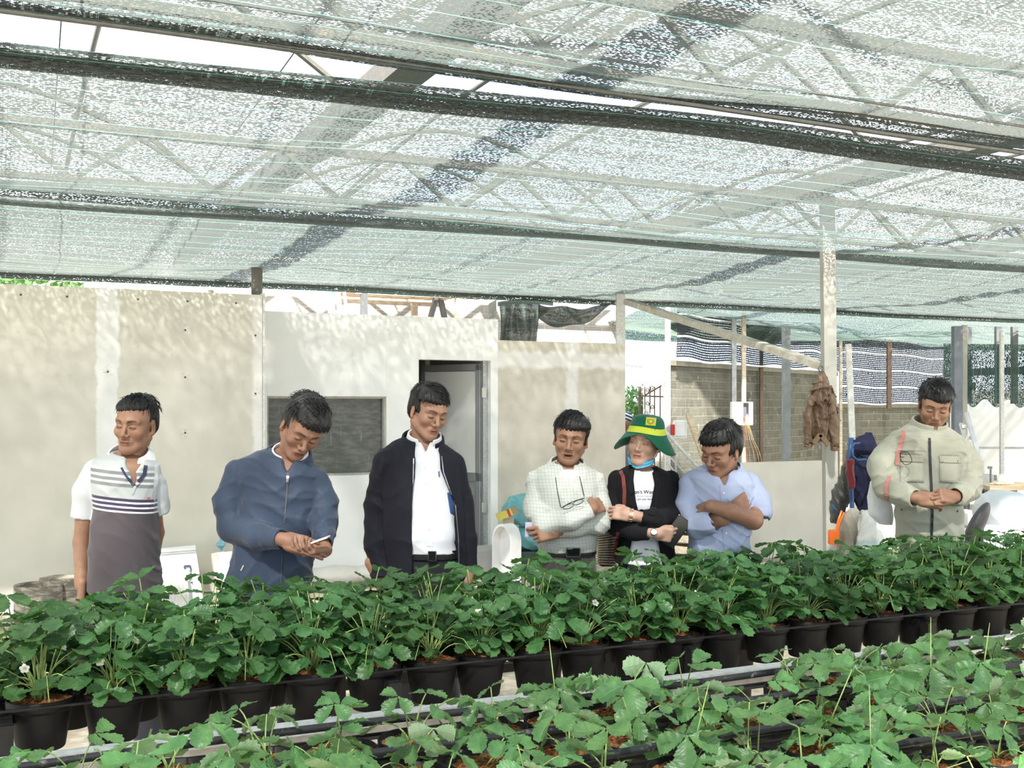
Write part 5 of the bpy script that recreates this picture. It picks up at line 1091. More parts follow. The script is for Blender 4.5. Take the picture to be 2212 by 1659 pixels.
TS = SDF().add(d_loft([(z, x, y, a-.012 if a > .05 else a, b-.008) for z, x, y, a, b in rw])); TS.sub(d_cap(p.j(1388, 1012, -.015), p.j(1391, 965, 0), .052, .055), .006); TS.warp(folds3(.0045, [(20, 5, 40), (30, 0, 20)], 51)); lo, hi = bbox([p.j(1320, 1216), p.j(1470, 1000)], .01); lo[1] = p.Y-.2; hi[1] = p.Y+.2; ts = p.cloth('white_tshirt', TS, lo, hi, WHT)
BLZ = m_cloth('black_blazer_cloth', (.006, .0055, .007), .85, 500., .15, .02)
J = SDF().add(d_loft([(z, x, y, a+.004, b+.006) for z, x, y, a, b in rw])); J.sub(d_cap(p.j(1388, 1010, -.01), p.j(1391, 965, 0), .060, .07), .006)
J.sub(wedge([(1365, 995), (1412, 995), (1412, 1060), (1369, 1060)], p.Y-.02, p)); J.sub(wedge([(1369, 1050), (1412, 1050), (1408, 1120), (1375, 1120)], p.Y-.02, p)); J.sub(wedge([(1375, 1110), (1409, 1110), (1432, 1230), (1352, 1230)], p.Y-.02, p)); J.warp(folds3(.003, [(24, 5, 20), (30, 0, 40)], 53))
A_ = tube_sleeve(r1, [.044, .050, .048, .042, .036], .028, .03); A_.add(d_sph(p.j(1330, 1030), .028), .03); A_.warp(folds3(.004, [(30, 5, 50), (30, 0, 30)], 55)); B_ = tube_sleeve(r2, [.044, .050, .048, .042, .036], .028, .03); B_.add(d_sph(p.j(1450, 1030), .028), .03); B_.warp(folds3(.004, [(30, 5, 50), (30, 0, 30)], 56)); J.add(A_, .010); J.add(B_, .008)
lo, hi = bbox([p.j(1298, 1214), p.j(1482, 998)], .01); lo[1] = p.Y-.29; hi[1] = p.Y+.18; jk = p.cloth('blazer', J, lo, hi, BLZ, .005)
p.strip('lapel', [jk, ts], [(1366, 1004), (1362, 1040), (1368, 1085), (1374, 1108)], .026, BLZ, th=.005); p.strip('lapel', [jk, ts], [(1413, 1008), (1421, 1045), (1414, 1085), (1407, 1112)], .030, BLZ, th=.005)
INK = M('black_print', (.02,.02,.025), .7); p.text('slogan_print', [ts], "Don't Worry", 1391.5, 1063, .024, INK, bold=.0003); p.text('slogan_print', [ts], "the moon its time same", 1392, 1071.5, .0072, INK); p.text('slogan_print', [ts], "I got your back", 1392, 1078, .0125, INK)
LTH = M('maroon_leather', (.15,.035,.03), .4, .2, 30.)
bag = empty('shoulder_bag', p.j(1325, 1190, -.05), 'woven shoulder bag with a maroon strap on the woman with the green hat', 'bag')
s_save = p.root; p.root = bag; p.strip('strap', [jk], [(1340, 1017), (1346, 1030), (1349, 1060), (1348, 1104)], .017, LTH, th=.004); p.strip('strap', [jk], [(1335, 1150), (1331, 1180), (1326, 1208)], .017, LTH, th=.004); p.root = s_save
def wick(u, v): x = 1290+u*42; y = 1148+v*70; return p.j(x, y, .10+.05*math.sin(PI*u)+.03*math.sin(v*PI))
b = MB(); 
for i in range(16): y = 1142+i*5; b.tube([p.j(1289+t*46-(i*.3), y-10*t*(1-i/12), .12-.10*math.sin(PI*t)) for t in np.linspace(0, 1, 8)], .0042, 5)
obj('woven_panel', b, M('pale_cane', (.62,.52,.38), .6, .2, 30.), bag); b = MB(); b.box(p.j(1311, 1185, .13), (.085, .06, .17)); obj('bag_body', b, M('dark_bag_lining', (.06,.04,.03), .7), bag, bevel=.02)
def hatf(o=0):
    b = MB(); K = 48; prof = [(.0, .140), (.030, .1395), (.052, .136), (.066, .127), (.076, .112), (.085, .080), (.091, .060), (.095, .050)]
    rows = []
    for r_, z in prof: rows.append([(r_*math.cos(2*PI*k/K), .008+r_*1.14*math.sin(2*PI*k/K), z+.003*math.sin(6*PI*k/K)*(r_/.1)) for k in range(K)])
    for t in (.12, .3, .5, .7, .85, 1.):
        row = []
        for k in range(K):
            a = 2*PI*k/K; sd = abs(math.cos(a)); fr = max(0, -math.sin(a)); r_ = .097+t*(.056-.040*fr**2); dz = .046-t*(.030+.052*sd**1.5-.036*fr**1.5)-.012*sd*t**2+.006*math.sin(a*5+1)*t; row.append((r_*math.cos(a), .008+(r_*1.08)*math.sin(a), dz))
        rows.append(row)
    vs = [q for r_ in rows for q in r_]; nR = len(rows)
    tw = [tuple(p.hl(Vector(q)*1.02)) for q in vs]; fs = [(i*K+k, i*K+(k+1) % K, (i+1)*K+(k+1) % K, (i+1)*K+k) for i in range(nR-1) for k in range(K)]; b.add(tw, fs); return b, rows
hb, hrows = hatf(); 
hb.mi = [1 if (i//48) in (5, 6) else 0 for i in range(len(hb.f))]
hatr = empty('bucket_hat', p.hl((0, .01, .04)), 'green floppy bucket hat with a yellow band and square badge', 'hat')
hat = obj('crown_and_brim', hb, [m_cloth('green_felt', (.004, .115, .062), .9), m_cloth('yellow_band', (.62, .68, .06), .8)], hatr, smooth=True, solid=.003)
YB = m_cloth('yellow_patch', (.66, .62, .06), .7)
s_save = p.root; p.root = hatr; p.patch('badge_patch', [hat], [(1396, 900.5), (1418, 903), (1416, 920), (1394, 918)], YB, .0015)
def ring(cx_, cy_, r0, n_, arc=(0, 360), w=.003, nm='badge_emblem'): p.strip(nm, [hat], [(cx_+r0*math.cos(math.radians(arc[0]+(arc[1]-arc[0])*i/n_)), cy_+r0*.85*math.sin(math.radians(arc[0]+(arc[1]-arc[0])*i/n_))) for i in range(n_+1)], w, INK, th=.003, n=1)
ring(1405.5, 910, 7.3, 20, (-50, 230), .0022); ring(1405.5, 910, 4.6, 16, (0, 360), .0022); p.root = s_save
p.hair(HAIR, 0, vol=.0015, hairline=.045, side=-.06, back=-.085, taper=.2)
# surgical mask under the chin
b = MB(); MK = M('blue_mask', (.10,.42,.66), .7, .1, 40.)
def mk(u, v): a = (u-.5)*2.7; return p.hl((math.sin(a)*.070, -.012-math.cos(a)*.072*(1-.1*v), -.066-.026*math.cos(a)-v*.034*(1-.45*abs(u-.5)*2)+.003*math.sin(v*12)))
b.grid(mk, 24, 8); mask = obj('face_mask', b, [MK], label='light blue surgical mask pulled down under the chin of the woman', cat='mask', smooth=True, solid=.003)
for x in (-1, 1): b = MB(); b.tube([p.hl((x*.068, -.030, -.066)), p.hl((x*.078, -.01, -.03)), p.hl((x*.083, .010, .0))], .0012, 5); obj('ear_loop', b, M('white_elastic', (.8,.8,.8), .6), mask)
def bracelet(s, name, c, ax, r, mat, n_=14, bead=.006, label=None, face=False, cat='watch'):
    ax = Vector(ax).normalized(); x = ax.orthogonal().normalized(); y = ax.cross(x); rt = empty(name, c, label, cat); b = MB()
    for i in range(n_):
        a = 2*PI*i/n_; q = Vector(c)+(x*math.cos(a)+y*math.sin(a))*r; t = (y*math.cos(a)-x*math.sin(a)); R = Matrix((t, ax, t.cross(ax))).transposed(); b.box(q, (2*PI*r/n_*.88, bead*2.2, bead*.6), R)
    obj('links', b, mat, rt, bevel=.0008)
    if face: o = Vector((0, 0, CZ)); d = (o-Vector(c)+Vector((0, 0, .6))).normalized(); d = (d-ax*d.dot(ax)).normalized(); R = d.to_track_quat('Z', 'Y').to_matrix(); b = MB(); b.lathe(Vector(c)+d*(r+.001), [(0, .006), (.0125, .006), (.016, .004), (.0165, -.002)], 24, R); obj('watch_case', b, mat, rt, smooth=True); b = MB(); b.lathe(Vector(c)+d*(r+.0075), [(0, .0), (.0115, .0)], 20, R); obj('dial', b, M('white_dial', (.8,.78,.72), .2), rt)
    return rt
SILV = M('silver_link', (.72,.66,.60), .22, .1, 8, .9); GOLD = M('rose_gold_link', (.75,.52,.38), .22, .1, 8, .9)
bracelet(p, 'wristwatch', p.j(1409, 1150.5, -.203), (1, .1, -.15), .0275, SILV, label='silver link wristwatch on the lower wrist of the woman', face=True); bracelet(p, 'bracelet', p.j(1363, 1113, -.205), (-1, .1, .15), .0275, GOLD, 12, .008, label='sparkling rose gold bracelet watch on the upper wrist of the woman')
b = MB(); q = p.j(1460, 1148, -.18); b.box(q, (.070, .009, .145), Matrix.Rotation(.62, 3, 'Y')); obj('smartphone', b, M('black_phone', (.012,.012,.014), .15, .1, 8, 0, .6), label='black smartphone held beneath the folded arm of the woman', cat='phone', bevel=.004)
p.trousers(1208, (1336, 1448), m_cloth('navy_trousers', (.012, .014, .03)))
# ================================================================== man in the light blue shirt
p = Person(5.10, 1560, 'man in light blue shirt with rolled sleeves and folded arms', SKIN4)
p.head(1557, 973, -33, 27, 9, .99, dy=-.06, hairline=.054, w=1.02, jaw=1.05, stubble=.35, down=True, eye=.0013, seed=18, vol=.015, part=.0, nose=1.2)
nb = p.j(1563, 1030, .02); p.neck(nb, .062, .058)
rw = p.rows([(1001, 1532, 1588, .045, .03), (1008, 1508, 1600, .075, .02), (1018, 1490, 1616, .092), (1030, 1484, 1626, .108), (1045, 1486, 1632, .12), (1090, 1490, 1628, .130), (1130, 1492, 1622, .140), (1170, 1486, 1620, .146), (1190, 1484, 1619, .142), (1204, 1490, 1614, .130)], .12)
r1 = [p.j(1492, 1046), p.j(1492, 1095, -.02), p.j(1508, 1130, -.09), p.j(1534, 1126, -.155)]; r2 = [p.j(1620, 1048), p.j(1636, 1085, -.02), p.j(1639, 1103, -.04)]
# bare forearms: right one passes behind, left one on top running to picture left
p.limb([p.j(1508, 1130, -.10), p.j(1560, 1120, -.17), p.j(1588, 1098, -.17)], [.044, .034, .028], p.hand(p.j(1586, 1099, -.15), (.72, .5, .42), (-.4, .8, .1), -1, [.3, .35, .4, .4], .98, thumb=(.3, .4)))
p.limb([p.j(1634, 1095, -.03), p.j(1628, 1124, -.10), p.j(1575, 1104, -.215), p.j(1535, 1093, -.20)], [.040, .042, .036, .028], p.hand(p.j(1538, 1094, -.18), (-.30, .95, .0), (0, .6, -.6), 1, .3, .95))
p.finish_body([(z, x, y, a-.02, b-.022) for z, x, y, a, b in rw])
n = NB('pale_blue_oxford', .75, .2); X, Y_, Z = n.xyz(); st = n.ma('LESS_THAN', n.ma('FRACT', n.ma('MULTIPLY', X, 1/.006)), .4); n.col(n.mix(st, (.38, .42, .56), (.30, .35, .50))); n.bump(n.noise(n.obj(), 700., 1), .08, .002); OX = n.m
S = SDF().add(d_loft(rw)); S.sub(d_cap(p.j(1563, 1008, -.02), p.j(1560, 965, -.03), .060, .062), .008); S.sub(wedge([(1535, 995), (1590, 995), (1562, 1046)], p.Y+.0, p), .005); S.warp(folds3(.0065, [(36, 5, 30), (48, 0, 12), (14, 0, 40)], 61))
A_ = tube_sleeve(r1, [.056, .064, .062, .054], .042, .03); A_.add(d_cap(p.j(1524, 1128, -.135), p.j(1534, 1126, -.155), .060, .059), .01); A_.sub(d_cap(p.j(1526, 1127, -.14), p.j(1575, 1120, -.22), .046), .004); A_.warp(folds3(.006, [(48, 10, 40), (-35, 0, 60)], 63))
B_ = tube_sleeve(r2, [.056, .060, .058], .046, .03); B_.add(d_cap(p.j(1637, 1092, -.03), p.j(1640, 1104, -.04), .060, .060), .01); B_.sub(d_cap(p.j(1637, 1098, -.035), p.j(1640, 1125, -.05), .046), .003); B_.warp(folds3(.005, [(48, 10, 40), (-35, 0, 60)], 64)); S.add(A_, .010); S.add(B_, .010)
lo, hi = bbox([p.j(1448, 1206), p.j(1662, 990)], .01); lo[1] = p.Y-.3; hi[1] = p.Y+.2; sh = p.cloth('light_blue_shirt', S, lo, hi, OX, .005)
add_collar(p, 'collar', OX, p.j(1562, 1014, -.012), .080, .074, .022, -.014, -.056, .52, 28, -8, g_top=.040, g_low=.020, th=.004)
p.strip('placket', [sh], [(1562, 1048), (1564, 1090)], .028, OX, th=.0014); p.strip('placket', [sh], [(1568, 1140), (1570, 1170), (1571, 1198)], .028, OX, th=.0014)
for yy in (1065, 1088, 1152, 1190): p.button('shirt_button', [sh], 1563+(yy-1060)*.06, yy, .0052, M('pearl_button'))
p.patch('chest_pocket', [sh], [(1574, 1079), (1606, 1082), (1605, 1100), (1575, 1094)], OX)
cx, hw, zt = p.trousers(1194, (1488, 1612), m_cloth('dark_brown_trousers', (.035, .026, .024))); belt(p, cx, p.z(1196), hw*1.05, M('brown_leather', (.13,.06,.03), .4, .2, 40.), .034, dep=.125); p.hair(HAIR, 800, vol=.019, hairline=.052, part=.0, sweep=-.8, side=-.010, messy=.7, taper=.5, slant=-.10)
# ================================================================== man in the khaki jacket
p = Person(5.70, 2005, 'man in pale khaki zip jacket with chest pockets at the right', SKIN1)
p.head(2019, 877, 8, 22, 5, 1.0, dy=-.03, hairline=.050, w=.97, jaw=.93, stubble=.3, down=True, eye=.0013, seed=22, vol=.016, part=.02)
nb = p.j(2002, 945, .02); p.neck(nb, .058, .054)
rw = p.rows([(912, 1978, 2028, .05, .02), (921, 1952, 2044, .08, .01), (931, 1934, 2060, .10), (944, 1924, 2074, .12), (962, 1922, 2080, .135), (1010, 1928, 2078, .145), (1060, 1934, 2074, .145), (1110, 1938, 2076, .15), (1150, 1938, 2080, .148), (1171, 1942, 2079, .142)], .12)
r1 = [p.j(1930, 968), p.j(1908, 1005, -.02), p.j(1918, 1048, -.07), p.j(1950, 1068, -.17), p.j(1978, 1076, -.235)]; r2 = [p.j(2070, 968), p.j(2090, 1010, -.02), p.j(2088, 1052, -.08), p.j(2076, 1066, -.17), p.j(2062, 1072, -.225)]
h1 = p.hand(p.j(1982, 1076, -.245), (.93, -.1, -.08), (.15, .75, -.35), -1, [.55, .6, .7, .8], 1.0, thumb=(.12, .35), spread=.04); h2 = p.hand(p.j(2058, 1074, -.235), (-.72, -.35, .12), (-.25, .75, -.4), 1, [.85, .8, .9, 1.], .98, thumb=(.25, .3), spread=.03)
p.limb([p.j(1960, 1071, -.19), p.j(1982, 1076, -.245)], [.031, .028], h1); p.limb([p.j(2070, 1068, -.19), p.j(2058, 1074, -.235)], [.031, .028], h2)
p.finish_body([(z, x, y, a-.03, b-.03) for z, x, y, a, b in rw])
KH = m_nylon('pale_khaki_nylon', (.31, .31, .245), .5, .4)
S = SDF().add(d_loft(rw)); S.sub(d_cap(p.j(2006, 925, -.01), p.j(2014, 885, -.03), .062, .066), .008); S.warp(folds3(.008, [(20, 5, 30), (30, 0, 16), (10, 0, 44)], 71))
A_ = tube_sleeve(r1, [.068, .074, .068, .056, .047], .037, .04, w=folds3(.007, [(30, 10, 40), (-35, 0, 50)], 73)); B_ = tube_sleeve(r2, [.064, .072, .066, .055, .047], .037, .04, w=folds3(.006, [(30, 10, 40), (-35, 0, 50)], 74)); S.add(A_, .014); S.add(B_, .014)
lo, hi = bbox([p.j(1876, 1174), p.j(2124, 910)], .01); lo[1] = p.Y-.34; hi[1] = p.Y+.24; jk = p.cloth('khaki_jacket', S, lo, hi, KH, .0058)
add_collar(p, 'stand_collar', KH, p.j(2004, 930, .0), .086, .078, .056, -.02, -.040, .10, 22, 3, g_top=.010, g_low=.004, th=.005, roll=4)
ZB = M('black_zip', (.02,.02,.025), .35); p.strip('zip', [jk], [(2008, 946), (2009, 990), (2012, 1050), (2014, 1110), (2012, 1168)], .014, ZB, th=.004); KD = m_cloth('khaki_trim', (.25, .25, .20)); STUD = M('gunmetal_stud', (.10,.10,.10), .3, .1, 8, .8)
for x0, x1, y0 in ((1943, 1996, 980), (2028, 2076, 982)):
    fl = p.patch('pocket_flap', [jk], [(x0, y0+2), (x1, y0+4), (x1-1, y0+19), (x0+2, y0+17)], KH, .004); p.patch('chest_pocket', [jk], [(x0+1, y0+18), (x1-1, y0+20), (x1, y0+62), (x0+2, y0+60)], KH, .003); p.strip('pocket_zip', [jk], [(x0+4, y0-1), (x1-4, y0+2)], .007, KD)
    for xx in (x0+6, x1-10): p.button('stud', [jk], xx, y0+15, .0085, STUD)
p.button('stud', [jk], 1948, 1101, .006, STUD); p.button('stud', [jk], 2068, 1104, .006, STUD); p.strip('hem_seam', [jk], [(1944, 1158), (1990, 1163), (2040, 1163), (2078, 1157)], .004, KD, th=.0015); p.strip('yoke_seam', [jk], [(1930, 976), (1970, 973), (2006, 974)], .0035, KD, th=.0015)
sb_ = empty('tote_bag', p.j(1930, 1120, .03), 'white cloth bag with dusky pink strap on the khaki jacket arm', 'bag'); s_save = p.root; p.root = sb_; PK = M('dusky_pink_strap', (.42,.18,.15), .5, .1, 30.)
p.strip('strap', [jk], [(1952, 930), (1950, 948), (1941, 975), (1938, 1004)], .022, PK, th=.010); p.strip('strap', [jk], [(1922, 1028), (1914, 1050), (1914, 1082)], .020, PK, th=.010); p.root = s_save
TB = SDF().add(d_loft([(p.z(1140), p.j(1936, 0).x, p.Y+.16, .03, .05), (p.z(1120), p.j(1925, 0).x, p.Y+.16, .060, .06), (p.z(1080), p.j(1917, 0).x, p.Y+.16, .062, .06), (p.z(1040), p.j(1920, 0).x, p.Y+.16, .03, .03)])); TB.warp(folds3(.006, [(30, 5, 20), (40, 0, 30)], 77)); lo, hi = bbox([p.j(1885, 1145, .16), p.j(1960, 1030, .16)], .02); lo[1] = p.Y+.04; hi[1] = p.Y+.28; v, f = surf(TB, lo, hi, .006); np_obj('bag_body', [(v, f, 0)], [m_cloth('white_canvas', (.80, .80, .80))], sb_)
b = MB(); b.tube([p.j(1957+12*math.cos(t)*(1+.2*math.sin(2*t)), 990+14*math.sin(t), -.165) for t in np.linspace(0, 6.6, 26)], .0018, 5); b.tube([p.j(1950+6*math.cos(t), 981+7*math.sin(t), -.165) for t in np.linspace(1, 6.6, 18)], .0018, 5); obj('cord_loop', b, CORD, p.root)
p.trousers(1165, (1945, 2074), m_cloth('khaki_grey_trousers', (.17, .16, .13))); p.hair(HAIR, 700, vol=.017, hairline=.047, messy=2.4, sweep=.6, side=.0, taper=.6, fringe=.006)
# ------------------------------------------------------------------ far person, half hidden behind the beige wall
q = W(1354, 935, 14.2); fp = empty('person', (q.x, q.y, 0), 'person in a striped knitted cap peeping past the right end of the beige wall', 'person'); k_ = 14.2/F_PX
S = SDF(); hc = W(1352, 912, 14.2); S.add(d_ell(hc, (.075, .09, .11))); S.add(d_cap(hc-Vector((0, 0, .08)), hc-Vector((0, 0, .2)), .05), .03); S.add(d_ell(hc+Vector((-.02, -.09, -.01)), (.012, .02, .02)), .01)
S.add(d_loft([(hc.z-.75, hc.x-.06, hc.y, .15, .10), (hc.z-.4, hc.x-.06, hc.y, .19, .12), (hc.z-.22, hc.x-.06, hc.y, .17, .09), (hc.z-.16, hc.x-.03, hc.y, .07, .06)]), .03)
for x in (-.09, .08): S.add(d_cap((hc.x-.06+x, hc.y, hc.z-.7), (hc.x-.06+x, hc.y, .04), .08, .05), .03); S.add(d_cap((hc.x-.06+x*2.2, hc.y, hc.z-.28), (hc.x-.06+x*2.5, hc.y, hc.z-.8), .045, .03), .03)
v, f = surf(S, (hc.x-.35, hc.y-.18, 0), (hc.x+.25, hc.y+.18, hc.z+.14), .014); np_obj('body', [(v, f, 0)], [SKIN1], fp)
n = NB('striped_knit', .9, .1); X, Y_, Z = n.xyz(); n.col(n.mix(n.ma('LESS_THAN', n.ma('FRACT', n.ma('MULTIPLY', n.ma('ADD', Z, n.ma('MULTIPLY', X, .4)), 1/.045)), .5), (.04,.05,.09), (.62,.66,.72)))
S = SDF().add(d_ell(hc+Vector((0, .01, .04)), (.092, .105, .10))).cut(d_halfspace(hc+Vector((0, 0, .0)), (0, -.2, -1))); v, f = surf(S, hc-Vector((.12, .14, .1)), hc+Vector((.12, .14, .17)), .01); np_obj('knitted_cap', [(v, f, 0)], [n.m], fp)
S = SDF().add(d_loft([(hc.z-.8, hc.x-.06, hc.y, .19, .13), (hc.z-.4, hc.x-.06, hc.y, .21, .135), (hc.z-.25, hc.x-.06, hc.y, .18, .10)])); v, f = surf(S, (hc.x-.35, hc.y-.2, hc.z-.85), (hc.x+.25, hc.y+.2, hc.z-.2), .014); np_obj('jacket', [(v, f, 0)], [M('grey_work_jacket', (.2,.2,.2), .9)], fp)
# ------------------------------------------------------------------ things by the left wall
b = MB(); c = P(83, 1300, 8.75); c.z = 0; zt = CZ-(1262-HY)/F_PX*YP(83, 8.75); r_ = .165
b.lathe(c, [(r_-.035, .0), (r_, .0), (r_, zt*.3), (r_+.003, zt*.31), (r_, zt*.32), (r_+.002, zt), (r_-.03, zt), (r_-.032, 0)], 36)
n = NB('mouldy_concrete', .9, .1); a = n.noise(n.scale(n.obj(), (2, 2, 9)), 3., 6, .7); n.col(n.mix(n.sm(a, .4, .65), (.10,.09,.075), (.34,.31,.25))); n.bump(a, .5, .01)
obj('concrete_pipe', b, n.m, label='mouldy grey concrete pipe standing on end at the far left', cat='concrete pipe', smooth=True)
b = MB(); c2 = c+Vector((.10, .22, 0)); b.lathe(c2, [(.13, 0), (.175, 0), (.175, zt+.015), (.14, zt+.015), (.138, 0)], 32); obj('concrete_pipe', b, n.m, label='second concrete pipe just behind the mouldy one at the far left', cat='concrete pipe', smooth=True)
def lean(name, quad, thk, m, label, cat='panel', parent=None):
    """quad: four world corners tl,tr,br,bl"""
    a = [Vector(x) for x in quad]; nn = (a[1]-a[0]).cross(a[3]-a[0]).normalized(); nn = nn if nn.y > 0 else -nn; b = MB(); vs = a+[x+nn*thk for x in a]
    b.add(vs, [(0,1,2,3), (7,6,5,4), (0,4,5,1), (1,5,6,2), (2,6,7,3), (3,7,4,0)]); return obj(name, b, m, parent, label=label, cat=cat, bevel=.003 if parent is None else 0)
def onplane(px, py, p0, slope):
    """point on a board leaning against the left wall: distance from rows p = p0 - slope*(1-z)"""
    p = p0
    for _ in range(12): q = P(px, py, p); p = p0-slope*max(0, (1.0-q.z))
    return P(px, py, p)
WHB = m_plaster('white_sheet', (.84,.85,.85), (.92,.92,.91)); q0 = [onplane(*c_, 9.40, .25) for c_ in ((342, 1185), (422, 1177), (444, 1330), (346, 1330))]
wp = lean('white_sign_panel', q0, .04, WHB, 'white sign panel with sideways dark letters leaning on the left board wall', 'sign panel')
def lettr(px, py, pts, w=.013):
    b = MB()
    for a, c_ in zip(pts[:-1], pts[1:]): A_ = onplane(a[0], a[1], 9.385, .25); C_ = onplane(c_[0], c_[1], 9.385, .25); b.bar(A_, C_, w, .004, up=(0, 1, 0))
    return obj('lettering', b, M('dark_blue_letters', (.05,.05,.11), .6), wp)
lettr(0, 0, [(399.5, 1229), (398, 1223), (411, 1222), (412.5, 1232), (410, 1235)]); lettr(0, 0, [(407, 1242), (414, 1247), (408, 1251)]); lettr(0, 0, [(413, 1257), (416, 1259)])
b = MB(); b.bar(onplane(345, 1195, 9.38, .25), onplane(424, 1189, 9.38, .25), .008, .01, up=(0, 1, 0)); obj('seam', b, M('grey_seam', (.35,.35,.34), .8), wp)
b = MB(); b.bar(onplane(343, 1181, 9.36, .25), onplane(421, 1175, 9.36, .25), .10, .02, up=(0, 1, 0))
lean('grey_offcut', [onplane(*c_, 9.30, .26) for c_ in ((343, 1237), (402, 1231), (416, 1335), (343, 1340))], .012, m_wood('grey_board', (.46,.46,.44), (.56,.56,.54), (14, 14, 2), 4.), 'grey board offcut leaning in front of the white sign panel', 'board')
fb = lean('white_box_panel', [onplane(*c_, 9.36, .25) for c_ in ((467, 1193), (520, 1190), (536, 1340), (486, 1340))], .08, WHB, 'thick white panel leaning on the wall behind the blue jacket man', 'panel')
lean('raw_edge', [onplane(*c_, 9.345, .25) for c_ in ((457, 1195.5), (469, 1193), (488, 1330), (478, 1330))], .06, m_wood('pale_edge_board', (.50,.45,.38), (.62,.57,.50), (9, 9, 2), 4.), None, None, fb)
b = MB(); c = P(478, 1176, 9.40); b.lathe(c, [(.0, .02), (.032, .018), (.036, .004), (.030, -.012), (0, -.014)], 20, Matrix.Rotation(1.2, 3, 'X')); b.tube([c+Vector((0, 0, .14)), c-Vector((0, 0, .05))], .013, 8); b.bar(c+Vector((-.035, -.03, 0)), c+Vector((.035, -.03, .005)), .02, .02)
obj('tap', b, M('pale_blue_tap', (.22,.45,.52), .4), label='pale blue plastic tap on the left board wall', cat='tap', smooth=False)
b = MB(); b.tube([c+Vector((0, .03, -.04)), c+Vector((.01, .03, -.4)), c+Vector((.0, .03, -.9))], .011, 8); obj('water_pipe', b, PVC, label='white water pipe below the pale blue tap', cat='pipe', smooth=True)
b = MB(); S = SDF(); c = P(770, 1262, 9.75); c.z = .10
for x, r_ in ((-.55, .09), (-.2, .10), (.2, .095), (.5, .08)): q = c+U*x; S.add(d_ell(q, (.26, .12, r_), np.array(RUV)), .05)
S.cut(d_halfspace((0, 0, .005), (0, 0, -1))); S.warp(folds3(.008, [(30, 5, 20), (20, 0, 30)], 91)); v, f = surf(S, c-Vector((.95, .6, .1)), c+Vector((.95, .6, .14)), .012); v2 = v
sk = empty('cement_sack', (c.x, c.y, 0), 'lumpy chalky white sack lying along the foot of the white building', 'sack'); np_obj('sack_skin', [(v, f, 0)], [m_plaster('chalky_sack', (.66,.63,.57), (.80,.78,.74), dirt=(.45,.35,.3))], sk)
b = MB(); rr = random.Random(3)
for i in range(5): q = P(800+i*22, 1290, 8.6+.18*i); a = rr.uniform(-.15, .15); d = (U+V*a).normalized(); b = MB(); z = .015+.03*(i % 2); b.bar(Vector((q.x, q.y, z))-d*.8, Vector((q.x, q.y, z))+d*.7, .11, .025); obj('floor_board', b, WOODW, label='weathered board lying on the ground before the white building, %s from the viewer' % ordinal(i), cat='board', group='boards on the ground')
# ------------------------------------------------------------------ by the door: white chair, teal bag, boxes
WPL = M('white_plastic', (.88,.88,.88), .3, .03)
o = P(1099, 1240, 9.15); o.z = 0; ch = empty('plastic_chair', tuple(o), 'low white plastic chair back with an arched top beside the doorway step', 'chair'); Rc = Matrix.Rotation(math.radians(-48), 3, 'Z')
def arch(r0, z1, y0, y1, n_=20):
    pr = [(-r0, .0)]+[(-r0*math.cos(t), (z1-r0*1.25)+r0*1.25*math.sin(t)) for t in np.linspace(0, PI, n_)]+[(r0, .0)]; k = len(pr); b = MB()
    vs = [o+Rc @ Vector((x, y, z)) for y in (y0, y1) for x, z in pr]; b.add(vs, [tuple(range(k)), tuple(range(2*k-1, k-1, -1))]+[(i, i+k, (i+1) % k+k, (i+1) % k) for i in range(k)]); return b
obj('backrest', arch(.13, .57, .0, .04), WPL, ch, bevel=.006); b = MB()
pr = [(-.13, .0)]+[(-.13*math.cos(t), (.57-.1625)+.1625*math.sin(t)) for t in np.linspace(0, PI, 24)]+[(.13, .0)]; k = len(pr)
b.add([o+Rc @ Vector((x*q, y, z*(1 if q == 1 else .96))) for y in (-.09, .0) for q in (1, .93) for x, z in pr], [(i+a_, i+1+a_, i+1+c_, i+c_) for i in range(k-1) for a_, c_ in ((0, 2*k), (3*k, k), (k, 0), (2*k, 3*k))]); obj('rim', b, WPL, ch)
def blob(name, c, r, m, label, cat, seed, amp=.02, R=None, extra=[], h=.012, flat=True):
    S = SDF().add(d_ell(c, r, R))
    for (c2, r2) in extra: S.add(d_ell(c2, r2), .06)
    S.warp(folds3(amp, [(30, 5, 24), (18, 0, 34), (-24, 14, 10)], seed)); 
    if flat: S.cut(d_halfspace((0, 0, .004), (0, 0, -1)))
    mx = max(r)*1.5+sum(max(e[1]) for e in extra)*.8; v, f = surf(S, Vector(c)-Vector((mx,)*3), Vector(c)+Vector((mx,)*3), h); me_off = Vector((c[0], c[1], float(v[:, 2].min())))
    me = np_mesh(name, [(v, f, 0)], [m], me_off); o = bpy.data.objects.new(name, me); COL.objects.link(o); o.location = me_off; ROOT[o.name] = me_off; return tag(o, label, cat)
TEAL = m_nylon('teal_sheeting', (.16,.42,.47), .35, 1.); cb_ = P(1128, 1150, 9.7)
blob('bag', (cb_.x, cb_.y, .62), (.20, .16, .17), TEAL, 'crumpled teal plastic bag on top of the stack beside the checked shirt man', 'bag', 5, extra=[((cb_.x+.10, cb_.y, .70), (.10, .10, .10))], flat=False)
blob('bag', (cb_.x+.04, cb_.y, .36), (.26, .17, .12), TEAL, 'lower folded teal sheet beneath the crumpled teal bag', 'bag', 6, flat=False)
b = MB(); b.box((cb_.x+.02, cb_.y+.02, .12), (.52, .36, .24)); obj('crate', b, M('dark_green_crate', (.05,.09,.08), .5), label='dark green crate below the teal sheeting', cat='crate', bevel=.01)
q = P(1098, 1168, 9.5); b = MB(); b.box((q.x, q.y, .25), (.20, .3, .50)); obj('box', b, M('grey_card', (.52,.50,.45), .8), label='tall grey-beige box between the white chair and the teal bag', cat='box', bevel=.004)
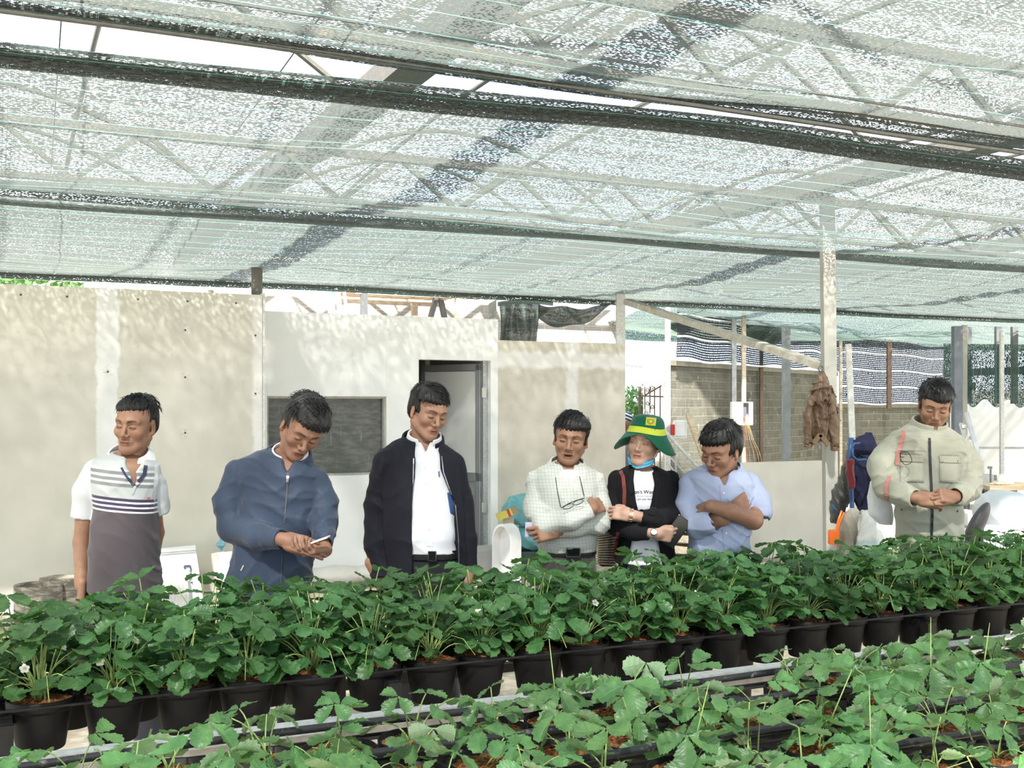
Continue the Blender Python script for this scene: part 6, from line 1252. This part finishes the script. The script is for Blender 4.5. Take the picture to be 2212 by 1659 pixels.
q = P(1098, 1138, 9.45); b = MB(); b.box((q.x, q.y, .545), (.09, .09, .085), Matrix.Rotation(.2, 3, 'Z')); obj('box', b, M('pale_timber_block', (.56,.49,.37), .8), label='small pale block on top of the tall grey-beige box', cat='box')
q = P(1095, 1133, 9.35); bx = empty('carton', (q.x, q.y, .59), 'small yellow carton with a red stripe tilted on the box by the white chair', 'box'); R = Matrix.Rotation(-.38, 3, 'Y'); b = MB(); b.box((q.x, q.y, .64), (.20, .07, .065), R); obj('carton_body', b, M('yellow_card', (.62,.54,.12), .6), bx); b = MB(); b.box(Vector((q.x, q.y, .64))+R @ Vector((.02, 0, 0)), (.025, .073, .068), R); obj('stripe', b, M('red_ink', (.5,.07,.04), .6), bx); b = MB(); b.box(Vector((q.x, q.y, .64))+R @ Vector((.075, 0, 0)), (.05, .074, .069), R); obj('stripe', b, M('brown_card', (.35,.25,.14), .8), bx)
# pallets between the woman and the man in light blue
for i in range(9):
    y0 = 1112+i*24; b = MB(); a, c_ = W(1440, y0, 8.9), W(1545, y0+2, 9.3); b.bar(a, c_, .45, .055, up=(0, 0, 1)); obj('timber_stack_board', b, WOODW, label='pale board in the timber stack between the folded-arm couple, %s from the top' % ordinal(i), cat='board', group='timber stack')
# ------------------------------------------------------------------ electrics and bits on the brick wall
def meter(px0, px1, py0, py1, Y, dep, m, name, label, cat): a, c_ = W(px0, py0, Y), W(px1, py1, Y); b = MB(); b.box(((a.x+c_.x)/2, Y, (a.z+c_.z)/2), (c_.x-a.x, dep, a.z-c_.z)); return a, c_, b
IV = M('ivory_enamel', (.80,.80,.74), .35, .03)
a, c_, b = meter(1585, 1628, 869, 918, 15.6, .04, IV, '', '', ''); mb_ = empty('meter_box', (a.x, 15.6, c_.z), 'open ivory meter box with orange cables hanging on the brick wall', 'electrical box')
b = MB(); Yc = 15.75; w_, h_ = c_.x-a.x, a.z-c_.z; xc, zc = (a.x+c_.x)/2, (a.z+c_.z)/2; b.box((xc, Yc+.08, zc), (w_, .01, h_)); 
for dx in (-1, 1): b.box((xc+dx*w_/2, Yc, zc), (.012, .16, h_))
for dz in (-1, 1): b.box((xc, Yc, zc+dz*h_/2), (w_, .16, .012))
b.box((xc-w_*.24, Yc-.085, zc), (w_*.52, .01, h_)); b.box((xc+w_*.40, Yc-.085, zc), (w_*.2, .01, h_)); obj('case', b, IV, mb_)
b = MB(); b.box((xc+w_*.15, Yc, zc+.02), (w_*.16, .05, h_*.5)); obj('breaker', b, M('dark_breaker', (.12,.12,.16), .4), mb_)
for i, (x, cc, sw) in enumerate(((1610, (.50,.20,.10), 12), (1612, (.55,.26,.14), 22), (1614, (.50,.34,.16), 30), (1616, (.50,.34,.16), 34), (1608, (.45,.10,.06), 5))):
    b = MB(); b.tube([W(x, 900, 15.7), W(x+2, 918, 15.6), W(x+sw*.35, 950, 15.6), W(x+sw*.7, 975, 15.7), W(x+sw, 1015, 15.8)], .0045, 5); obj('cable', b, M('cable_%s' % ['orange', 'light orange', 'ochre', 'ochre2', 'red'][i].replace(' ', '_'), cc, .5), mb_)
a, c_, b = meter(1457, 1482, 908, 948, 14.5, .16, IV, '', '', ''); mb2 = obj('meter_box', b, M('white_abs', (.76,.78,.78), .35, .03), label='closed white plastic meter box beside the red box', cat='electrical box', bevel=.01); b = MB(); q = W(1470, 926, 14.4); b.box((q.x, 14.415, q.z), (.11, .01, .19)); obj('cover', b, M('white_abs_cover', (.84,.85,.85), .3, .02), mb2)
a, c_, b = meter(1450, 1456, 917, 940, 14.55, .14, None, '', '', ''); obj('junction_box', b, M('red_plastic', (.62,.05,.04), .4), label='narrow red box left of the closed white meter box', cat='electrical box')
b = MB(); b.tube([W(1537, 800, 16.6), W(1541, 850, 16.5), W(1545, 895, 16.5), W(1544, 925, 16.5)], .02, 6); obj('cable_bundle', b, M('faded_red_cable', (.50,.20,.15), .6), label='faded red cable bundle hanging down the brick wall', cat='cable', smooth=True)
b = MB(); b.bar(W(1487, 896, 13.6), W(1519, 985, 13.2)+(W(1519, 985, 13.2)-W(1487, 896, 13.6))*1.85, .075, .03); obj('timber_stick', b, WOOD, label='pale timber stick leaning on the brick wall behind the man in light blue', cat='timber')
# stair rail
sr = empty('stair_rail', W(1450, 960, 12.5), 'white tubular stair rail sloping down behind the woman', 'railing'); ROOT[sr.name] = Vector(sr.location)
b = MB(); b.tube([W(1394, 886, 12.9), W(1510, 1012, 12.2)], .020, 10); obj('handrail', b, WHITESTEEL, sr, smooth=True)
for i, (x0, y0, x1, y1) in enumerate(((1462, 978, 1500, 1015), (1450, 990, 1480, 1022), (1442, 1000, 1466, 1030))): b = MB(); b.tube([W(x0, y0, 12.5), W(x1, y1, 12.3)], .010, 8); obj('lower_bar', b, WHITESTEEL, sr, smooth=True)
for x0, y0 in ((1460, 960), (1502, 1008)): q = W(x0, y0, 12.4); b = MB(); b.tube([q, (q.x, q.y, 0)], .012, 8); obj('baluster', b, WHITESTEEL, sr, smooth=True)
# iron gate
gt = empty('iron_gate', W(1410, 900, 14.0), 'rusty wrought iron gate with scrolls in front of the bright hillside', 'gate'); IRON = m_rusty('rusty_iron', (.20,.15,.13), (.33,.18,.10), .7); zt0 = W(0, 855, 14).z
for x in (1382, 1393, 1404, 1414, 1426): q = W(x, 835 if x < 1420 else 833, 14.); b = MB(); b.tube([q, (q.x, q.y, 0)], .008 if x != 1382 else .02, 6); obj('upright', b, IRON, gt)
b = MB(); b.bar(W(1381, 855, 14), W(1433, 857, 14), .03, .02); obj('cross_rail', b, IRON, gt); b = MB(); b.bar(W(1381, 935, 14), W(1433, 937, 14), .03, .02); obj('cross_rail', b, IRON, gt)
b = MB(); b.bar(W(1393, 854, 14), W(1429, 833, 14), .03, .02); obj('brace', b, IRON, gt)
for x, y, s_ in ((1398, 843, 1), (1409, 838, -1), (1398, 872, 1), (1410, 880, -1), (1409, 900, 1)): b = MB(); b.tube([W(x+s_*(1+t)*math.cos(t*2.2), y+(1+t)*1.3*math.sin(t*2.2), 14.) for t in np.linspace(0, 3.4, 20)], .006, 5); obj('scroll', b, IRON, gt)
# bright grassy slope behind the gate
b = MB(); q0 = W(1300, 0, 17); q1 = W(1560, 0, 17)
def hill(u, v): x = q0.x-6+u*(q1.x-q0.x+6); y = 17+v*16; return Vector((x, y, -.02+.16*v*14*.55+.12*math.sin(u*9+v*5)*min(1, v*4)))
b.grid(hill, 30, 24); n = NB('dry_grass', .9, .1); f = n.noise(n.obj(), 3., 6, .7); n.col(n.mix(n.sm(f, .35, .65), (.30,.36,.12), (.62,.62,.38))); n.bump(f, .8, .08)
tag(obj('grass_slope', b, n.m, label='bright grassy slope beyond the gate', cat='grass', smooth=True), kind='stuff')
b = MB(); b.tube([W(1330, 786, 22), W(1440, 798, 22)], .012, 5); obj('fence_wire', b, DARKSTEEL, label='dark wire across the bright sky left of the brick wall', cat='wire'); b = MB(); b.tube([W(1330, 826, 24), W(1440, 828, 24)], .02, 5); obj('fence_wire', b, GALV, label='pale wire across the bright sky above the iron gate', cat='wire')
def bush(name, c, r, n_, seed, label):
    rr = random.Random(seed); b = MB(); b.uv = []
    for i in range(n_):
        th, ph, q = rr.uniform(0, 6.28), rr.uniform(-1, 1), rr.random()**.4; o_ = Vector(c)+Vector((math.cos(th)*math.sqrt(1-ph*ph)*r[0], math.sin(th)*math.sqrt(1-ph*ph)*r[1], ph*r[2]))*q
        d = Vector((rr.uniform(-1, 1), rr.uniform(-1, 1), rr.uniform(-1, 1))).normalized(); t = d.orthogonal().normalized(); L = rr.uniform(.05, .11); k = len(b.v); b.v += [tuple(o_-d*L), tuple(o_+t*L*.4), tuple(o_+d*L), tuple(o_-t*L*.4)]; b.uv += [(0, 0), (1, .5), (0, 1), (0, .5)]; b.f.append((k, k+1, k+2, k+3)); b.mi.append(0)
    return obj(name, b, LEAF_F, label=label, cat='shrub')
bush('shrub', W(120, 604, 17.5), (2.6, .6, .33), 1800, 1, 'dark foliage showing over the left board wall'); bush('shrub', W(270, 612, 16.5), (.9, .4, .22), 700, 2, 'light green foliage above the putty stripe of the left wall'); bush('shrub', W(1400, 888, 20), (.7, .5, .5), 900, 3, 'pale shrub on the slope behind the iron gate')
# ------------------------------------------------------------------ jackets and bags on the tall post
def drapeS(name, rows, y0, m, label, cat, seed, amp=.012, h=.008, extra=None, depth=.07, parent=None, dirs=[(60, 20, 4), (95, 0, 10), (40, 10, 6)]):
    """hanging cloth: rows (py, left, right) at distance y0"""
    lr = [(CZ-(py-HY)/F_PX*y0, ((a+b_)/2-CX)/F_PX*y0, y0, (b_-a)/2/F_PX*y0, (q[0] if q else depth)) for py, a, b_, *q in rows]; S = SDF().add(d_loft(lr, 2.0))
    if extra: extra(S)
    S.warp(folds3(amp, dirs, seed)); lo = (min(r[1]-r[3] for r in lr)-.06, y0-.2, min(r[0] for r in lr)-.04); hi = (max(r[1]+r[3] for r in lr)+.06, y0+.2, max(r[0] for r in lr)+.04); v, f = surf(S, lo, hi, h)
    if parent: return np_obj(name, [(v, f, 0)], [m], parent, label)
    off = Vector((lr[0][1], y0, float(v[:, 2].min()))); me = np_mesh(name, [(v, f, 0)], [m], off); o = bpy.data.objects.new(name, me); COL.objects.link(o); o.location = off; ROOT[o.name] = off; return tag(o, label, cat)
n = NB('quilted_brown_nylon', .5, .4); X, Y_, Z = n.xyz(); zz = n.ma('SINE', n.ma('MULTIPLY', n.ma('ADD', Z, n.ma('ADD', n.ma('MULTIPLY', X, .5), n.ma('MULTIPLY', n.noise(n.obj(), 5., 3), .05))), 150.)); f = n.noise(n.obj(), 12., 4)
n.col(n.mix(n.sm(f, .3, .7), (.095,.060,.036), (.145,.095,.060))); n.bump(n.ma('ADD', n.ma('MULTIPLY', zz, .5), f), .35, .004); QB = n.m; RIB = M('tan_rib', (.16,.105,.062), .9, .1, 60.)
bj = empty('jacket', W(1775, 962, 8.42), 'brown quilted jacket hanging from the tall grey post', 'jacket'); ROOT[bj.name] = Vector(bj.location)
drapeS('body_cloth', [(802, 1771, 1781, .03), (815, 1764, 1786, .05), (840, 1752, 1796, .08), (870, 1745, 1802, .09), (905, 1742, 1806, .10), (940, 1744, 1806, .10), (952, 1752, 1806, .09)], 8.42, QB, None, None, 3, .022, .006, parent=bj, dirs=[(110, 10, 0), (80, 0, 3)])
drapeS('sleeve', [(862, 1744, 1757, .04), (890, 1737, 1757, .05), (920, 1735, 1756, .055), (958, 1736, 1757, .05)], 8.36, QB, None, None, 4, .012, .007, parent=bj); drapeS('sleeve', [(850, 1787, 1800, .04), (890, 1788, 1808, .055), (930, 1790, 1811, .055), (964, 1793, 1811, .05)], 8.34, QB, None, None, 5, .012, .007, parent=bj)
drapeS('cuff', [(958, 1736, 1755, .045), (966, 1737, 1754, .045)], 8.36, RIB, None, None, 6, .003, .006, parent=bj); drapeS('cuff', [(964, 1794, 1811, .045), (974, 1795, 1811, .045)], 8.34, RIB, None, None, 7, .003, .006, parent=bj)
for i, (a, c_) in enumerate((((1757, 958), (1772, 938)), ((1772, 938), (1790, 962)))): b = MB(); b.bar(W(a[0], a[1], 8.30), W(c_[0], c_[1], 8.30), .035, .02, up=(0, 1, 0)); obj('hem_rib', b, RIB, bj)
b = MB(); b.tube([W(1773+5*math.cos(t), 796+6*math.sin(t), 8.44) for t in np.linspace(0, 6.28, 14)], .006, 5); obj('hook', b, DARKSTEEL, label='small hook at the top of the tall grey post jacket', cat='hook')
# dark bundle with blue rack right of the post
NV = m_cloth('navy_jacket_cloth', (.012,.014,.038), .8, 400., .15, .03); DK = m_nylon('dark_olive_mesh', (.035,.035,.032), .5)
nj = empty('navy_jacket', W(1870, 1100, 7.75), 'navy hooded jacket hanging on the blue rack', 'jacket'); ROOT[nj.name] = Vector(nj.location)
drapeS('hood', [(936, 1872, 1880, .03), (945, 1850, 1886, .05), (958, 1838, 1890, .07), (972, 1838, 1896, .07), (980, 1852, 1895, .05)], 7.75, NV, None, None, 11, .010, .007, parent=nj)
drapeS('body_cloth', [(960, 1848, 1892, .05), (1000, 1846, 1893, .08), (1050, 1846, 1890, .09), (1080, 1846, 1882, .08), (1100, 1852, 1876, .06)], 7.78, NV, None, None, 12, .014, .007, parent=nj)
drapeS('sleeve', [(990, 1880, 1894, .04), (1040, 1878, 1894, .05), (1090, 1876, 1898, .05), (1118, 1885, 1905, .045)], 7.68, NV, None, None, 13, .008, .007, parent=nj)
drapeS('dark_jacket', [(948, 1838, 1850, .03), (985, 1826, 1852, .06), (1030, 1812, 1850, .08), (1070, 1796, 1840, .09), (1100, 1792, 1826, .08), (1130, 1797, 1812, .05)], 7.85, DK, 'dark olive jacket hanging left of the navy jacket', 'jacket', 14, .014, .008)
BR_ = M('blue_enamel_tube', (.028,.07,.17), .35, .1, 20.)
rk = empty('coat_rack', W(1838, 1130, 7.6), 'blue metal coat rack tube with curved hooks', 'coat rack'); ROOT[rk.name] = Vector(rk.location)
b = MB(); b.tube([W(1838, 946, 7.6), W(1836, 985, 7.58), W(1838, 1040, 7.56), W(1841, 1110, 7.56), (W(1842, 0, 7.6).x, 7.6, 0)], .016, 10); obj('pole', b, BR_, rk, smooth=True)
for k_, pts in enumerate(([(1840, 990), (1839, 970), (1846, 958), (1858, 957)], [(1842, 968), (1842, 985), (1852, 994), (1872, 992)], [(1812, 1108), (1803, 1100), (1797, 1090)], [(1842, 1118), (1850, 1114), (1858, 1108)])): b = MB(); b.tube([W(x, y, 7.5) for x, y in pts], .008, 8); obj('hook', b, BR_, rk, smooth=True)
drapeS('red_cloth', [(993, 1828, 1844, .03), (1020, 1826, 1845, .035), (1040, 1832, 1846, .03), (1056, 1834, 1845, .02)], 7.48, m_cloth('dark_red_cloth', (.10,.008,.012), .8), 'dark red cloth tied to the blue coat rack', 'cloth', 15, .010, .006)
OR = M('orange_plastic', (.85,.17,.02), .35, .05); ob = empty('orange_case', W(1802, 1180, 7.4), 'bright orange case hanging by its strap from the coat rack', 'case'); ROOT[ob.name] = Vector(ob.location)
a, c_ = W(1790, 1145, 7.4), W(1811, 1176, 7.4); b = MB(); b.box(((a.x+c_.x)/2, 7.4, (a.z+c_.z)/2), (c_.x-a.x, .05, a.z-c_.z), Matrix.Rotation(.03, 3, 'Y')); obj('case_body', b, OR, ob, bevel=.006); b = MB(); b.tube([W(1806, 1146, 7.4), W(1812, 1120, 7.42), W(1818, 1104, 7.44), W(1823, 1108, 7.44), W(1815, 1125, 7.41), W(1809, 1147, 7.4)], .007, 6); obj('strap', b, OR, ob)
a, c_ = W(1793, 1187, 7.4), W(1808, 1196, 7.4); b = MB(); b.box(((a.x+c_.x)/2, 7.4, (a.z+c_.z)/2-.05), (c_.x-a.x, .04, .10)); obj('tail', b, OR, ob)
bg_ = empty('bag', W(1835, 1190, 7.45), 'grey-beige cloth bag hanging on the coat rack beside the orange case', 'bag'); ROOT[bg_.name] = Vector(bg_.location)
drapeS('bag_cloth', [(1098, 1835, 1852, .03), (1115, 1822, 1856, .06), (1145, 1812, 1850, .08), (1175, 1812, 1846, .08), (1210, 1808, 1850, .08)], 7.45, m_cloth('grey_beige_cloth', (.30,.28,.23), .8), None, None, 16, .016, .007, parent=bg_)
n = NB('clear_film', .25, .5); n.col((.86,.88,.86)); n.b.inputs['Alpha'].default_value = .55; CLR = n.m
cbg = empty('carrier_bag', W(1880, 1190, 7.35), 'translucent carrier bag with a teal packet inside, hanging on the coat rack', 'bag'); ROOT[cbg.name] = Vector(cbg.location)
drapeS('film', [(1102, 1866, 1876, .02), (1125, 1860, 1888, .05), (1160, 1852, 1906, .08), (1200, 1848, 1925, .09), (1225, 1850, 1925, .08)], 7.35, CLR, None, None, 17, .012, .007, parent=cbg)
a = W(1875, 1178, 7.36); b = MB(); b.box(a, (.13, .03, .06), Matrix.Rotation(-.1, 3, 'Y')); obj('packet', b, M('teal_packet', (.10,.50,.58), .4), label='teal and white packet inside the translucent carrier bag', cat='packet', bevel=.005)
# ------------------------------------------------------------------ far right: ladder, work table, sacks, fan
ld = empty('ladder', W(2110, 1080, 9.6), 'aluminium ladder leaning at the right beside the work table', 'ladder'); ROOT[ld.name] = Vector(ld.location)
for (x0, y0, x1, y1) in ((2076, 915, 2131, 1100), (2088, 892, 2140, 1080)): a, c_ = W(x0, y0, 10.1), W(x1, y1, 9.4); b = MB(); b.bar(a, c_+(c_-a)*.38, .034, .025, up=(0, 1, 0)); obj('stile', b, M('aluminium', (.62,.63,.64), .3, .05, 8, .7), ld)
for i in range(8): t = .02+i*.15; b = MB(); b.bar(W(2088+52*t-12+2*t, 918+170*t, 10.05-.6*t), W(2089+52*t, 919+170*t-2, 10.05-.6*t), .025, .03); obj('rung', b, M('aluminium'), ld)
tb = empty('work_table', W(2150, 1050, 8.9), 'timber topped work table carrying a clamp at the right edge', 'table'); ROOT[tb.name] = Vector(tb.location); tb.location.z = 0; ROOT[tb.name].z = 0
a, c_ = W(2112, 1050, 8.9), W(2230, 1049, 8.9); zt_ = a.z; b = MB(); b.box(((a.x+c_.x)/2, 8.95, zt_), (c_.x-a.x, .55, .035)); obj('table_top', b, WOOD, tb)
for x in (2116, 2160, 2222):
    for y in (8.72, 9.18): q = W(x, 0, 8.9); b = MB(); b.bar((q.x, y, 0), (q.x, y, zt_-.02), .05, .05); obj('leg', b, DARKSTEEL, tb)
vz = empty('clamp', W(2140, 1046, 8.8), 'dark metal screw clamp standing on the work table', 'clamp'); ROOT[vz.name] = Vector(vz.location)
b = MB(); q = W(2128, 1038, 8.85); b.box(q, (.10, .10, .10)); obj('base_block', b, M('grey_casting', (.30,.31,.30), .5), vz, bevel=.005); b = MB(); q = W(2138, 1032, 8.85); b.box(q, (.09, .06, .045)); obj('jaw', b, DARKSTEEL, vz); b = MB(); b.tube([W(2140, 1045, 8.8), W(2140, 1012, 8.8)], .008, 8); b.bar(W(2134, 1010, 8.8), W(2143, 1010, 8.8), .012, .02); obj('screw', b, DARKSTEEL, vz)
blob('plastic_bag', tuple(W(2172, 1038, 8.85)), (.07, .05, .055), CLR, 'small crumpled clear bag on the work table', 'bag', 31, .008, flat=False, h=.007)
blob('shavings', tuple(W(2160, 1045, 8.8)), (.09, .04, .015), M('wood_shavings', (.55,.47,.36), .9, .4, 60.), 'wood shavings on the work table', 'shavings', 32, .006, flat=False, h=.007)['kind'] = 'stuff'
SACK = m_cloth('white_woven_sack', (.78,.80,.82), .55, 300., .05)
c_ = W(2180, 1115, 7.6); sk = empty('sack', tuple(c_-Vector((0, 0, .2))), 'big white woven sack tied at the neck, on top at the right edge', 'sack'); ROOT[sk.name] = Vector(sk.location)
S = SDF().add(d_ell(c_, (.24, .26, .17), np.array(Matrix.Rotation(.35, 3, 'Y')))); S.add(d_ell(c_+Vector((.17, 0, -.04)), (.22, .24, .15)), .08); S.warp(folds3(.010, [(20, 5, 24), (30, 0, 14)], 41)); v, f = surf(S, c_-Vector((.45, .4, .35)), c_+Vector((.5, .4, .3)), .011); np_obj('sack_cloth', [(v, f, 0)], [SACK], sk)
b = MB(); q = c_+Vector((.06, -.26, -.07))
for (dx, dz) in ((.06, .08), (-.03, -.06), (.10, -.02), (.07, -.05)): b.tube([q, q+Vector((dx*.5, -.02, dz*.6)), q+Vector((dx, 0, dz))], [.012, .008, .003], 6)
obj('tied_knot', b, SACK, sk, smooth=True)
blob('sack', tuple(W(2155, 1185, 7.5)), (.34, .26, .17), SACK, 'white sack lying beneath the tied one at the right edge', 'sack', 42, .008, flat=False); blob('sack', tuple(W(2170, 1260, 7.6)), (.42, .32, .20), SACK, 'lowest white sack in the pile at the right edge', 'sack', 43, .008, flat=True); 
q = W(2170, 1330, 7.7); b = MB(); b.box((q.x, 7.75, .12), (.8, .6, .24)); obj('pallet', b, WOODW, label='timber pallet under the white sacks', cat='pallet', bevel=.01)
fn = empty('fan', W(2105, 1190, 6.9), 'dark oval disc-shaped fan seen edge on between the khaki jacket and the sacks', 'fan'); ROOT[fn.name] = Vector(fn.location); c_ = W(2109, 1136, 6.9); R = np.array(Matrix.Rotation(math.radians(28), 3, 'Y') @ Matrix.Rotation(math.radians(62), 3, 'Z'))
S = SDF().add(d_ell(c_, (.155, .045, .165), R)); v, f = surf(S, c_-Vector((.2,)*3), c_+Vector((.2,)*3), .007); np_obj('fan_head', [(v, f, 0)], [M('dark_grey_plastic', (.045,.045,.048), .45, .15, 20.)], fn)
b = MB(); q = W(2119, 1140, 6.95); b.tube([q, W(2118, 1180, 6.95), (q.x, q.y, .05)], [.018, .018, .018], 10); obj('stand', b, BLACKPL, fn, smooth=True); b = MB(); b.lathe((q.x, q.y, 0), [(0, .05), (.05, .05), (.17, .02), (.18, 0), (0, 0)], 24); obj('base', b, BLACKPL, fn, smooth=True)
q = W(2090, 1118, 8.2); b = MB(); b.box((q.x, 8.2, q.z), (.12, .3, .10)); obj('tub', b, WPL, label='white tub behind the khaki jacket elbow', cat='tub', bevel=.01); b = MB(); b.bar((q.x-.3, 8.35, q.z-.06), (q.x+.6, 8.35, q.z-.06), .3, .02); obj('shelf_board', b, WOODW, label='board carrying the white tub at right', cat='board'); 
for x in (-.25, .5): b = MB(); b.bar((q.x+x, 8.35, 0), (q.x+x, 8.35, q.z-.07), .04, .04); obj('trestle_leg', b, DARKSTEEL, label='dark trestle leg under the tub board, %s one' % ('left' if x < 0 else 'right'), cat='leg')
q = W(1915, 1150, 9.0); b = MB(); b.box((q.x, 9.0, q.z/2+.1), (.26, .3, q.z+.2)); obj('carton', b, M('white_card', (.84,.84,.84), .6, .03), label='white carton behind the carrier bag', cat='box', bevel=.004); q = W(1928, 1190, 8.6); b = MB(); b.box((q.x, 8.6, q.z/2), (.16, .2, q.z)); obj('carton', b, M('brown_card', (.35,.25,.14), .8), label='small brown carton left of the khaki trousers', cat='box')
q = W(1896, 976, 12); b = MB(); b.box((q.x, 12, q.z/2), (.05, .1, q.z)); obj('blue_panel', b, BR_, label='slim blue plastic panel just right of the navy jacket hood', cat='panel')
